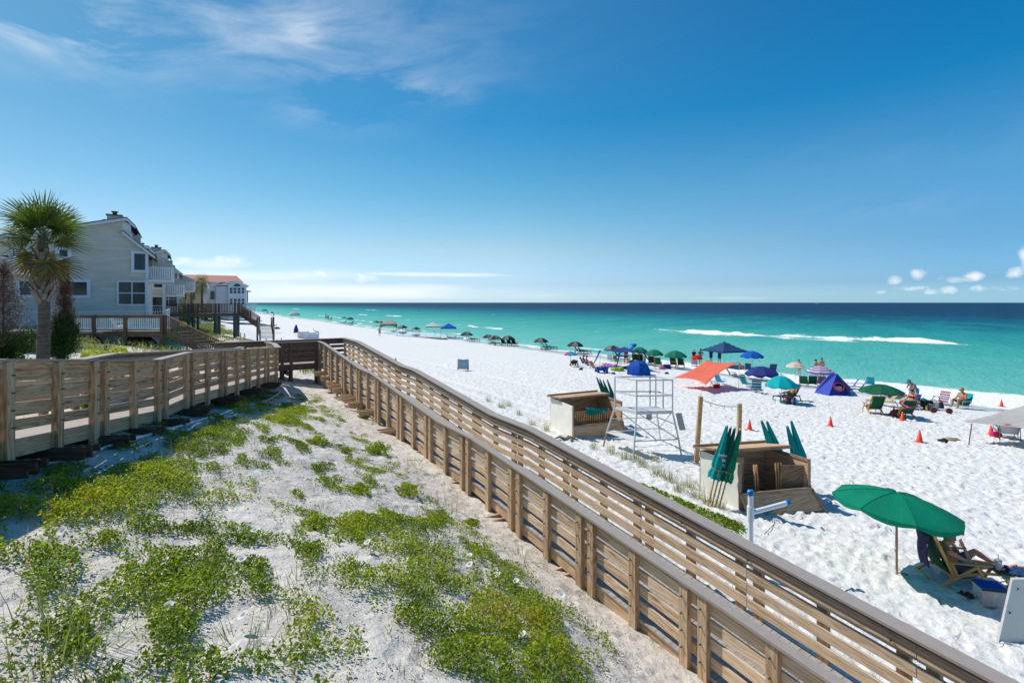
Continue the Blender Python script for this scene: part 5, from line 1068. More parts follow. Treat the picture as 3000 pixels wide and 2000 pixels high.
def umbrella(u, vb, vt, w, cols, label, tilt=0, tdir=0, pole=M_WPOLE, val=.055, group=None, sag=.17, name='beach_umbrella', ribs=8, drop=0, cat='umbrella', pr=.022, stripes_=False):
    b = G(u, vb); X, Y = b.x, b.y; D = w*Y/F/math.sqrt(1+(X/Y)**2); H = (vb-vt)/F*Y; r = D/2
    H = max(H-.0, .6); o = empty(name, b, 0, label, cat, group); top = Vector((0, 0, H)); Mr = Matrix.Rotation(R(tdir), 3, 'Z') @ Matrix.Rotation(R(tilt), 3, 'Y') @ Matrix.Rotation(R(-tdir), 3, 'Z')
    hinge = top-Vector((0, 0, D*sag*.98)); ph0 = random.uniform(0, .7)
    def pt(a, q, skirt=0):
        kk = (a*ribs/(2*math.pi)) % 1; e = 1-.055*math.sin(math.pi*kk)*q; z = D*sag*.95-D*sag*1.45*q**1.9-skirt*(1-.45*(1-math.sin(math.pi*kk)))
        v = Vector((math.cos(a+ph0)*r*q*e, math.sin(a+ph0)*r*q*e, z-.02*D*math.sin(math.pi*kk)*q)); return hinge+Mr @ v
    m = MB(); sub = 4; qs = [.02, .25, .5, .75, .9, 1.0]
    for k in range(ribs):
        for j in range(sub):
            a0 = (k+j/sub)*2*math.pi/ribs+1e-4; a1 = (k+(j+1)/sub)*2*math.pi/ribs-1e-4; mi = k % len(cols)
            for q0, q1 in zip(qs[:-1], qs[1:]):
                uvq = [(q0*1.0, .1), (q1, .1), (q1, .9), (q0, .9)]; m.add([pt(a0, q0), pt(a0, q1), pt(a1, q1), pt(a1, q0)], [[0, 1, 2, 3]], [uvq], mi)
            if val: m.add([pt(a0, 1), pt(a0, 1.0, val*D), pt(a1, 1.0, val*D), pt(a1, 1)], [[0, 1, 2, 3]], [[(.97, .1), (.99, .1), (.99, .9), (.97, .9)]], mi)
    cn = m.build('canopy', [pal(c) for c in cols], o, flip=False)
    if w > 60:
        m = MB()
        for k in range(ribs): a = k*2*math.pi/ribs; m.tube([pt(a, q)-Vector((0, 0, .015)) for q in (.03, .5, .98)], .006, 4)
        m.build('ribs', M_ALU, cn)
        if w > 120:
            for k in range(ribs): a = k*2*math.pi/ribs; m = MB(); m.tube([pt(a, q)+Vector((0, 0, .004)) for q in (.03, .25, .5, .75, .9, 1)]+[pt(a, 1, val*D)], .0045, 4); m.build('seam', C('seam_green', (.0, .16, .095), .1), cn)
    m = MB(); m.tube([(0, 0, -.25), tuple(hinge+Vector((0, 0, -.1)))], pr, 8); pj = hinge+Vector((0, 0, -.1)); m.tube([pj, hinge+Mr @ Vector((0, 0, D*sag*.9))], pr*.9, 8); m.build('pole', pole, o)
    m = MB(); m.ell(hinge+Mr @ Vector((0, 0, D*sag*.98)), (.035, .035, .03), 8, 5); m.build('finial', M_WPAINT, o); return o
def sling_chair(fab, wd, label=None, group=None, leg=False, back_len=1.0):
    """wooden framed sling chair facing +x"""
    o = empty('beach_chair', (0, 0, 0), 0, label or 'x', 'beach chair', group); W_ = .29
    bt, bb, sf = Vector((-.50, 0, 1.0*back_len)), Vector((0, 0, .24)), Vector((.55, 0, .34)); sd = Vector((0, 1, 0))
    for s_ in (-1, 1):
        y = sd*W_*s_; m = MB(); m.beam(bb+y-(bt-bb)*.06, bt+y, .03, .055, up=(0, 1, 0)); m.build('back_rail', wd, o)
        m = MB(); m.beam(bb+y*.93+Vector((-.1, 0, -.02)), sf+y*.93, .03, .05); m.build('seat_rail', wd, o)
        m = MB(); m.beam(Vector((-.30, 0, 0))+y*1.12, Vector((.42, 0, .47))+y*1.12, .028, .05); m.build('leg', wd, o)
        m = MB(); m.beam(Vector((.62, 0, 0))+y*1.05, Vector((.36, 0, .50))+y*1.05, .028, .05); m.build('leg', wd, o)
        m = MB(); m.beam(Vector((-.16, 0, .52))+y*1.2, Vector((.50, 0, .50))+y*1.2, .065, .022); m.beam(Vector((-.12, 0, .51))+y*1.1, bb+y*1.05, .025, .04); m.build('armrest', wd, o)
    for p, q_ in ((bt-sd*W_, bt+sd*W_), (bt.lerp(bb, .97)-sd*W_, bt.lerp(bb, .97)+sd*W_), (sf-sd*W_, sf+sd*W_), ((-.28, -.34, .03), (-.28, .34, .03))): m = MB(); m.beam(p, q_, .035, .035); m.build('crossbar', wd, o)
    n_ = 7; rows = [[(bt.lerp(bb, i/n_)+Vector((-.0, 0, -.0))+Vector((-.04, 0, -.02))*math.sin(math.pi*i/n_)*1.5)+sd*(W_-.02)*t_ for t_ in (-1, -.5, 0, .5, 1)] for i in range(n_+1)]
    m = MB(); m.surf(rows); q = m.build('back_sling', fab, o, smooth=True); q.modifiers.new('t', 'SOLIDIFY').thickness = .006
    rows = [[(bb.lerp(sf, i/5)-Vector((0, 0, .05))*math.sin(math.pi*i/5))+sd*(W_-.03)*t_ for t_ in (-1, -.5, 0, .5, 1)] for i in range(6)]
    m = MB(); m.surf(rows); q = m.build('seat_sling', fab, o, smooth=True); q.modifiers.new('t', 'SOLIDIFY').thickness = .006
    if leg:
        for s_ in (-1, 1):
            m = MB(); m.beam(Vector((.5, W_*s_*.85, .33)), Vector((1.35, W_*s_*.85, .26)), .028, .045); m.build('footrest_rail', wd, o)
            m = MB(); m.beam(Vector((1.25, W_*s_*.95, 0)), Vector((1.1, W_*s_*.95, .29)), .028, .045); m.build('leg', wd, o)
        m = MB(); m.surf([[(.52+.8*i/4, y, .35-.06*i/4) for y in (-.22, 0, .22)] for i in range(5)]); q = m.build('footrest_sling', fab, o); q.modifiers.new('t', 'SOLIDIFY').thickness = .006
    return o
def lounger(fab, wd, label=None, group=None):
    """long rental lounger with raised slatted back, facing +x"""
    o = empty('beach_lounger', (0, 0, 0), 0, label or 'x', 'lounger', group)
    for s_ in (-1, 1):
        y = .30*s_; m = MB(); m.beam((-.45, y, .33), (1.35, y, .33), .04, .07); m.build('side_rail', wd, o)
        for x, dx in ((-.42, -.12), (.35, 0), (1.28, .1)): m = MB(); m.beam((x+dx, y, 0), (x, y, .32), .045, .045); m.build('leg', wd, o)
        m = MB(); m.beam((-.25, y*1.1, .58), (.30, y*1.1, .56), .07, .025); m.beam((.25, y*1.1, .33), (.25, y*1.1, .56), .04, .04); m.build('armrest', wd, o)
        m = MB(); m.beam((-.10, y*.9, .35), (-.62, y*.9, 1.10), .04, .05); m.build('back_rail', wd, o)
    m = MB(); m.surf([[(-.1+1.42*i/6, y, .37-.02*math.sin(math.pi*i/6)) for y in (-.27, 0, .27)] for i in range(7)]); q = m.build('mattress', fab, o); q.modifiers.new('t', 'SOLIDIFY').thickness = .03
    m = MB(); m.surf([[(-.1-.50*i/6, y, .38+.70*i/6) for y in (-.26, 0, .26)] for i in range(7)]); q = m.build('backrest', fab, o); q.modifiers.new('t', 'SOLIDIFY').thickness = .025
    return o
def low_chair(fab, fr, label=None, group=None, sc_=1):
    o = empty('folding_beach_chair', (0, 0, 0), 0, label or 'x', 'beach chair', group)
    for s_ in (-1, 1):
        y = .27*s_; m = MB(); m.tube([(-.38, y, .80), (-.02, y, .16), (.05, y, .10)], .011, 6); m.tube([(-.05, y, .2), (.48, y, .26)], .011, 6); m.build('frame_tube', fr, o)
        m = MB(); m.tube([(-.22, y*1.1, 0), (-.14, y*1.1, .42), (.40, y*1.1, .42), (.46, y*1.1, 0)], .011, 6); m.build('leg_tube', fr, o)
        m = MB(); m.beam((-.16, y*1.12, .435), (.38, y*1.12, .435), .045, .02); m.build('armrest', fr, o)
    for x_, y_, z_ in ((-.38, .27, .80), (-.22, .3, .01), (.46, .3, .01)): m = MB(); m.tube([(x_, -y_, z_), (x_, y_, z_)], .011, 6); m.build('crossbar', fr, o)
    m = MB(); m.surf([[(-.38+.36*i/6, y, .80-.63*i/6-.02*math.sin(i)) for y in (-.26, 0, .26)] for i in range(7)]); q = m.build('back_fabric', fab, o); q.modifiers.new('t', 'SOLIDIFY').thickness = .008
    m = MB(); m.surf([[(-.02+.5*i/5, y, .18+.08*i/5-.03*math.sin(math.pi*i/5)) for y in (-.26, 0, .26)] for i in range(6)]); q = m.build('seat_fabric', fab, o); q.modifiers.new('t', 'SOLIDIFY').thickness = .008
    return o
def put(o, u, v, rz, first, label, sc_=1, group=None):
    """first use moves the prototype itself, later ones copy it"""
    p = G(u, v)
    if not first.get(o.name): first[o.name] = 1; o.location = p; o.rotation_euler = (0, 0, R(rz)); o.scale = (sc_,)*3; o['label'] = label; c = o
    else: c = copy_tree(o, p, R(rz), label, sc=sc_)
    if group: c['group'] = group
    return c
USED = {}
# ---------------- people ----------------
def skinm(name, c): return plain(name, c, .55, .08, 4, .1, spec=.35)
SK1 = skinm('sunburnt_skin', (.62, .27, .165)); SK2 = skinm('tanned_skin', (.40, .185, .105)); SK3 = skinm('fair_skin', (.58, .32, .22))
HAIRG = plain('greying_hair', (.24, .215, .17), .8, .45, 30, .6, bscale=90); HAIRB = plain('brown_hair', (.06, .035, .02), .7, .3, 30, .5); HAIRL = plain('blond_hair', (.36, .22, .09), .7, .3, 30, .5)
def remesh(o, vox, it=2):
    m = o.modifiers.new('r', 'REMESH'); m.mode = 'VOXEL'; m.voxel_size = vox; s_ = o.modifiers.new('s', 'SMOOTH'); s_.factor = .5; s_.iterations = it
    dg = bpy.context.evaluated_depsgraph_get(); me = bpy.data.meshes.new_from_object(o.evaluated_get(dg)); mats = list(o.data.materials); old = o.data; o.modifiers.clear(); o.data = me
    me.materials.clear()
    for x in mats: me.materials.append(x)
    me.polygons.foreach_set('use_smooth', [True]*len(me.polygons)); me.polygons.foreach_set('material_index', [0]*len(me.polygons)); return o
STAND = dict(pel=(0, 0, .93), che=(.01, 0, 1.27), nec=(0, 0, 1.45), hea=(.03, 0, 1.60), sL=(0, .185, 1.39), eL=(-.02, .235, 1.10), hL=(.06, .23, .86), sR=(0, -.185, 1.39), eR=(-.02, -.235, 1.10), hR=(.06, -.23, .86), pL=(0, .09, .90), kL=(.03, .10, .49), aL=(-.02, .11, .08), tL=(.14, .12, .03), pR=(0, -.09, .90), kR=(.03, -.10, .49), aR=(-.02, -.11, .08), tR=(.14, -.12, .03))
HIPS = {**STAND, 'eL': (-.05, .34, 1.14), 'hL': (.03, .20, .98), 'eR': (-.05, -.34, 1.14), 'hR': (.03, -.20, .98), 'kR': (.06, -.12, .49)}
WALK = {**STAND, 'kL': (.16, .1, .5), 'aL': (.10, .1, .08), 'tL': (.25, .11, .03), 'kR': (-.04, -.1, .5), 'aR': (-.22, -.1, .12), 'tR': (-.08, -.1, .04), 'hL': (-.1, .25, .9), 'hR': (.2, -.25, .95)}
BEND = {**STAND, 'che': (.20, 0, 1.22), 'nec': (.31, 0, 1.36), 'hea': (.42, 0, 1.45), 'sL': (.27, .18, 1.30), 'eL': (.40, .24, 1.06), 'hL': (.50, .08, .98), 'sR': (.27, -.18, 1.30), 'eR': (.36, -.24, 1.06), 'hR': (.46, -.08, 1.08)}
SIT = dict(pel=(0, 0, .30), che=(-.02, 0, .62), nec=(-.02, 0, .80), hea=(.03, 0, .95), sL=(-.02, .185, .74), eL=(.10, .24, .50), hL=(.34, .17, .46), sR=(-.02, -.185, .74), eR=(.10, -.24, .50), hR=(.34, -.17, .46), pL=(.02, .09, .28), kL=(.44, .14, .44), aL=(.46, .14, .07), tL=(.62, .15, .03), pR=(.02, -.09, .28), kR=(.44, -.14, .44), aR=(.50, -.15, .07), tR=(.66, -.16, .03))
RECL = dict(pel=(0, 0, .36), che=(-.26, 0, .60), nec=(-.36, 0, .74), hea=(-.38, 0, .90), sL=(-.33, .19, .70), eL=(-.12, .27, .50), hL=(.12, .24, .47), sR=(-.33, -.19, .70), eR=(-.12, -.27, .50), hR=(.12, -.24, .47), pL=(.02, .09, .34), kL=(.42, .12, .56), aL=(.80, .12, .38), tL=(.88, .13, .52), pR=(.02, -.09, .34), kR=(.44, -.12, .46), aR=(.88, -.13, .36), tR=(.95, -.14, .5))
LIE = dict(pel=(0, 0, .13), che=(-.34, 0, .13), nec=(-.53, 0, .14), hea=(-.68, 0, .14), sL=(-.46, .19, .13), eL=(-.62, .34, .08), hL=(-.78, .16, .05), sR=(-.46, -.19, .13), eR=(-.62, -.34, .08), hR=(-.78, -.16, .05), pL=(.04, .09, .12), kL=(.46, .11, .10), aL=(.86, .12, .08), tL=(1.0, .14, .04), pR=(.04, -.09, .12), kR=(.42, -.12, .28), aR=(.70, -.13, .08), tR=(.84, -.14, .04))
def vj(J): return {k: Vector(v) for k, v in J.items()}
def hand(m, w, e, out, curl=.5, r=.0085):
    """palm and five separate bent fingers; w wrist, e direction of the forearm, out = thumb side"""
    d = Vector(e).normalized(); t_ = Vector(out); t_ = (t_-d*t_.dot(d)).normalized(); nrm = d.cross(t_).normalized(); w = Vector(w)
    for k in (-1, 0, 1): m.tube([w+t_*.012*k, w+d*.085+t_*.026*k], [.018, .015], 8, round_=True)
    for k, ln in enumerate((.068, .078, .072, .056)):
        b = w+d*.088+t_*(.030-.020*k); p = [b]; dd = d.copy()
        for j in range(3): dd = (dd+nrm*curl*.55*(1 if j else .5)).normalized(); p.append(p[-1]+dd*ln*(.44, .32, .24)[j])
        m.tube(p, [r*1.1, r, r*.92, r*.8], 7, round_=True)
    b = w+d*.03+t_*.03; m.tube([b, b+(d*.5+t_).normalized()*.04, b+(d*.9+t_*.75+nrm*curl*.5).normalized()*.072], [.012, .0105, .009], 7, round_=True)
def person(label, pose, loc, rz, skin, wear, sc_=1.0, vox=.022, fat=1.0, hair=HAIRB, name='person', group=None, detail=False):
    J = vj(pose); o = empty(name, loc, R(rz), label, 'person', group); o.scale = (sc_,)*3; m = MB(); f = fat; T_ = lambda pts, rr: m.tube([J[p] if isinstance(p, str) else p for p in pts], rr, 12, round_=True)
    up = (J['nec']-J['pel']).normalized(); sh = (J['sL']-J['sR']).normalized(); fw = sh.cross(up).normalized(); mid = J['pel'].lerp(J['che'], .5)
    for k in (-.6, .6): T_([J['pel']+sh*.075*k, mid+sh*.07*k+fw*.012*f, J['che']+sh*.11*k, J['nec']-up*.07+sh*.08*k], [.115*f, .105*f, .115*f, .075])
    T_([J['pel'], mid+fw*.02*f, J['che'], J['nec']], [.12*f, .115*f, .11*f, .055]); T_(['sL', 'nec', 'sR'], [.058, .055, .058]); T_(['nec', 'hea'], [.054, .056])
    for s_ in 'LR':
        T_(['s'+s_, 'e'+s_], [.052*f**.5, .038]); T_(['e'+s_, 'h'+s_], [.039, .025])
        if not detail: d = (J['h'+s_]-J['e'+s_]).normalized(); T_([J['h'+s_], J['h'+s_]+d*.09], [.03, .022]); m.tube([J['h'+s_]+d*.03, J['h'+s_]+d*.06+sh*.035], [.012, .01], 6, round_=True)
        T_(['p'+s_, 'k'+s_], [.092*f**.5, .056]); cf = J['k'+s_].lerp(J['a'+s_], .3); T_(['k'+s_, cf, 'a'+s_], [.055, .056, .034]); T_(['a'+s_, 't'+s_], [.036, .026])
    H = J['hea']; hd = (H-J['nec']); hup = hd.normalized() if hd.length > 0 else Vector((0, 0, 1)); face = Vector(pose.get('face', tuple(fw))); face = (face-hup*face.dot(hup)).normalized() if 'hup' not in pose else face.normalized()
    if 'hup' in pose: hup = Vector(pose['hup']).normalized(); face = (face-hup*face.dot(hup)).normalized()
    hs_ = face.cross(hup); Mh = Matrix((face, -hs_, hup)).transposed()
    m.ell(H+hup*.02, (.098, .076, .115), 16, 12, M=Mh); m.ell(H-hup*.055+face*.03, (.062, .056, .06), 14, 8, M=Mh); m.tube([H+face*.085+hup*.02, H+face*.112-hup*.015], [.012, .017], 6, round_=True)
    for k in (-1, 1): m.ell(H+hs_*.078*k-hup*.0, (.016, .010, .028), 8, 6, M=Mh)
    if detail: m.tube([H+face*.092-hup*.045+hs_*.022, H+face*.100-hup*.047, H+face*.092-hup*.045-hs_*.022], .009, 6, round_=True); m.tube([H+face*.085+hup*.038+hs_*.045, H+face*.097+hup*.042, H+face*.085+hup*.038-hs_*.045], .010, 6, round_=True)
    if detail: detail(m, J)
    b = m.build('body', skin, o); remesh(b, vox)
    m = MB(); m.ell(H+hup*.040-face*.016, (.103, .086, .112), 16, 12, M=Mh, jit=.05 if detail else 0)
    hb = m.build('hair', hair, o, smooth=True)
    for kind, mt in wear.items():
        m = MB(); T2 = lambda pts, rr: m.tube([J[p] if isinstance(p, str) else p for p in pts], rr, 12, round_=True)
        if kind == 'shorts' or kind == 'trunks':
            e_ = .62 if kind == 'shorts' else .35
            for k in (-.6, .6): T2([J['pel']-up*.0+sh*.075*k, J['pel']+up*.07+sh*.07*k], [.127*f, .118*f])
            for s_ in 'LR': q = J['p'+s_].lerp(J['k'+s_], e_); T2(['p'+s_, q], [.108*f**.5, .092])
        elif kind in ('shirt', 'tank', 'dress'):
            for k in (-.6, .6): T2([J['pel']+up*.0+sh*.075*k, mid+sh*.07*k+fw*.012, J['che']+sh*.11*k, J['nec']-up*.08+sh*.08*k], [.128*f, .119*f, .127*f, .085])
            if kind == 'shirt':
                for s_ in 'LR': T2(['s'+s_, J['s'+s_].lerp(J['e'+s_], .55)], [.068, .058])
            if kind == 'dress':
                for s_ in 'LR': T2(['p'+s_, J['p'+s_].lerp(J['k'+s_], .5)], [.115, .12])
        elif kind == 'bikini': T2([J['che']+sh*.09+fw*.04, J['che']-sh*.09+fw*.04], [.088, .088]); T2([J['pel']+sh*.06, J['pel']-sh*.06], [.128*f, .128*f])
        elif kind in ('hat', 'cap'):
            m.ell(H+hup*.062, (.112, .096, .085), 16, 8, M=Mh); m.tube([H+hup*.055+face*.02, H+hup*.05+face*(.16 if kind == 'cap' else .02)], [.085, .05] if kind == 'cap' else [.17, .17], 12)
            if kind == 'hat': m.v = m.v; m.tube([H+hup*.045, H+hup*.055], .19, 16)
        c = m.build({'shorts': 'shorts', 'trunks': 'swim_trunks', 'shirt': 'shirt', 'tank': 'tank_top', 'dress': 'dress', 'bikini': 'swimsuit', 'hat': 'sun_hat', 'cap': 'cap'}[kind], mt, o)
        if kind not in ('hat', 'cap'): remesh(c, max(vox, .012), 3)
    return o
# ---------------- tents ----------------
def popup(uc, vc, size, Hh, peak, cols, label, rz=0, droop=.25, legm=M_ALU, asp=1.0, curve=0, name='canopy_tent'):
    """four legged shelter; centre on the ground at (uc, vc)"""
    c = G(uc, vc); o = empty(name, c, R(rz), label, 'canopy tent'); a, b = size/2, size*asp/2; m = MB(); n_ = 10
    def pt(x, y):
        e = max(abs(x), abs(y)); z = Hh+(peak)*(1-e)**(1.15 if not curve else .85)
        if curve and e > .92: z -= curve*(1-(min(abs(x), abs(y)))**2*1.0)*-.0+.0
        return Vector((x*a, y*b, z))
    for i in range(n_):
        for j in range(n_):
            x0, x1, y0, y1 = (-1+2*i/n_, -1+2*(i+1)/n_, -1+2*j/n_, -1+2*(j+1)/n_); e = max(abs((x0+x1)/2), abs((y0+y1)/2)); m.add([pt(x0, y0), pt(x1, y0), pt(x1, y1), pt(x0, y1)], [[0, 1, 2, 3]], None, 0)
    for sx, sy, ex, ey in ((-1, -1, 1, -1), (1, -1, 1, 1), (1, 1, -1, 1), (-1, 1, -1, -1)):
        for k in range(n_):
            t0, t1 = k/n_, (k+1)/n_; p0 = pt(sx+(ex-sx)*t0, sy+(ey-sy)*t0); p1 = pt(sx+(ex-sx)*t1, sy+(ey-sy)*t1)
            d0 = droop*(1+curve*3*(abs(2*t0-1)**4)); d1 = droop*(1+curve*3*(abs(2*t1-1)**4)); m.add([p0, p1, p1-Vector((0, 0, d1)), p0-Vector((0, 0, d0))], [[0, 1, 2, 3]], None, len(cols)-1)
    m.build('canopy', [pal(k) for k in cols], o)
    for sx in (-1, 1):
        for sy in (-1, 1):
            w = o.location+Matrix.Rotation(R(rz), 3, 'Z') @ Vector((sx*a, sy*b, 0)); g = ground(w.x, w.y)-c.z; m = MB(); m.tube([(sx*a*.99, sy*b*.99, g-.05), (sx*a*.98, sy*b*.98, Hh)], .022, 6); m.build('leg', legm, o)
    return o
def sail(corners, sags, mat, label, poles=(), tails=(), name='sail_shade', cat='sun shade', n_=14, bow=.12, polem=M_ALU):
    A, B, C_, D_ = [Vector(p) for p in corners]; o = empty(name, (0, 0, 0), 0, label, cat); grid = []
    for i in range(n_+1):
        row = []
        for j in range(n_+1):
            s_, t_ = i/n_, j/n_; bs, bt = bow*math.sin(math.pi*t_), bow*math.sin(math.pi*s_); s2 = s_*(1-2*bs)+bs if True else s_; t2 = t_*(1-2*bt)+bt
            p = (A*(1-s2)+B*s2)*(1-t2)+(D_*(1-s2)+C_*s2)*t2; p.z -= sags*math.sin(math.pi*s_)*math.sin(math.pi*t_); row.append(p)
        grid.append(row)
    m = MB(); m.surf(grid); cl = m.build('sail_cloth', mat, o, smooth=True); solidify(cl, .008)
    for a, b in poles: m = MB(); m.tube([a, b], .02, 6); m.build('pole', polem, o)
    for a, b in tails:
        a, b = Vector(a), Vector(b); m = MB(); d = (b-a); sd = d.cross(Vector((0, 0, 1))).normalized(); ln = d.length; rows = []
        for k in range(9): t_ = k/8; p = a+d*t_-Vector((0, 0, .12*math.sin(math.pi*t_)*ln)); w = .20*(1-t_)**2+.02; rows.append([p-sd*w*.5, p+sd*w*.5])
        m.surf(rows); q = m.build('corner_tail', mat, o); q.modifiers.new('t', 'SOLIDIFY').thickness = .01
        m = MB(); m.ell(b+Vector((0, 0, .09)), (.20, .12, .12), 10, 7, jit=.2); m.build('sandbag', FAB['navy'] if mat is FAB['navy'] else mat, o, smooth=True)
    return o
def hz_at(p): return ground(p.x, p.y)
random.seed(21)
# ---------------- far row of black rental umbrellas with lounger pairs ----------------
GU, GL = 'black rental umbrellas along the shore', 'dark rental loungers along the shore'
LZ = lounger(FAB['black'], M_CHD)
ordn = ['farthest', 'second farthest', 'third farthest', 'fourth farthest', 'fifth farthest', 'sixth farthest', 'seventh farthest', 'eighth farthest', 'ninth farthest', 'tenth farthest', 'eleventh farthest', 'twelfth farthest', 'nearest but one', 'nearest']
row = [(1103, 953, 939, 18), (1117, 955, 940, 22), (1140, 961, 945, 19), (1155.6, 967, 947.5, 25), (1182, 972.5, 952.5, 29), (1221, 979, 957, 28), (1369, 997, 971, 39), (1432, 1005, 979.5, 34), (1452, 1010.5, 982, 40), (1490, 1012, 982.5, 42), (1587, 1021.5, 989, 45), (1687, 1034, 999.5, 51), (1798, 1049, 1011, 56)]
for k, (u, vb, vt, w) in enumerate(row):
    umbrella(u-2, vb, vt, w, ['black', 'black', 'grey'] if k not in (5, 8, 12) else ['grey', 'black'], ordn[k if k < 12 else 13]+' black umbrella of the rental row at the shore', group=GU, val=.03, pr=.03)
lg = [(1165, 965.5), (1193, 972.5), (1233, 979.5), (1280, 985), (1315, 991), (1377, 997.5), (1384, 999), (1597, 1022), (1607, 1023), (1694, 1034), (1704, 1036), (1441, 1010), (1446, 1011), (1812, 1050)]
lw = ['under the fourth farthest black umbrella', 'under the fifth farthest black umbrella', 'under the sixth farthest black umbrella beside the puddle', 'under the pale canopy by the shore', 'beneath the blue canopy tent by the shore', 'left of a pair by the lone umbrella right of the blue tent', 'right of a pair by the lone umbrella right of the blue tent', 'left one by the third nearest black umbrella', 'right one by the third nearest black umbrella', 'left one by the second nearest black umbrella', 'right one by the second nearest black umbrella', 'left one by the square umbrella cluster', 'right one by the square umbrella cluster', 'under the nearest black and grey umbrella']
for (u, v_), w in zip(lg, lw): put(LZ, u, v_, 8, USED, 'dark lounger '+w, 1.0, GL)
CB = sling_chair(FAB['black'], M_CHD)
for k, (u, v_) in enumerate(((1476, 1011), (1493, 1012), (1507, 1012.5))): put(CB, u, v_, 62, USED, ['left', 'middle', 'right'][k]+' of three black chairs facing the sea under a black umbrella', 1.15, 'black chairs facing the sea')
popup(1139, 975, 3.6, 2.0, 1.15, ['offw', 'olive'], 'white and olive green canopy tent standing on the wet sand near the far puddle', rz=12, droop=.35, curve=.5)
popup(1270, 981, 3.3, 2.0, .9, ['white', 'tan'], 'pale tan canopy tent behind the blue one near the shore', rz=10, droop=.25)
popup(1314, 990, 3.1, 2.15, .85, ['blue'], 'bright blue canopy tent in the far row near the shore', rz=8, droop=.22)
person('man in blue shorts standing under the white and olive canopy tent', HIPS, G(1112, 985), -60, SK1, {'shorts': FAB['sky']}, 1.02)
# far cluster
umbrella(792, 930, 911, 25, ['grey', 'white'], 'small grey and white umbrella far up the beach below the white house'); umbrella(774, 921, 905, 20, ['tealg'], 'teal umbrella far up the beach, left of the grey one'); umbrella(862, 924, 913, 34, ['white', 'offw'], 'low white umbrella canopy alone far up the beach', val=.08)
umbrella(1007, 947, 927, 18, ['cyan'], 'far turquoise umbrella beside a dark blue one'); umbrella(1026, 948, 929, 23, ['slate'], 'far dark blue umbrella beside a turquoise one')
put(LZ, 1010, 947, 170, USED, 'far lounger under the turquoise umbrella', 1, GL); put(LZ, 1031, 949, 170, USED, 'far lounger under the dark blue umbrella', 1, GL); put(LZ, 969, 937, 160, USED, 'far lounger beside the two closed red umbrellas', 1, GL); put(LZ, 800, 926, 160, USED, 'tiny far lounger under the grey and white umbrella', 1, GL)
m = MB(); p = G(1021, 951); m.surf([[(x, y, .03+.02*math.sin(x*5)) for y in np.linspace(-1, 1, 4)] for x in np.linspace(-1.4, 1.4, 6)]); o = m.build('beach_mat', FAB['sky'], loc=p); solidify(o, .03); tag(o, 'light blue mat on the sand under the far turquoise umbrella', 'mat')
def closed_umb(base, tip, r, fab, label, group=None, text=None, pole=M_WPOLE, frac=.62, strap=True):
    """furled umbrella from its pole foot (base) to its tip"""
    base, tip = Vector(base), Vector(tip); d = tip-base; ln = d.length; e = d.normalized(); o = empty('closed_umbrella', base, 0, label, 'umbrella', group); o.location = base
    s_ = e.cross(Vector((0, 1, 0))).normalized(); f_ = s_.cross(e); m = MB(); n_ = 18; seg = 26; st = ln*(1-frac); rows = []
    for i in range(n_+1):
        q = i/n_; z = st+(ln-st)*q; rr = r*(1.0-.80*q**1.1)*(1 if q > .04 else .9)*(1-.22*math.exp(-((q-.16)/.05)**2)); rw = []
        for k in range(seg+1): a = 2*math.pi*k/seg; w = rr*(1+.22*math.sin(a*6+q*2.2)+.10*math.sin(a*3+1)); zz_ = z-(r*.5*abs(math.sin(a*4)) if i == 0 else 0); rw.append(e*zz_+(s_*math.cos(a)+f_*math.sin(a))*w)
        rows.append(rw)
    m.surf(rows); cn = m.build('furled_canopy', fab, o, smooth=True); m = MB(); m.tube([e*-.1, e*(ln*.98)], .019, 8); m.build('pole', pole, o)
    m = MB(); m.ell(e*ln, (.03, .03, .04), 8, 6); m.build('finial', M_WPAINT, o)
    if strap: m = MB(); zs = st+(ln-st)*.16; m.tube([e*zs+(s_*math.cos(a)+f_*math.sin(a))*r*.86 for a in np.linspace(0, 6.28, 16)], .008, 5); m.tube([e*zs+f_*-r*.9, e*(zs-.18)+f_*-r*1.0], .008, 5); m.build('tie_cord', plain('jute_cord', (.42, .33, .18), .9), cn)
    return o
for u, v_, w in ((955, 937, 'left'), (961, 939, 'right')): p = G(u, v_); closed_umb(p, p+Vector((0, 0, 2.3)), .3, FAB['red'], w+' of two closed red umbrellas far up the beach', strap=False)
p = G(867, 985); closed_umb(p, p+Vector((0, .1, 2.0)), .42, FAB['navy'], 'closed dark blue umbrella beside the white board boxes', strap=False)
umbrella(811, 975, 957, 22, ['black'], 'small low black umbrella by the sand fence stakes')
# white board boxes with kayak
def simple_box(name, uc, vc, L_, W_, H_, rz, mat, label, cat, lid=None, thick=.03):
    p = G(uc, vc); o = empty(name, p, R(rz), label, cat); m = MB(); m.box((0, 0, H_/2), (L_, W_, H_)); b = m.build('body', mat, o); bv = b.modifiers.new('b', 'BEVEL'); bv.width = .02; bv.segments = 2
    m = MB(); m.box((0, 0, H_+thick/2+.003), (L_+.05, W_+.05, thick)); l = m.build('lid', lid or mat, o); bv = l.modifiers.new('b', 'BEVEL'); bv.width = .012; bv.segments = 2
    m = MB(); m.box((0, -W_/2-.012, H_*.7), (.16, .02, .06)); m.build('latch', M_BLK, o); return o
simple_box('storage_box', 889, 990, 1.5, 1.2, 1.05, 5, M_WH, 'left white storage box beyond the landing railing', 'storage box'); simple_box('storage_box', 912, 994, 2.1, 1.2, .9, 5, M_WH, 'right white storage box with a paddle board on top', 'storage box')
p = G(912, 994); m = MB(); n_ = 16
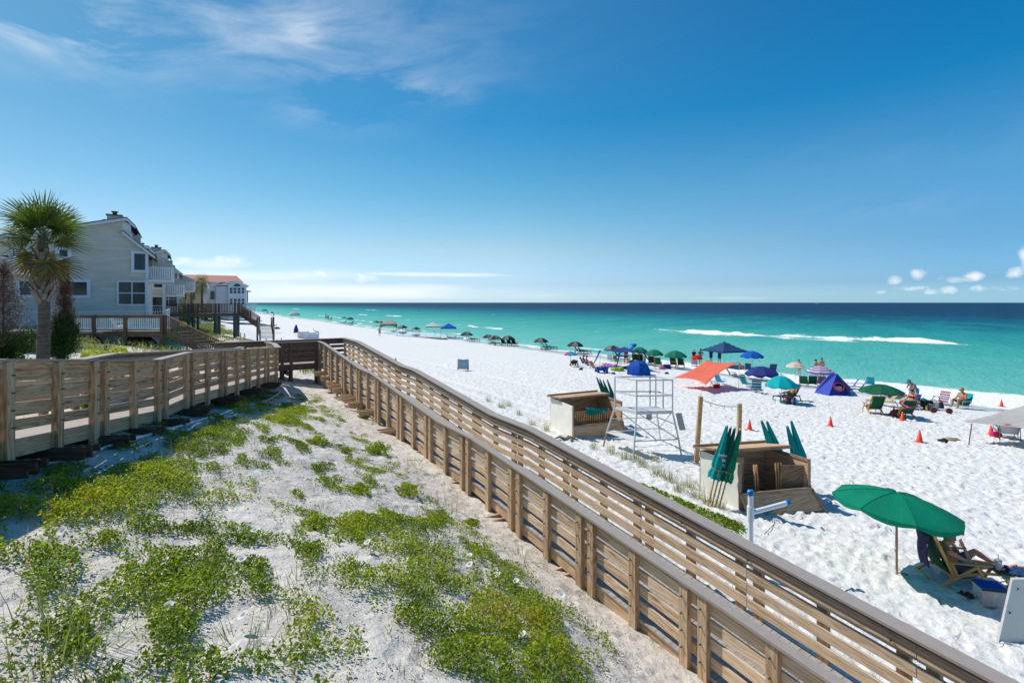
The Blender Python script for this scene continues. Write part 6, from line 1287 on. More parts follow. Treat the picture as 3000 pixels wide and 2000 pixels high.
m.surf([[(-1.7+3.4*i/n_, .36*math.sin(math.pi*(i/n_)**.9)*math.cos(a), .06*math.sin(math.pi*i/n_)*math.sin(a)+.10*(i/n_)**3) for a in np.linspace(0, 2*math.pi, 13)] for i in range(n_+1)]); o = m.build('paddle_board', plain('pale_blue_board', (.25, .42, .52), .35), smooth=True, loc=p+Vector((0, 0, 1.03))); tag(o, 'blue and white paddle board lying on the white boxes', 'board')
LW = sling_chair(FAB['grey'], M_CHD); put(LW, 925, 977, 20, USED, 'dark chair standing behind the white storage boxes', 1.0)
# tiny far people
for k, (u, v_, w) in enumerate(((757, 914, 'wading in the surf far left, nearest the white house'), (817, 921, 'standing at the water line left of the low white canopy'), (745, 917, 'by the tiny chairs far up the beach'), (784, 916, 'right of the far teal umbrella'))): person('distant bather '+w, STAND, G(u, v_), 30*k, SK2, {'trunks': FAB['navy'] if k % 2 else FAB['red']}, 1.1, .05)
LC0 = low_chair(FAB['white'], M_ALU)
for k, (u, v_) in enumerate(((748, 922), (755, 923), (763, 921), (851, 934), (858, 934))): put(LC0, u, v_, 40, USED, ['first', 'second', 'third', 'fourth', 'fifth'][k]+' from the left of the tiny white chairs far up the beach', 1.25, 'tiny white chairs far up the beach')
pp_ = person('paddle boarder standing on the open water', STAND, Vector((G(1228, 915).x, G(1228, 915).y, .1)), 20, SK2, {'shorts': FAB['black'], 'shirt': FAB['black']}, 1.15, .05)
pp_.location = P(1228, 916, 7.0*F/30.0); pp_.location.z = .12
m = MB(); m.surf([[(-1.6+3.2*i/10, .38*math.sin(math.pi*i/10)*math.cos(a), .06*math.sin(a)) for a in np.linspace(0, 6.283, 9)] for i in range(11)]); o = m.build('paddle_board', FAB['white'], loc=pp_.location+Vector((0, 0, .0))); tag(o, 'white paddle board under the boarder out at sea', 'board')
for u, w, s_ in ((1769, 'left tiny boat on the horizon', 1), (1943, 'middle tiny boat on the horizon', .8), (2398, 'right tiny white boat on the horizon with a wake', 1.6)):
    o = empty('boat', ((u-1500)/F*2600, 2600, 0), 0, w, 'boat'); m = MB(); m.prism([(-7*s_, 0, 0), (7*s_, 0, 0), (9*s_, 0, 2.2), (-7*s_, 0, 2)], (0, 4, 0)); m.build('hull', M_WPAINT, o); m = MB(); m.box((-1*s_, 2, 3.4), (5*s_, 3, 2.6)); m.build('cabin', M_WPAINT, o); m = MB(); m.tube([(0, 2, 4), (0, 2, 9 if s_ < 1.5 else 6)], .2, 5); m.build('mast', M_ALU, o)
# sea-water puddle on the far wet sand
m = MB(); poly = []
for a in range(0, 360, 12): poly.append(Vector((math.cos(R(a))*6.2*(1+.2*math.sin(a*.1)), math.sin(R(a))*13*(1+.15*math.cos(a*.07)), 0)))
c_ = G(1212, 982); cz = max(ground(c_.x+q.x*.6, c_.y+q.y*.6) for q in poly)+.02; m.add([Vector((c_.x, c_.y, cz))]+[Vector((c_.x+q.x*D2[1]-q.y*-D2[0]*1.0, c_.y+q.x*-D2[0]*.3+q.y*.85, cz)) for q in poly], [[0, i+1, (i+1) % 30+1] for i in range(30)])
t = NT('shallow_puddle'); t.b.inputs['Base Color'].default_value = (.42, .46, .46, 1); t.b.inputs['Roughness'].default_value = .04; t.b.inputs['Specular IOR Level'].default_value = .9; t.bump(t.noise(t.coord(), 3, 3), .05, .05); tag(m.build('tidal_puddle', t.m), kind='structure')
# ---------------- middle group ----------------
umbrella(1672, 1074, 1028, 41, ['sky', 'pink', 'cyan'], 'small rainbow umbrella in blue, magenta and teal', val=.04)
for k, (u, v_, w) in enumerate(((1709, 1068, 'left of a seated pair right of the rainbow umbrella'), (1718, 1070, 'right of a seated pair right of the rainbow umbrella'))):
    cc = put(low_chair(FAB['blue'], M_ALU) if k == 0 else bpy.data.objects['folding_beach_chair.001'] if False else [x for x in bpy.data.objects if x.name.startswith('folding_beach_chair') and x.get('label') == 'blue low chair left of a seated pair right of the rainbow umbrella'][0], u, v_, -25, USED, 'blue low chair '+w, 1.0); g = cc.location
    person('person in a red hat seated in the blue chair '+('left' if k == 0 else 'right')+' near the rainbow umbrella', SIT, g+Vector((0, 0, -.05)), -25, SK1, {'trunks': FAB['navy'], 'hat': FAB['red']}, 1.0)
def bag(u, v_, sz, mat, label, cat='bag', name='beach_bag', handle=True, seed=0):
    o = empty(name, G(u, v_), random.uniform(-.6, .6), label, cat); m = MB(); rows = []
    for i in range(9):
        q = i/8; k = 1+.12*math.sin(q*5+seed); rows.append([(sz[0]/2*k*math.copysign(abs(math.cos(a))**.6, math.cos(a))*(1-.12*q), sz[1]/2*k*math.copysign(abs(math.sin(a))**.6, math.sin(a))*(1-.15*q), sz[2]*q) for a in np.linspace(0, 2*math.pi, 21)])
    rows.append([(0, 0, sz[2]*.93)]*21); m.surf(rows); m.build('body', mat, o, smooth=True)
    if handle: m = MB(); m.tube([(-sz[0]*.25, 0, sz[2]*.9), (-sz[0]*.2, 0, sz[2]*1.3), (sz[0]*.2, 0, sz[2]*1.3), (sz[0]*.25, 0, sz[2]*.9)], .012, 6); m.build('handle', mat, o)
    return o
def wagon(u, v_, rz, mat, label, L_=.95, W_=.5, wheelm=M_BLK, sc_=1, load=None):
    o = empty('beach_wagon', G(u, v_), R(rz), label, 'wagon'); o.scale = (sc_,)*3; m = MB(); z0, z1 = .24, .52
    ring = lambda z, e: [(-L_/2-e, -W_/2-e, z), (L_/2+e, -W_/2-e, z), (L_/2+e, W_/2+e, z), (-L_/2-e, W_/2+e, z)]
    a, b = ring(z0, 0), ring(z1, .03); m.add(a+b, [[0, 1, 2, 3]]+[[i, (i+1) % 4, 4+(i+1) % 4, 4+i] for i in range(4)]); q = m.build('fabric_tub', mat, o); q.modifiers.new('t', 'SOLIDIFY').thickness = .012
    for sx in (-1, 1):
        for sy in (-1, 1): m = MB(); m.tube([(sx*L_*.38, sy*W_*.56, .13), (sx*L_*.38, sy*(W_*.56+.07), .13)], .125, 14); m.build('wheel', wheelm, o)
    m = MB(); m.tube([(L_/2, 0, .22), (L_/2+.5, 0, .75)], .012, 6); m.tube([(L_/2+.5, -.1, .75), (L_/2+.5, .1, .75)], .014, 6); m.tube([(-L_*.38, -W_*.56, .13), (-L_*.38, W_*.56, .13)], .012, 6); m.tube([(L_*.38, -W_*.56, .13), (L_*.38, W_*.56, .13)], .012, 6); m.build('handle', M_BLK, o)
    if load: m = MB(); m.ell((-.1, 0, .52), (.34, .2, .14), 10, 6, jit=.3); m.build('load', load, o)
    return o
wagon(1682, 1071, 60, FAB['black'], 'black loaded beach wagon under the rainbow umbrella', .8, .45, load=FAB['grey'])
wagon(1762, 1092, 10, FAB['blue'], 'bright blue beach wagon in front of the purple blanket', 1.05, .55, load=FAB['tan'])
put(low_chair(FAB['orange'], M_ALU), 1741, 1083, -35, USED, 'low chair draped with an orange and white towel left of the blue wagon')
put(low_chair(ST['whiteblue'], M_ALU), 1787, 1057, 70, USED, 'white and blue chair standing alone beneath the navy shade')
put(low_chair(FAB['lime'], M_ALU), 1807, 1064, -60, USED, 'low lime green chair beneath the navy shade')
def flat(u, v_, a, b, rz, mat, label, cat, name, h=.04, ru=.06):
    m = MB(); n_ = 10; p = G(u, v_); rows = [[(-a/2+a*i/n_, -b/2+b*j/n_, h+ru*mnoise.noise(Vector((i*.5, j*.5, u)))) for j in range(n_+1)] for i in range(n_+1)]; m.surf(rows); o = m.build(name, mat, smooth=True, loc=p); o.rotation_euler = (0, 0, R(rz)); solidify(o, .02); return tag(o, label, cat)
flat(1789, 1074, 1.7, 1.5, 20, FAB['lilac'], 'lilac and pink inflatable mat spread on the sand under the navy shade', 'mat', 'inflatable_mat', .1, .18); flat(1777, 1068, .9, .9, 10, FAB['rose'], 'pink towel left of the lilac mat', 'towel', 'towel', .1, .12)
m = MB(); Rm, rm = .48, .17; m.surf([[((Rm+rm*math.cos(b))*math.cos(a), (Rm+rm*math.cos(b))*math.sin(a), rm+rm*math.sin(b)) for b in np.linspace(0, 6.283, 11)] for a in np.linspace(0, 6.283, 25)]); tag(m.build('swim_ring', FAB['lime'], smooth=True, loc=G(1808, 1086)), 'lime green inflatable swim ring left of the blue dome tent', 'swim ring')
def top_of(u, vt, ub, vb, dz=0): g = G(ub, vb); return P(u, vt, g.y), g
tA, gA = top_of(1759, 1025, 1757, 1072); tB, gB = top_of(1815, 1034, 1815, 1094); tC, gC = top_of(1885, 1032, 1883, 1086); tD, gD = top_of(1830, 1016, 1830, 1056)
sail([tA, tB, tC, tD], .18, FAB['navy'], 'navy stretch shade on poles with sandbag corners over a family camp', poles=((gA, tA), (gB, tB), (gC, tC), (gD, tD)), tails=((tA, G(1702, 1084)), (tB, G(1797, 1097)), (tC, G(1953, 1096)), (tD, G(1828, 1080))))
umbrella(1846, 1064, 1010, 44, ['royal', 'sky', 'royal', 'royal'], 'tilted royal blue umbrella behind the navy shade', tilt=42, tdir=150)
for u, vb, vt, w, lab in ((1873, 1063, 1016, 56, 'farthest of three dark green umbrellas in a row'), (1917, 1071, 1023, 55, 'middle of three dark green umbrellas in a row'), (1979, 1079, 1026, 67, 'nearest of three dark green umbrellas in a row')): umbrella(u, vb, vt, w, ['green'], lab, group='row of three green umbrellas', pr=.03)
GC = sling_chair(FAB['dgreen'], M_CHW)
for u, v_, w in ((1861, 1061, 'left one under the farthest green umbrella'), (1877, 1062, 'right one under the farthest green umbrella'), (1909, 1069, 'left one under the middle green umbrella'), (1928, 1074, 'right one under the middle green umbrella'), (1973, 1075, 'with a yellow towel under the nearest row umbrella'), (1995, 1076, 'right one under the nearest row umbrella')): put(GC, u, v_, 66, USED, 'green sling chair, '+w, 1.05, 'green sling chairs')
p = G(1973, 1075); m = MB(); m.surf([[(-.42+.1*i/5, y, 1.02-.5*i/5) for y in np.linspace(-.2, .2, 5)] for i in range(6)]); o = m.build('towel', FAB['yellow'], loc=p); o.rotation_euler = (0, 0, R(66)); solidify(o, .02); tag(o, 'yellow towel hung over the back of a green chair', 'towel')
bag(1953, 1080, (.9, .5, .45), FAB['navy'], 'dark blue beach bag before the nearest green umbrella of the row'); bag(1939, 1082, (.6, .4, .3), FAB['rose'], 'small pink and white cooler bag on the sand left of the dark bag'); bag(1849, 1063, (.9, .5, .35), FAB['grey'], 'grey bag heap under the navy shade')
person('woman in a black swimsuit standing under the navy shade', WALK, G(1834, 1067), -80, SK1, {'bikini': FAB['black'], 'trunks': FAB['black']}, 1.0); person('girl standing behind the right corner of the navy shade', STAND, G(1889, 1078), 160, SK1, {'dress': FAB['sky']}, .95)
person('person lying on a towel behind the blue dome tent', LIE, G(1875, 1072), 20, SK1, {'trunks': FAB['orange']}, 1.0)
def dome(u, v_, w, h, rz, mat, label, door=None):
    c = G(u, v_); Y = c.y; r = w*Y/F/2; H = h*Y/F; o = empty('dome_tent', c, R(rz), label, 'tent'); m = MB(); seg = 6
    for k in range(seg):
        for j in range(5):
            a0, a1 = [(k+(j+e)/5)*2*math.pi/seg for e in (0, 1)]; f_ = lambda a: 1-.10*math.sin(math.pi*((a*seg/(2*math.pi)) % 1+1e-9))
            for i in range(7):
                t0, t1 = R(90*i/7), R(90*(i+1)/7); P_ = lambda a, t_: Vector((r*math.cos(t_)**.8*math.cos(a)*f_(a), r*math.cos(t_)**.8*math.sin(a)*f_(a), H*math.sin(t_)))
                m.add([P_(a0+1e-4, t0), P_(a1-1e-4, t0), P_(a1-1e-4, t1), P_(a0+1e-4, t1)], [[0, 1, 2, 3]])
    m.build('tent_fabric', mat, o); m = MB()
    for k in range(seg): a = k*2*math.pi/seg; m.tube([Vector((r*math.cos(R(t_))**.8*math.cos(a)*1.01, r*math.cos(R(t_))**.8*math.sin(a)*1.01, H*math.sin(R(t_))*1.01)) for t_ in range(0, 91, 15)], .012, 5)
    m.build('tent_pole', FAB['navy'], o)
    m = MB(); pts = [Vector((r*1.005*math.cos(R(t_))**.8*math.cos(R(a)), r*1.005*math.cos(R(t_))**.8*math.sin(R(a)), H*1.005*math.sin(R(t_)))) for t_, a in ((62, 230), (62, 262), (48, 284), (26, 272), (44, 240), (62, 230))]; m.tube(pts, .012, 5); m.build('window_seam', FAB['sky'], o); return o
dome(1871, 1097, 74, 41, 20, FAB['royal'], 'royal blue pop up dome tent in front of the navy shade')
# two women beyond, red umbrella, slate tent
person('blond woman in black standing behind the red umbrella', STAND, G(2033, 1066), 100, SK1, {'shirt': FAB['black'], 'trunks': FAB['black']}, 1.0, hair=HAIRL); person('dark haired person in grey with hands on hips behind the red umbrella', HIPS, G(2052, 1067), 100, SK2, {'shirt': FAB['grey'], 'shorts': FAB['grey']}, 1.05, hair=HAIRB)
umbrella(2041, 1072, 1039, 37, ['red'], 'low bright red umbrella left of the slate blue canopy', sag=.2); put(low_chair(ST['redwhite'], M_ALU), 2034, 1072, 70, USED, 'red and white striped chair under the red umbrella', 1.1)
popup(2122, 1073, 3.5, 1.85, 1.0, ['slate'], 'large slate blue canopy tent behind the coral sail', rz=20, droop=.16)
person('person in dark shorts standing under the slate blue canopy at left', STAND, G(2083, 1062), 90, SK2, {'shorts': FAB['navy'], 'shirt': FAB['navy']}, .95); person('person in grey standing under the slate blue canopy at right', STAND, G(2108, 1064), 90, SK2, {'dress': FAB['slate']}, .95)
umbrella(2203, 1084, 1027, 71, ['blue'], 'royal blue umbrella right of the slate blue canopy')
# coral sail
t1, g1 = top_of(2166, 1060, 2164, 1136); t2, g2 = top_of(2068, 1054, 2068, 1122); t3 = P(1971, 1107, 38.5); t4 = P(2068, 1127, 35.5)
OS = sail([t3, t2, t1, t4], .10, FAB['orange'], 'coral orange stretch sail slanting down to the sand', poles=((g1, t1), (g2, t2)), tails=(), bow=.10)
m = MB(); m.surf([[t1.lerp(P(2181, 1083, g1.y+.8), i/4)+Vector((0, -.25*(1-i/4)*k, -.25*(1-i/4)*abs(k))) for k in (-1, 0, 1)] for i in range(5)]); q = m.build('corner_tail', FAB['orange'], OS); solidify(q, .008)
for a, b in ((t3, G(1966, 1112)), (t4, G(2050, 1160))): m = MB(); m.tube([a, b], .006, 4); m.build('guy_line', FAB['grey'], OS)
for u, v_, f, rz, lab, s_ in ((2141, 1104, FAB['slate'], -30, 'dark blue chair behind the right end of the coral sail', 1.1), (2192, 1087, FAB['slate'], 60, 'dark blue chair under the royal blue umbrella', 1.1), (2262, 1094, FAB['slate'], 80, 'dark blue chair beyond the navy umbrella', 1.3), (2108, 1125, FAB['sky'], 30, 'small light blue chair beneath the coral sail', 1.0), (2090, 1135, FAB['navy'], -20, 'blue and white chair with a bag beneath the coral sail', 1.0), (2184, 1133, FAB['cyan'], 20, 'turquoise reclined chair left of the striped chair', 1.15), (2214, 1150, ST['bluestripe'], 74, 'teal and navy striped chair in the open before the navy umbrella', 1.2), (2222, 1106, FAB['tealg'], 60, 'teal chair in the shade of the navy umbrella', 1.0)): put(low_chair(f, M_ALU), u, v_, rz, USED, lab, s_)
umbrella(2231, 1113, 1072, 103, ['navy'], 'broad low navy umbrella shelter with a green window patch', sag=.15, val=.07, pr=.02)
bag(2100, 1137, (.5, .35, .3), FAB['red'], 'dark red bag beneath the coral sail'); bag(2172, 1108, (.8, .5, .35), FAB['slate'], 'dark cooler bag in the shade left of the navy umbrella'); bag(2152, 1103, (.5, .4, .3), FAB['tan'], 'tan basket in the shade by the dark blue chair')
umbrella(2289, 1179, 1099, 101, ['cyan', 'cyan', 'cyan', 'cyan'], 'bright turquoise umbrella with a white sailboat mark in mid beach', sag=.22, pr=.014, pole=M_WPAINT)
ch = lounger(FAB['slate'], M_CHD); put(ch, 2318, 1172, 200, USED, 'blue lounger holding a sunbather under the turquoise umbrella', .95); person('sunbather with a yellow towel reclining under the turquoise umbrella', RECL, G(2318, 1172)+Vector((0, 0, .1)), 200, SK2, {'trunks': FAB['yellow']}, .95)
simple_box('cooler', 2315, 1181, .5, .35, .36, -10, plain('red_cooler_plastic', (.45, .04, .04), .4), 'red cooler beside the lounger under the turquoise umbrella', 'cooler'); m = MB(); m.ell((0, 0, .2), (.2, .2, .2), 14, 10); tag(m.build('beach_ball', stripes('beach_ball_vinyl', [(.7, .7, .72), (.02, .12, .4), (.7, .7, .72), (.05, .3, .5)], 2), smooth=True, loc=G(2327, 1184)), 'white and blue beach ball beside the red cooler', 'ball')
umbrella(2331, 1113, 1060, 59, ['beige'], 'beige striped umbrella near the surf', pole=M_ALU); umbrella(2402, 1120, 1071, 86, ['rwb'], 'purple, pink and white striped umbrella near the surf', sag=.16)
person('person standing behind the beige striped umbrella', STAND, G(2341, 1102), 90, SK1, {'trunks': FAB['tan']}, .95); person('woman in a black cap standing in front of the surf by the striped umbrella', STAND, G(2391, 1107), 100, SK1, {'cap': FAB['black'], 'bikini': FAB['rose']}, 1.02); person('man in a blue cap and patterned trunks standing by the striped umbrella', STAND, G(2408, 1107), 95, SK1, {'cap': FAB['sky'], 'shorts': FAB['grey']}, 1.12)
LG = low_chair(FAB['green'], M_CHW); put(LG, 2355, 1131, 55, USED, 'left green low chair between the turquoise umbrella and the striped one', 1.15); put(LG, 2379, 1132, 70, USED, 'right green low chair between the turquoise umbrella and the striped one', 1.2)
put(low_chair(FAB['rose'], M_ALU), 2404, 1130, 75, USED, 'pink chair half hidden behind the blue pyramid tent', 1.1)
# pyramid tent
bl, br, bk = G(2386, 1151), G(2494, 1161), G(2450, 1132); fr = G(2428, 1159); ap = P(2452, 1094, (bl.y+br.y)/2+.6); ap2 = P(2430, 1097, (bl.y+br.y)/2+.7)
o = empty('pyramid_tent', (0, 0, 0), 0, 'blue and navy pyramid tent with a red trimmed round door', 'tent'); bkl = bk+Vector((-1.2, .6, 0)); bkr = bk+Vector((1.3, .3, 0))
m = MB(); m.add([bl, fr, ap2, ap], [[0, 1, 3, 2]]); m.add([bl, bkl, ap2], [[0, 1, 2]]); m.add([bkl, bkr, ap, ap2], [[0, 1, 2, 3]]); q = m.build('left_panel', C('violet_blue_nylon', (.06, .10, .50), .2), o); solidify(q, .01)
m = MB(); ctr = (fr+br+ap*1.25)/3.25; ctr = ctr; e1 = (br-fr).normalized(); e2 = (ap-(fr+br)/2).normalized(); ring = [ctr+e1*math.cos(a)*.42+e2*math.sin(a)*.36 for a in np.linspace(0, 2*math.pi, 25)[:-1]]
tri = [fr, br, ap]; per = [];
def hit(a):
    d = e1*math.cos(a)*.42+e2*math.sin(a)*.36; best = None
    for A_, B_ in ((fr, br), (br, ap), (ap, fr)):
        for k in range(41):
            q_ = A_.lerp(B_, k/40); w = q_-ctr; c_ = w.normalized().dot(d.normalized())
            if best is None or c_ > best[0]: best = (c_, q_)
    return best[1]
outer = [hit(a) for a in np.linspace(0, 2*math.pi, 25)[:-1]]; outer2 = []
for q_ in outer: outer2.append(q_)
m.add(ring+outer2, [[i, (i+1) % 24, 24+(i+1) % 24, 24+i] for i in range(24)]); q = m.build('front_panel', C('deep_blue_nylon', (.012, .04, .32), .15), o); solidify(q, .012)
m = MB(); m.tube(ring+[ring[0]], .05, 6); q = m.build('door_trim', FAB['red'], o); m = MB(); m.add([br, bkr, ap], [[0, 1, 2]]); q = m.build('right_panel', FAB['navy'], o); solidify(q, .01)
m = MB(); m.surf([[ctr+e1*x*.36+e2*(y*.20-.12)-Vector((0, -.05, 0)) for y in (-1, 0, 1)] for x in (-.8, 0, .8)]); q = m.build('mesh_window', FAB['white'], o)
for u, v_, f, rz, lab, s_ in ((2498, 1139, FAB['blue'], 150, 'left blue flattened chair right of the pyramid tent', 1.1), (2524, 1141, FAB['blue'], 150, 'right blue and white flattened chair by the pyramid tent', 1.1), (2549, 1132, FAB['cyan'], 60, 'turquoise chair just beyond the big green umbrella', 1.1)): put(low_chair(f, M_ALU), u, v_, rz, USED, lab, s_)
# right-hand camp
umbrella(2581, 1214, 1125, 139, ['dgreen'], 'large dark green umbrella in the camp at right', sag=.12, val=.03, pr=.028)
put(GC, 2562, 1212, 78, USED, 'empty green sling chair under the large dark green umbrella', 1.12, 'green sling chairs'); put(GC, 2652, 1226, 80, USED, 'green sling chair with a pink striped towel at right', 1.12, 'green sling chairs')
g = G(2652, 1226); m = MB(); m.surf([[(-.60+.55*math.sin(i*.5)*.6+.1*i*.5, y, 1.05-.10*abs(i-3)) for y in np.linspace(-.32, .45, 6)] for i in range(8)]); q = m.build('towel', FAB['rose'], loc=g); q.rotation_euler = (0, 0, R(95)); solidify(q, .02); tag(q, 'pink striped towel draped over a green chair back', 'towel')
bag(2624, 1222, (.6, .4, .35), plain('maroon_bag', (.16, .02, .04), .8, .3, 12), 'maroon bag left of the chair with the pink towel')
put(lounger(FAB['yellow'], M_WPAINT), 2604, 1190, 150, USED, 'yellow reclining chair under the large dark green umbrella', .9); person('person under a tan towel lying behind the yellow chair', LIE, G(2632, 1180)+Vector((0, 0, .3)), 10, SK3, {'dress': FAB['tan']}, 1.0, fat=1.4)
put(low_chair(FAB['navy'], M_WPAINT), 2672, 1197, 200, USED, 'navy and white chair of the reclining woman', 1.15); person('woman with raised arm reclining in the navy chair', {**SIT, 'hL': (.05, .2, 1.05), 'eL': (.15, .3, .85)}, G(2672, 1197)+Vector((0, 0, .05)), 200, SK1, {'bikini': FAB['black']}, 1.1)
person('man in a turquoise cap bending over, holding a blue towel', {**BEND}, G(2683, 1188), 185, SK2, {'cap': FAB['cyan'], 'shorts': FAB['navy']}, 1.1, fat=1.12)
g = G(2683, 1188); m = MB(); m.surf([[(.30+.12*math.sin(j*1.2)*(i/6), -.28+.56*j/7, 1.15-.42*i/6+.04*math.sin(j*2)) for j in range(8)] for i in range(7)]); q = m.build('towel', FAB['sky'], loc=g+Vector((0, 0, .05))); q.rotation_euler = (0, 0, R(215)); solidify(q, .03); tag(q, 'light blue towel held by the man in the turquoise cap', 'towel')
def tote(u, v_, label):
    o = empty('striped_basket', G(u, v_), .2, label, 'basket'); m = MB(); m.lathe([(.0, .01), (.27, .01), (.32, .42)], 22); t_ = NT('black_white_stripe'); sp = t_.n('ShaderNodeSeparateXYZ'); t_.l(t_.coord(), sp.inputs[0]); f_ = t_.math('GREATER_THAN', t_.math('FRACT', t_.math('MULTIPLY', sp.outputs[2], 13)), .45); t_.l(t_.mix(f_, (.03, .03, .03), (.6, .6, .58)), t_.b.inputs['Base Color']); m.build('basket_body', t_.m, o, smooth=True)
    m = MB(); m.tube([(.3*math.cos(a), .0, .42+.22*math.sin(a)) for a in np.linspace(0, math.pi, 9)], .014, 6); m.build('handle', M_BLK, o)
tote(2732, 1199, 'black and white striped basket in the camp at right'); wagon(2706, 1196, 15, FAB['black'], 'black wagon with green trim left of the striped basket', .8, .5, load=FAB['tealg'])
bag(2757, 1196, (.3, .25, .4), FAB['black'], 'small black bag right of the striped basket')
o = empty('beach_cart', G(2758, 1211), R(-15), 'beach cart lying with two dark red wheels on the sand', 'cart')
for x in (-.38, .42): m = MB(); m.tube([(x, 0, .17), (x, .10, .17)], .17, 18); w_ = m.build('wheel', plain('dark_red_wheel', (.14, .02, .025), .6), o); m = MB(); m.tube([(x, -.012, .17), (x, .11, .17)], .05, 10); m.build('hub', M_BLK, w_)
m = MB(); m.tube([(-.38, .05, .17), (.42, .05, .17)], .015, 6); m.tube([(.42, .05, .17), (1.1, .2, .05)], .015, 6); m.build('axle', M_ALU, o)
bag(2616, 1186, (.25, .2, .25), FAB['yellow'], 'tiny yellow bucket in the sand camp') if False else None
m = MB(); m.lathe([(.0, 0), (.07, 0), (.06, .22), (.02, .26), (.02, .3)], 10); tag(m.build('bottle', FAB['yellow'], loc=G(2715, 1203)), 'yellow bottle standing on the sand before the black wagon', 'bottle')
put(low_chair(ST['redwhite'], M_ALU), 2762, 1185, 205, USED, 'red, white and blue striped chair right of the striped basket', 1.2)
put(low_chair(FAB['cyan'], M_ALU), 2822, 1196, 190, USED, 'turquoise chair of the seated man at the right edge camp', 1.25); person('shirtless man in a cap seated in the turquoise chair', SIT, G(2822, 1196)+Vector((-.05, 0, .06)), 190, SK2, {'cap': FAB['tan'], 'shorts': FAB['olive']}, 1.22, fat=1.15)
# cones
M_CONE = plain('orange_red_cone', (.85, .07, .03), .45, .1, 5, .05); CG = 'orange traffic cones marking the sand'
co = empty('traffic_cone', (0, 0, 0), 0, 'x', 'traffic cone', CG); m = MB(); m.lathe([(.115, .02), (.022, .50), (.0, .50)], 20); m.build('cone_body', M_CONE, co, smooth=True); m = MB(); m.lathe([(.072, .215), (.045, .345)], 20); m.lathe([(.0735, .215), (.0465, .345)], 20); m.build('reflective_band', FAB['white'], co); m = MB(); m.box((0, 0, .0125), (.30, .30, .025)); m.build('base', M_CONE, co)
for u, v_, w, s_ in ((2196, 1260, 'left of the rest, beyond the white box with closed umbrellas', 1.0), (2433, 1248, 'standing on open sand between the turquoise and green umbrellas', .98), (2644, 1232, 'beside the green chair with the pink towel', 1.0), (2694, 1295, 'nearest on open sand at right', 1.08), (2934, 1190, 'farthest right near the surf', 1.0), (2903, 1275, 'beside the grey sail poles', 1.0)): put(co, u, v_, 15, USED, 'orange cone '+w, s_, CG)
# grey sail
L1 = P(2816, 1234, 23.2); c1, c2, c3 = P(3130, 1283, 20.3), P(3230, 1120, 22.5), P(2985, 1192, 25.5)
gp = G(2838, 1303); g2_ = G(2929, 1290)
SL = sail([L1, c1, c2, c3], .1, FAB['sail'], 'pale grey sail shade with a small red logo at the right edge', poles=((gp, P(2847, 1241, gp.y)), (g2_, P(2930, 1254, g2_.y))), tails=(), bow=.06, polem=plain('dark_red_pole', (.16, .05, .06), .5))
def on_obj(o, u, v_):
    d = Vector(((u-1500)/F, 1, -(v_-HOR)/F)).normalized(); dg = bpy.context.evaluated_depsgraph_get(); r_ = S.ray_cast(dg, Vector((0, 0, CZ)), d, distance=80); return (r_[1], r_[2]) if r_[0] else (Vector((0, 0, CZ))+d*20, Vector((0, 0, 1)))
bpy.context.view_layer.update()
hp, hn = on_obj(SL, 2952, 1244)
if hn.y > 0: hn = -hn
ex = Vector((1, 0, 0)); ex = (ex-hn*ex.dot(hn)).normalized(); ey = hn.cross(ex); ey = ey if ey.z > 0 else -ey; hp = hp+hn*.012
m = MB(); m.tube([hp+ex*.14*math.cos(a)+ey*.085*math.sin(a) for a in np.linspace(0, 6.283, 25)], .007, 5); m.tube([hp+ex*x+ey*y for x, y in ((-.07, -.03), (-.02, -.01), (.03, .0), (.06, .035))], .010, 5); m.tube([hp+ex*x+ey*y for x, y in ((-.03, .03), (0, .0), (.05, -.035))], .009, 5); q = m.build('logo', M_CONE, SL)
put(low_chair(FAB['white'], M_BLK), 2952, 1284, 60, USED, 'black framed folding chair under the grey sail', 1.3); bag(2915, 1281, (.35, .25, .28), FAB['pink'], 'magenta bag beside the cone at the grey sail'); bag(2926, 1279, (.3, .22, .2), FAB['red'], 'small red bag right of the magenta one')
for u, v_, mt, rz, lab in ((2762, 1295, FAB['black'], 30, 'dark garment heap lying on the open sand at right'), (2785, 1290, FAB['tan'], -10, 'tan garment lying beside the dark one on the open sand')): m = MB(); m.ell((0, 0, .05), (.32, .16, .09), 14, 8, jit=.35); q = m.build('garment', mt, smooth=True, loc=G(u, v_)); q.rotation_euler = (0, 0, R(rz)); tag(q, lab, 'garment')
# information board and stump
o = empty('notice_board', G(1357, 1085), R(-6), 'small blue and white A frame notice board on the open sand', 'sign'); w_, h_ = .95, 1.0
for s_ in (-1, 1):
    m = MB(); m.prism([(-w_/2, .22*s_, 0), (-w_/2+.1, .21*s_, .14), (w_/2-.1, .21*s_, .14), (w_/2, .22*s_, 0), (w_/2, .02*s_, h_), (w_/4, .02*s_, h_*.97), (0, .02*s_, h_*.93), (-w_/4, .02*s_, h_*.97), (-w_/2, .02*s_, h_)], (0, -.02*s_, 0)); bd = m.build('board', plain('grey_blue_board', (.30, .40, .46), .6), o)
M_INK = plain('blue_lettering', (.03, .12, .25), .6, .1, 5, 0); fy = lambda z: -.22+.2*z/h_-.026
m = MB(); m.prism([(-.36, fy(.3), .3), (.36, fy(.3), .3), (.36, fy(.9), .9), (-.36, fy(.9), .9)], (0, .003, 0)); m.build('printed_panel', plain('pale_blue_print', (.36, .55, .64), .6), o)
m = MB()
for k in range(7):
    z = .84-.085*k; x = -.33
    while x < .3: ln = random.uniform(.04, .13)*(1.4 if k == 0 else 1); m.beam((x, fy(z)-.006, z), (min(x+ln, .33), fy(z)-.006, z), .004, .034 if k == 0 else .018); x += ln+.03
m.build('text_lines', M_INK, o)
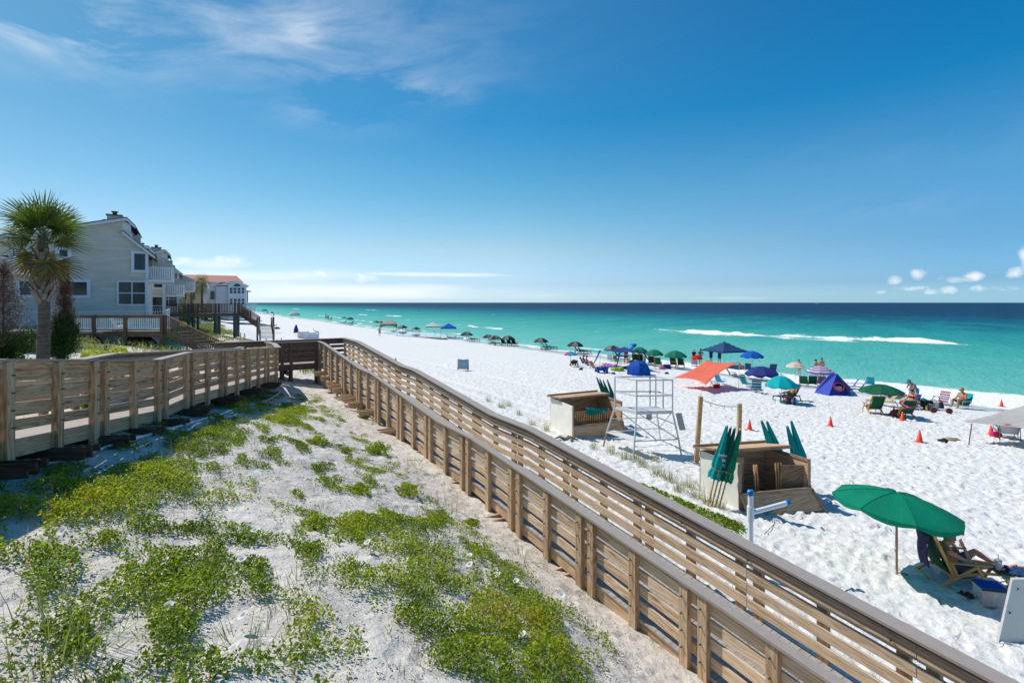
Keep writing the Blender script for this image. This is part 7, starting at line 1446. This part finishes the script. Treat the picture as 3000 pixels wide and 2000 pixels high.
m = MB(); p = G(1159, 1063); m.tube([(0, 0, -.1), (0, 0, .42)], [.09, .08], 10); tag(m.build('short_post', M_DK, loc=p), 'short dark post sticking out of the sand beyond the ramp', 'post')
random.seed(33)
M_PLY = wood('weathered_plywood', (.70, .46, .28), (.56, .345, .195), (.34, .19, .10), k=.55, bump=.6); M_PLYD = wood('dark_plywood_edge', (.36, .26, .17), (.27, .185, .115), (.15, .095, .055))
M_BOXW = plain('whitewashed_plywood', (.74, .73, .67), .75, .12, 2.2, .15)
M_OAK = wood('old_lid_wood', (.44, .31, .21), (.33, .22, .14), (.18, .11, .07))
TG = 'teal rental umbrellas furled beside the wooden boxes'
def rental_box(name, label, FL, FR, BL, H, flap, inner, lid_lift=.10, cover=.46):
    """open fronted wooden rental box; FL, FR, BL are ground corners"""
    o = empty(name, FL, 0, label, 'storage box'); z0 = min(FL.z, FR.z, BL.z)-.05; a = Vector((FR.x-FL.x, FR.y-FL.y, 0)); b = Vector((BL.x-FL.x, BL.y-FL.y, 0)); an, bn_ = a.normalized(), b.normalized(); O = Vector((0, 0, z0-FL.z)); Z = Vector((0, 0, 1)); up = FL.z-z0+H
    def panel(nm, p, q, w, h, t, mt, par=o):    # p corner, q,w unit*length vectors
        m = MB(); m.prism([p, p+q, p+q+w, p+w], t); return m.build(nm, mt, par)
    th = .03
    panel('left_side', O, b, Z*up, 0, an*th, M_BOXW); panel('right_side', O+a, b, Z*up, 0, -an*th, M_PLY); panel('back', O+b, a, Z*up, 0, -bn_*th, M_PLY); panel('floor', O+Z*.08, a, b, 0, Z*th, M_PLYD)
    for p, q in ((O+an*.02+bn_*.0, O+an*.02+Z*up), (O+a-an*.02, O+a-an*.02+Z*up), (O+a-an*.04+Z*up*.98, O+a-an*.04+b*.9+Z*up*.98), (O+an*.06+Z*up*.97+b*.03, O+an*.06+b+Z*up*.97)): m = MB(); m.beam(p, q, .045, .07); m.build('frame_batten', M_OAK, o)
    lw = b*cover; A = O+b-an*.12+Z*(up+lid_lift*.3)+bn_*.1; l = a+an*.22; w = -lw-bn_*.1; m = MB(); m.prism([A, A+l, A+l+w+Z*lid_lift, A+w+Z*lid_lift], Z*.022); ld = m.build('lid', M_PLY, o)
    m = MB(); e0, e1 = A+w+Z*(lid_lift-.03), A+l+w+Z*(lid_lift-.03); m.beam(e0, e1, .05, .08); m.beam(A+Z*.06, A+l+Z*.06, .05, .07); m.beam(A+Z*.03, A+w+Z*(lid_lift+.04), .05, .05); m.build('lid_batten', M_OAK, ld)
    fz, fo = flap; p0, p1 = O+Z*fz-bn_*.02, O+a+Z*fz-bn_*.02; q0, q1 = O-bn_*fo-an*.0+Z*.05, O+a-bn_*fo+an*(.10 if fo > .3 else .04)+Z*.05; m = MB(); m.prism([p0, p1, q1, q0], -bn_*.02); fp = m.build('front_flap', M_PLY, o)
    m = MB()
    for x, y in ((p0, p1), (q0, q1), (p0, q0), (p1, q1)): m.beam(x-bn_*.035, y-bn_*.035, .035, .075)
    m.build('flap_batten', M_OAK, fp); inner(o, O, a, b, an, bn_, Z, up); return o
def in1(o, O, a, b, an, bn_, Z, up):
    L_ = a.length
    for k in range(20): x = .12+k*(L_-.25)/20; m = MB(); m.beam(O+an*x+bn_*.35+Z*.12, O+an*(x+.22)+bn_*.55+Z*.95, .03, .05); m.build('stored_chair_slat', M_CHW, o)
def in2(o, O, a, b, an, bn_, Z, up):
    L_ = a.length; m = MB(); m.prism([O+bn_*.95+an*.03+Z*.1, O+bn_*.95+an*(L_*.46)+Z*.1, O+bn_*.95+an*(L_*.46)+Z*up*.9, O+bn_*.95+an*.03+Z*up*.9], bn_*.02); m.build('stored_panel', M_PLY, o)
    for x, dx in ((L_*.34, .03), (L_*.38, .02), (L_*.64, .06), (L_*.67, .08), (L_*.70, .1), (.08, .06), (.14, .08)): m = MB(); m.beam(O+an*x+bn_*.25+Z*.12, O+an*(x+dx)+bn_*.35+Z*up*.88, .03, .06); m.build('stored_frame', M_CHW, o)
    m = MB(); m.prism([O+an*L_*.72+bn_*.3+Z*.1, O+a*.985+bn_*.15+Z*.1, O+a*.985+bn_*.15+Z*up*.85, O+an*L_*.72+bn_*.3+Z*up*.85], bn_*.02); m.build('stored_panel', M_PLYD, o)
    m = MB(); m.beam(O+an*L_*.4+bn_*.3+Z*.2, O+an*L_*.66+bn_*.2+Z*.14, .03, .04); m.build('stored_frame', M_CHW, o)
b1 = rental_box('rental_box', 'farther wooden rental box with white side, filled with folded chair slats', G(1678, 1283), G(1822, 1270), G(1613, 1250), 1.28, (.62, .14), in1)
b2 = rental_box('rental_box', 'nearer open wooden rental box with a lowered flap and a dark interior', G(2166, 1495), G(2372, 1487), G(2050, 1440), 1.22, (.60, .33), in2, .14, .52)
# furled umbrellas
for u, v_, ub, vb, w, f in ((1748, 1105, 1806, 1243, 'leftmost', FAB['tealg']), (1757, 1110, 1812, 1244, 'second from left', FAB['tealg']), (1767, 1114, 1820, 1244, 'third from left', FAB['tealg']), (1779, 1112, 1826, 1243, 'rightmost', FAB['tealg'])):
    g = G(ub, vb); closed_umb(g, P(u, v_, g.y-.1), .115, f, w+' of four furled teal umbrellas behind the farther wooden box', TG, frac=.64, strap=False)
g1 = G(1700, 1262); z1 = g1.z+1.02
closed_umb((2.50, 21.05, z1), (4.05, 21.55, z1+.03), .13, FAB['tealg'], 'furled teal umbrella lying flat in the farther wooden box', TG, frac=.6, strap=False)
closed_umb((2.55, 21.2, z1-.1), (3.9, 21.75, z1-.12), .11, FAB['tealg'], 'second furled teal umbrella lying lower in the farther wooden box', TG, frac=.5, strap=False)
M_TL = C('faded_teal_canvas', (.0, .32, .30), .15); M_TG = C('dark_shade_green_canvas', (.004, .09, .065), .1); M_KG = C('kelly_green_canvas', (.0, .22, .11), .15)
left = []
for u, v_, ub, vb, f, r, w in ((2130, 1248, 2074, 1482, M_TL, .155, 'leftmost of four beside the nearer box, with white lettering'), (2141, 1252, 2085, 1484, M_TG, .12, 'second from left of the four beside the nearer box'), (2153, 1254, 2096, 1486, M_TG, .13, 'third from left of the four beside the nearer box'), (2169, 1259, 2106, 1488, M_KG, .15, 'brighter green rightmost of the four beside the nearer box')):
    g = G(ub, vb); left.append(closed_umb(g, P(u, v_, g.y-.15), r, f, 'furled umbrella, '+w, TG, frac=.63))
for u, v_, ub, vb, w in ((2231, 1232, 2312, 1437, 'left one of the left pair'), (2247, 1234, 2326, 1437, 'right one of the left pair'), (2306, 1248, 2364, 1440, 'left one of the right pair'), (2318, 1233, 2380, 1440, 'right one of the right pair')):
    g = G(ub, vb); closed_umb(g, P(u, v_, g.y-.1), .15, FAB['cyan'] if 'right pair' in w[-11:] and False else C('rental_teal_canvas', (.0, .38, .38), .15), 'furled teal umbrella standing behind the nearer box, '+w, TG, frac=.66)
def text_mesh(s_, size, mat, parent, loc, rot, name='lettering'):
    cu = bpy.data.curves.new('lettering', 'FONT'); cu.body = s_; cu.size = size; cu.extrude = .002; cu.align_x = 'LEFT'; ob = bpy.data.objects.new('lettering_tmp', cu); COL.objects.link(ob)
    dg = bpy.context.evaluated_depsgraph_get(); me = bpy.data.meshes.new_from_object(ob.evaluated_get(dg)); bpy.data.objects.remove(ob); me.materials.clear(); me.materials.append(mat)
    o = bpy.data.objects.new(name, me); COL.objects.link(o); reg(o, parent); o.location = Vector(loc)-parent.location; o.rotation_euler = rot; return o
g = left[0].location
for s_, u, v_ in (('PARA', 2106, 1337), ('BE', 2115, 1352), ('C', 2117, 1367)): text_mesh(s_, .105, FAB['white'], left[0], P(u, v_, g.y-.30), (R(84), R(8), R(12)))
# driftwood root by the farther box
m = MB(); c = G(1655, 1290)
for k in range(6): a = random.uniform(-.5, 3.6); m.tube([(0, 0, .05), (.25*math.cos(a), .2*math.sin(a)-.1, .16), (.55*math.cos(a), .4*math.sin(a)-.1, .02)], [.06, .04, .01], 6)
tag(m.build('driftwood', M_GR, loc=c, smooth=True), 'bleached driftwood root at the corner of the farther wooden box', 'driftwood')
# ---------------- lifeguard stand ----------------
ls = empty('lifeguard_stand', (0, 0, 0), 0, 'tall white metal lifeguard stand with railed seat platform and no guard', 'lifeguard stand')
hs2 = CZ-4.03; A, B, C2, D3 = P(1801.5, 1192, 19.75), P(1865, 1207.5, 18.8), P(1970, 1205, 18.95), P(1921, 1192, 19.75)
for q in (A, B, C2, D3): q.z = hs2
ft = [G(1764, 1307), G(1855, 1342), G(1998, 1331), G(1936, 1286)]; tp = [A, B, C2, D3]; Z = Vector((0, 0, 1)); nmz = ['leg']*4
for t_, f_ in zip(tp, ft): m = MB(); mid = t_.lerp(f_, .66); m.tube([t_, mid], .032, 8); m.tube([mid, f_-Z*.2], .032, 8, mi=1 if t_ is A else 0); m.build('leg', [M_WPAINT, M_WPOLE], ls)
m = MB(); 
for k in range(5): t0, t1 = k/5+.01, (k+1)/5-.01; m.prism([A.lerp(B, t0), D3.lerp(C2, t0), D3.lerp(C2, t1), A.lerp(B, t1)], Z*.035)
pf = m.build('seat_platform', M_WPAINT, ls); m = MB()
for p, q in ((A, B), (B, C2), (C2, D3), (D3, A)): m.beam(p-Z*.04, q-Z*.04, .05, .07)
m.build('platform_frame', M_WPAINT, pf)
tt = [p+Z*1.17 for p in tp]; mm = [p+Z*.60 for p in tp]
for p in tp+[D3.lerp(C2, .45), A.lerp(D3, .86)]: m = MB(); m.beam(p, p+Z*1.17, .05, .05); m.build('rail_post', M_WPAINT, ls)
for r_ in (tt, mm):
    m = MB()
    for i in range(4): m.beam(r_[i], r_[(i+1) % 4], .05, .05)
    m.build('guard_rail', M_WPAINT, ls)
lo = [t_.lerp(f_, .64) for t_, f_ in zip(tp, ft)]; m = MB()
for i in range(4): m.tube([lo[i], lo[(i+1) % 4]], .022, 6)
m.tube([A, lo[1].lerp(lo[2], .5)], .02, 6); m.tube([B, lo[2]], .02, 6); m.tube([C2, lo[3]], .02, 6); m.tube([tp[0].lerp(ft[0], .3), tp[3].lerp(ft[3], .3)], .02, 6); m.tube([tp[3].lerp(ft[3], .3), tp[2].lerp(ft[2], .3)], .02, 6); m.build('cross_brace', M_WPAINT, ls)
m = MB(); m.prism([lo[0], lo[1], lo[1]+Vector((.35, .2, 0)), lo[0]+Vector((.35, .2, 0))], Z*.03); m.build('step_plank', M_WPAINT, ls)
m = MB(); p = C2.lerp(ft[2], .03)+Vector((.08, -.08, 0)); m.prism([p, p+Vector((.24, .05, 0)), p+Vector((.38, .02, -.62)), p+Vector((.14, -.03, -.62))], (0, .02, 0)); m.build('side_sign', plain('grey_sign_panel', (.36, .36, .36), .5), ls)
m = MB(); p = P(1894, 1212, 18.9); m.prism([p, p+Vector((.2, 0, 0)), p+Vector((.2, 0, -.22)), p+Vector((0, 0, -.22))], (0, .02, 0)); m.build('under_sign', plain('grey_sign_panel', (.36, .36, .36), .5), ls)
# two timber posts and a rope
M_YP = wood('yellow_pine_post', (.60, .40, .20), (.50, .31, .14), (.30, .17, .07)); pa, pb_ = G(2038, 1355), G(2163, 1342); ta, tb = P(2053, 1161, pa.y), P(2167, 1182, pb_.y)
m = MB(); m.beam(pa-Z*.3, ta, .13, .13, up=(0, 1, 0)); tag(m.build('timber_post', M_YP), 'left leaning timber post, rope tied to its top', 'post', 'pair of tall timber posts joined by a rope')
m = MB(); m.beam(pb_-Z*.3, tb, .13, .13, up=(0, 1, 0)); tag(m.build('timber_post', M_YP), 'right timber post behind the furled green umbrellas', 'post', 'pair of tall timber posts joined by a rope')
m = MB(); m.tube([ta.lerp(tb, t_)-Z*(.10+.10*math.sin(math.pi*t_)) for t_ in np.linspace(0, 1, 12)], .012, 5)
for t_ in (.25, .6, .8): q = ta.lerp(tb, t_)-Z*.2; m.tube([q, q-Z*.10], .008, 4)
tag(m.build('rope', M_GR), 'thin rope stretched between the two timber posts', 'rope')
# ---------------- white pipe stand ----------------
M_PVC = plain('white_pvc_pipe', (.76, .77, .80), .3, .04, 6, .03); M_CAPB = plain('blue_pipe_cap', (.0, .16, .42), .35, .08, 6, .03)
pv = P(2199, 1440, 10.0); gz = ground(pv.x, pv.y); o = empty('pipe_stand', (pv.x, pv.y, gz), 0, 'white plastic pipe stand with a side arm and blue end caps', 'pipe'); hh = pv.z-gz
m = MB(); m.tube([(0, 0, -.3), (0, 0, hh)], .050, 18); m.build('upright', M_PVC, o, smooth=False); m = MB(); m.tube([(0, 0, hh-.55), (0, 0, hh-.28)], .066, 18); m.build('tee_joint', M_PVC, o)
e_ = P(2308, 1472, 10.3)-Vector((pv.x, pv.y, gz)); m = MB(); m.tube([(.03, 0, hh-.40), e_], .047, 18); m.build('side_arm', M_PVC, o)
m = MB(); m.tube([(0, 0, hh-.06), (0, 0, hh+.02), (0, 0, hh+.035)], [.064, .064, .05], 18); m.build('end_cap', M_CAPB, o); d_ = (e_-Vector((.03, 0, hh-.4))).normalized(); m = MB(); m.tube([e_-d_*.05, e_+d_*.02, e_+d_*.035], [.064, .064, .05], 18); m.build('end_cap', M_CAPB, o)
# ---------------- near umbrella camp ----------------
FAB['kelly'] = C('bright_green_canvas', (.0, .235, .135), .32)
nu = umbrella(2627, 1682, 1440, 405, ['kelly'], 'large open green umbrella shading the man near the ramp', tilt=8, tdir=0, sag=.088, val=.045, pr=.021)
m = MB(); pz = 1.32; m.tube([(-.03, -.03, pz-.1), (-.03, -.03, pz+.03)], .055, 10); m.tube([(-.05, -.05, pz), (-.09, -.09, .72), (-.08, -.08, .6)], .006, 5); m.build('pulley_cord', M_BLK, nu)
CHL = Vector((8.62, 10.30, 0)); CHL.z = ground(CHL.x, CHL.y)
M_CHN = wood('new_chair_wood', (.82, .52, .22), (.70, .40, .14), (.46, .24, .08))
def near_chair():
    o = empty('sling_chair', CHL, R(-7), 'wooden sling chair with green cloth holding the man near the ramp', 'beach chair'); W_ = .30; bt, bb, sf = Vector((-.30, 0, .99)), Vector((.06, 0, .19)), Vector((.60, 0, .31)); sd = Vector((0, 1, 0))
    for s_ in (-1, 1):
        y = sd*W_*s_
        for nm, a, b, w, h in (('back_rail', bb+y, bt+y, .028, .055), ('seat_rail', bb+y*.93+Vector((-.06, 0, -.0)), sf+y*.93, .028, .055), ('rear_leg', Vector((-.26, 0, .01))+y*1.13, Vector((.46, 0, .46))+y*1.13, .026, .055), ('front_leg', Vector((.66, 0, 0))+y*1.06, Vector((.43, 0, .47))+y*1.06, .026, .055), ('armrest', Vector((-.06, 0, .52))+y*1.22, Vector((.66, 0, .49))+y*1.22, .075, .022), ('arm_brace', Vector((-.02, 0, .50))+y*1.12, bb+y*1.07+Vector((.06, 0, 0)), .024, .05), ('footrest_rail', Vector((.52, 0, .30))+y*.86, Vector((1.28, 0, .27))+y*.86, .028, .05)):
            m = MB(); m.beam(a, b, w, h); ob = m.build(nm, M_CHN, o); bv = ob.modifiers.new('b', 'BEVEL'); bv.width = .005; bv.segments = 2
        m = MB(); m.beam(Vector((1.30, 0, .0))+y*.98, Vector((1.08, 0, .33))+y*.98, .026, .05); m.build('footrest_leg', M_CHN, o)
    for p, w_ in ((bt, .3), (bb, .3), (sf, .3), (Vector((1.25, 0, .27)), .3), (Vector((-.24, 0, .03)), .35), (Vector((.62, 0, .08)), .33)): m = MB(); m.beam(p-sd*w_, p+sd*w_, .032, .036); m.build('crossbar', M_CHN, o)
    m = MB(); m.surf([[(bt.lerp(bb, i/10)+Vector((-.06, 0, -.03))*math.sin(math.pi*i/10)*1.3)+sd*(W_-.015)*t_ for t_ in (-1, -.5, 0, .5, 1)] for i in range(11)]); q = m.build('back_sling', FAB['dgreen'], o, smooth=True); q.modifiers.new('t', 'SOLIDIFY').thickness = .006
    m = MB(); m.surf([[(bb.lerp(sf, i/6)-Z*.06*math.sin(math.pi*i/6))+sd*(W_-.02)*t_ for t_ in (-1, 0, 1)] for i in range(7)]); q = m.build('seat_sling', FAB['dgreen'], o, smooth=True); q.modifiers.new('t', 'SOLIDIFY').thickness = .006
    return o
nc_ = near_chair()
MAN = dict(pel=(.22, 0, .27), che=(.06, 0, .50), nec=(.06, 0, .67), hea=(.155, 0, .775), sL=(.04, .185, .61), eL=(.45, .23, .44), hL=(.30, .075, .62), sR=(.03, -.19, .60), eR=(.35, -.27, .44), hR=(.315, -.14, .69), pL=(.24, .09, .25), kL=(.70, .13, .50), aL=(.95, .12, .33), tL=(1.08, .13, .30), pR=(.24, -.09, .25), kR=(.66, -.13, .35), aR=(1.08, -.13, .34), tR=(1.20, -.14, .40), hup=(.42, 0, .9), face=(.86, 0, -.5))
def det(m, J):
    hand(m, J['hR'], (-.35, .22, .86), (-.6, -.2, -.1), .55); hand(m, J['hL'], (-.7, -.35, .45), (0, .3, .8), .6)
mn = person('grey haired man in blue grey shorts bowing his head in the near chair', MAN, CHL+Vector((0, 0, .02)), -7, SK1, {'shorts': C('blue_grey_shorts', (.10, .115, .155), .05)}, 1.04, .0075, 1.05, HAIRG, detail=det)
m = MB(); w = Vector(MAN['hR']); d = (w-Vector(MAN['eR'])).normalized(); m.tube([w-d*.03, w-d*.005], .034, 14); m.build('wristband', plain('orange_wristband', (.85, .16, .03), .5), mn)
# sunglasses-free; towel on the chair back
m = MB(); rows = []
for i in range(12):
    t_ = i/11; rows.append([Vector((-.36-.05*math.sin(t_*3)-.02*math.sin(j*1.7), -.26+.30*j/7, .97-.62*t_+.02*math.sin(j*2.1))) for j in range(8)])
m.surf(rows); tw = m.build('towel', plain('navy_violet_towel', (.055, .05, .13), .95, .3, 8, .8, bscale=140), None, smooth=True); tw.location = CHL; tw.rotation_euler = (0, 0, R(-7)); solidify(tw, .03); tag(tw, 'dark navy towel with white marks hanging behind the near chair', 'towel')
m = MB()
for k in range(5): z = .80-.035*k; m.beam((-.415, -.285+.012*k, z), (-.40, -.20+.01*(k % 3), z+.012), .01, .018)
m.build('white_print', FAB['white'], tw)
# footrest table, cup, blue cloth
def at_n(u, v_, Y): return P(u, v_, Y)
tb_ = Vector((9.72, 9.80, 0)); tb_.z = ground(tb_.x, tb_.y); o = empty('low_table', tb_, R(-10), 'low slatted wooden table at the right edge beside the near chair', 'table')
for k in range(7): m = MB(); m.beam((-.42, -.27+.09*k, .40), (.6, -.27+.09*k, .40), .07, .02); m.build('table_slat', M_BR if k > 1 else M_CHN, o)
for sx in (-.38, .5):
    for sy in (-1, 1): m = MB(); m.beam((sx-.14, sy*.26, 0), (sx+.10, sy*.26, .39), .03, .05, up=(0, 1, 0)); m.build('leg', M_CHN, o)
m = MB(); m.beam((-.42, -.29, .36), (.6, -.29, .36), .03, .06); m.beam((-.42, .29, .36), (.6, .29, .36), .03, .06); m.build('apron', M_CHN, o)
cp_ = Vector((9.42, 9.92, tb_.z+.411)); o = empty('drink_cup', cp_, 0, 'white plastic cup with lid and straw on the low table', 'cup'); m = MB(); m.lathe([(0, 0), (.042, 0), (.058, .18), (.054, .18), (.045, .02)], 18); m.build('cup_body', plain('translucent_cup', (.66, .68, .76), .25), o, smooth=True); m = MB(); m.lathe([(.061, .18), (.061, .192), (.04, .205), (0, .205)], 18); m.build('lid', plain('grey_violet_lid', (.30, .28, .36), .3), o, smooth=True); m = MB(); m.tube([(0, 0, .1), (.01, .01, .30)], .005, 6); m.build('straw', FAB['navy'], o)
q = flat(2900, 1750, .42, .26, 5, FAB['slate'], 'crumpled dark blue cloth on the low table', 'cloth', 'folded_cloth', 0, .10); q.location = Vector((9.72, 9.80, tb_.z+.44))
# clear bin with blue lid
bn = G(2897, 1768); o = empty('plastic_bin', bn, R(-14), 'clear plastic bin with a royal blue lid in the umbrella shade', 'bin'); m = MB(); a, b = .19, .14
lo_ = [(-a*.88, -b*.88, .01), (a*.88, -b*.88, .01), (a*.88, b*.88, .01), (-a*.88, b*.88, .01)]; hi = [(-a, -b, .34), (a, -b, .34), (a, b, .34), (-a, b, .34)]; m.add(lo_+hi, [[3, 2, 1, 0]]+[[i, (i+1) % 4, 4+(i+1) % 4, 4+i] for i in range(4)])
t = NT('clear_plastic'); t.b.inputs['Base Color'].default_value = (.75, .80, .84, 1); t.b.inputs['Roughness'].default_value = .2; t.b.inputs['Alpha'].default_value = .3; t.bump(t.noise(t.coord(), 14, 3), .1, .01); q = m.build('bin_body', t.m, o); q.modifiers.new('t', 'SOLIDIFY').thickness = .004
m = MB(); m.box((0, 0, .352), (.42, .32, .03)); q = m.build('lid', FAB['royal'], o); bv = q.modifiers.new('b', 'BEVEL'); bv.width = .01; m = MB(); m.box((0, -.15, .33), (.36, .02, .05)); m.build('rim_clip', M_BLK, o)
m = MB(); m.ell((-.04, 0, .10), (.10, .08, .09), 10, 6, jit=.3); m.build('packed_item', FAB['rose'], o); m = MB(); m.ell((.06, .02, .17), (.09, .08, .12), 10, 6, jit=.3); m.build('packed_item', FAB['white'], o)
for k, (u, v_, rz) in enumerate(((2829, 1743, -18), (2848, 1750, -30))):
    o = empty('sandal', G(u, v_), R(rz), ('left' if k == 0 else 'right')+' brown sandal on the shaded sand beside the near chair', 'sandal', 'pair of brown sandals'); m = MB()
    m.prism([(.14*math.cos(a)*(1.0), .048*math.sin(a)*(1+.25*math.cos(a)), .008) for a in np.linspace(0, 6.283, 19)[:-1]], (0, 0, .024)); m.build('sole', plain('brown_leather', (.11, .055, .035), .7), o)
    m = MB(); m.surf([[(x, .052*math.cos(a), .03+.05*math.sin(a)) for a in np.linspace(0, math.pi, 9)] for x in (.02, .07)]); m.surf([[(x, .045*math.cos(a), .03+.06*math.sin(a)) for a in np.linspace(0, math.pi, 9)] for x in (-.07, -.04)]); q = m.build('strap', plain('brown_leather', (.11, .055, .035), .7), o); q.modifiers.new('t', 'SOLIDIFY').thickness = .005
# white A frame sign at the right edge
fA = G(2922, 1880); o = empty('a_frame_sign', fA, 0, 'white A frame sign board cut off by the right edge', 'sign'); M_AF = plain('cream_white_plastic', (.66, .66, .60), .5, .05, 4, .05)
ax0, ay0 = 0, 0; top_l, top_r = Vector((.50, .27, .87)), Vector((.78, .27, .87))
for s_, yy in ((1, 0), (-1, .56)):
    q0, q1 = (Vector((0, 0, -.03)), Vector((1.25, 0, -.03))) if s_ > 0 else (Vector((.80, .62, -.03)), Vector((1.9, .55, -.03))); m = MB(); m.prism([q0, q1, top_r+Vector((0, -.02*s_, 0)), top_l+Vector((0, -.02*s_, 0))], Vector((0, .02*s_, 0))); bd = m.build('panel', M_AF, o); m = MB(); m.beam(q0, top_l, .03, .035); m.beam(q1, top_r, .03, .035); m.beam(q0, q1, .03, .035); m.build('frame_edge', FAB['white'], bd)
m = MB(); m.beam(top_l, top_r, .06, .03); m.build('hinge', FAB['white'], o)
m = MB()
for t_, x in ((.83, .12), (.45, .08)): p = Vector((0, 0, 0)).lerp(top_l, t_)+Vector((x, -.012, 0)); m.beam(p, p+Vector((.015, 0, .035)), .012, .014)
m.build('slot', M_BLK, o)
m = MB(); m.tube([G(2905, 1880)-fA+Z*.02, G(2930, 1890)-fA+Z*.03, G(2960, 1886)-fA+Z*.02, G(2990, 1897)-fA+Z*.03], .008, 5); m.build('cord', FAB['white'], o)
# stick on the sand, cord beside the umbrella
m = MB(); a_, b_ = G(2240, 1566), G(2296, 1516); b_.z += .1; m.tube([a_+Z*.02, b_], [.010, .004], 5); tag(m.build('dry_stick', M_GR), 'pale dry stick stuck in the sand below the nearer box', 'stick')
m = MB(); m.tube([G(u, v_)+Z*.03 for u, v_ in ((2630, 1680), (2650, 1684), (2670, 1690), (2685, 1696))], .010, 5); tag(m.build('dark_cord', M_BLK), 'dark cord on the sand between umbrella pole and near chair', 'cord')
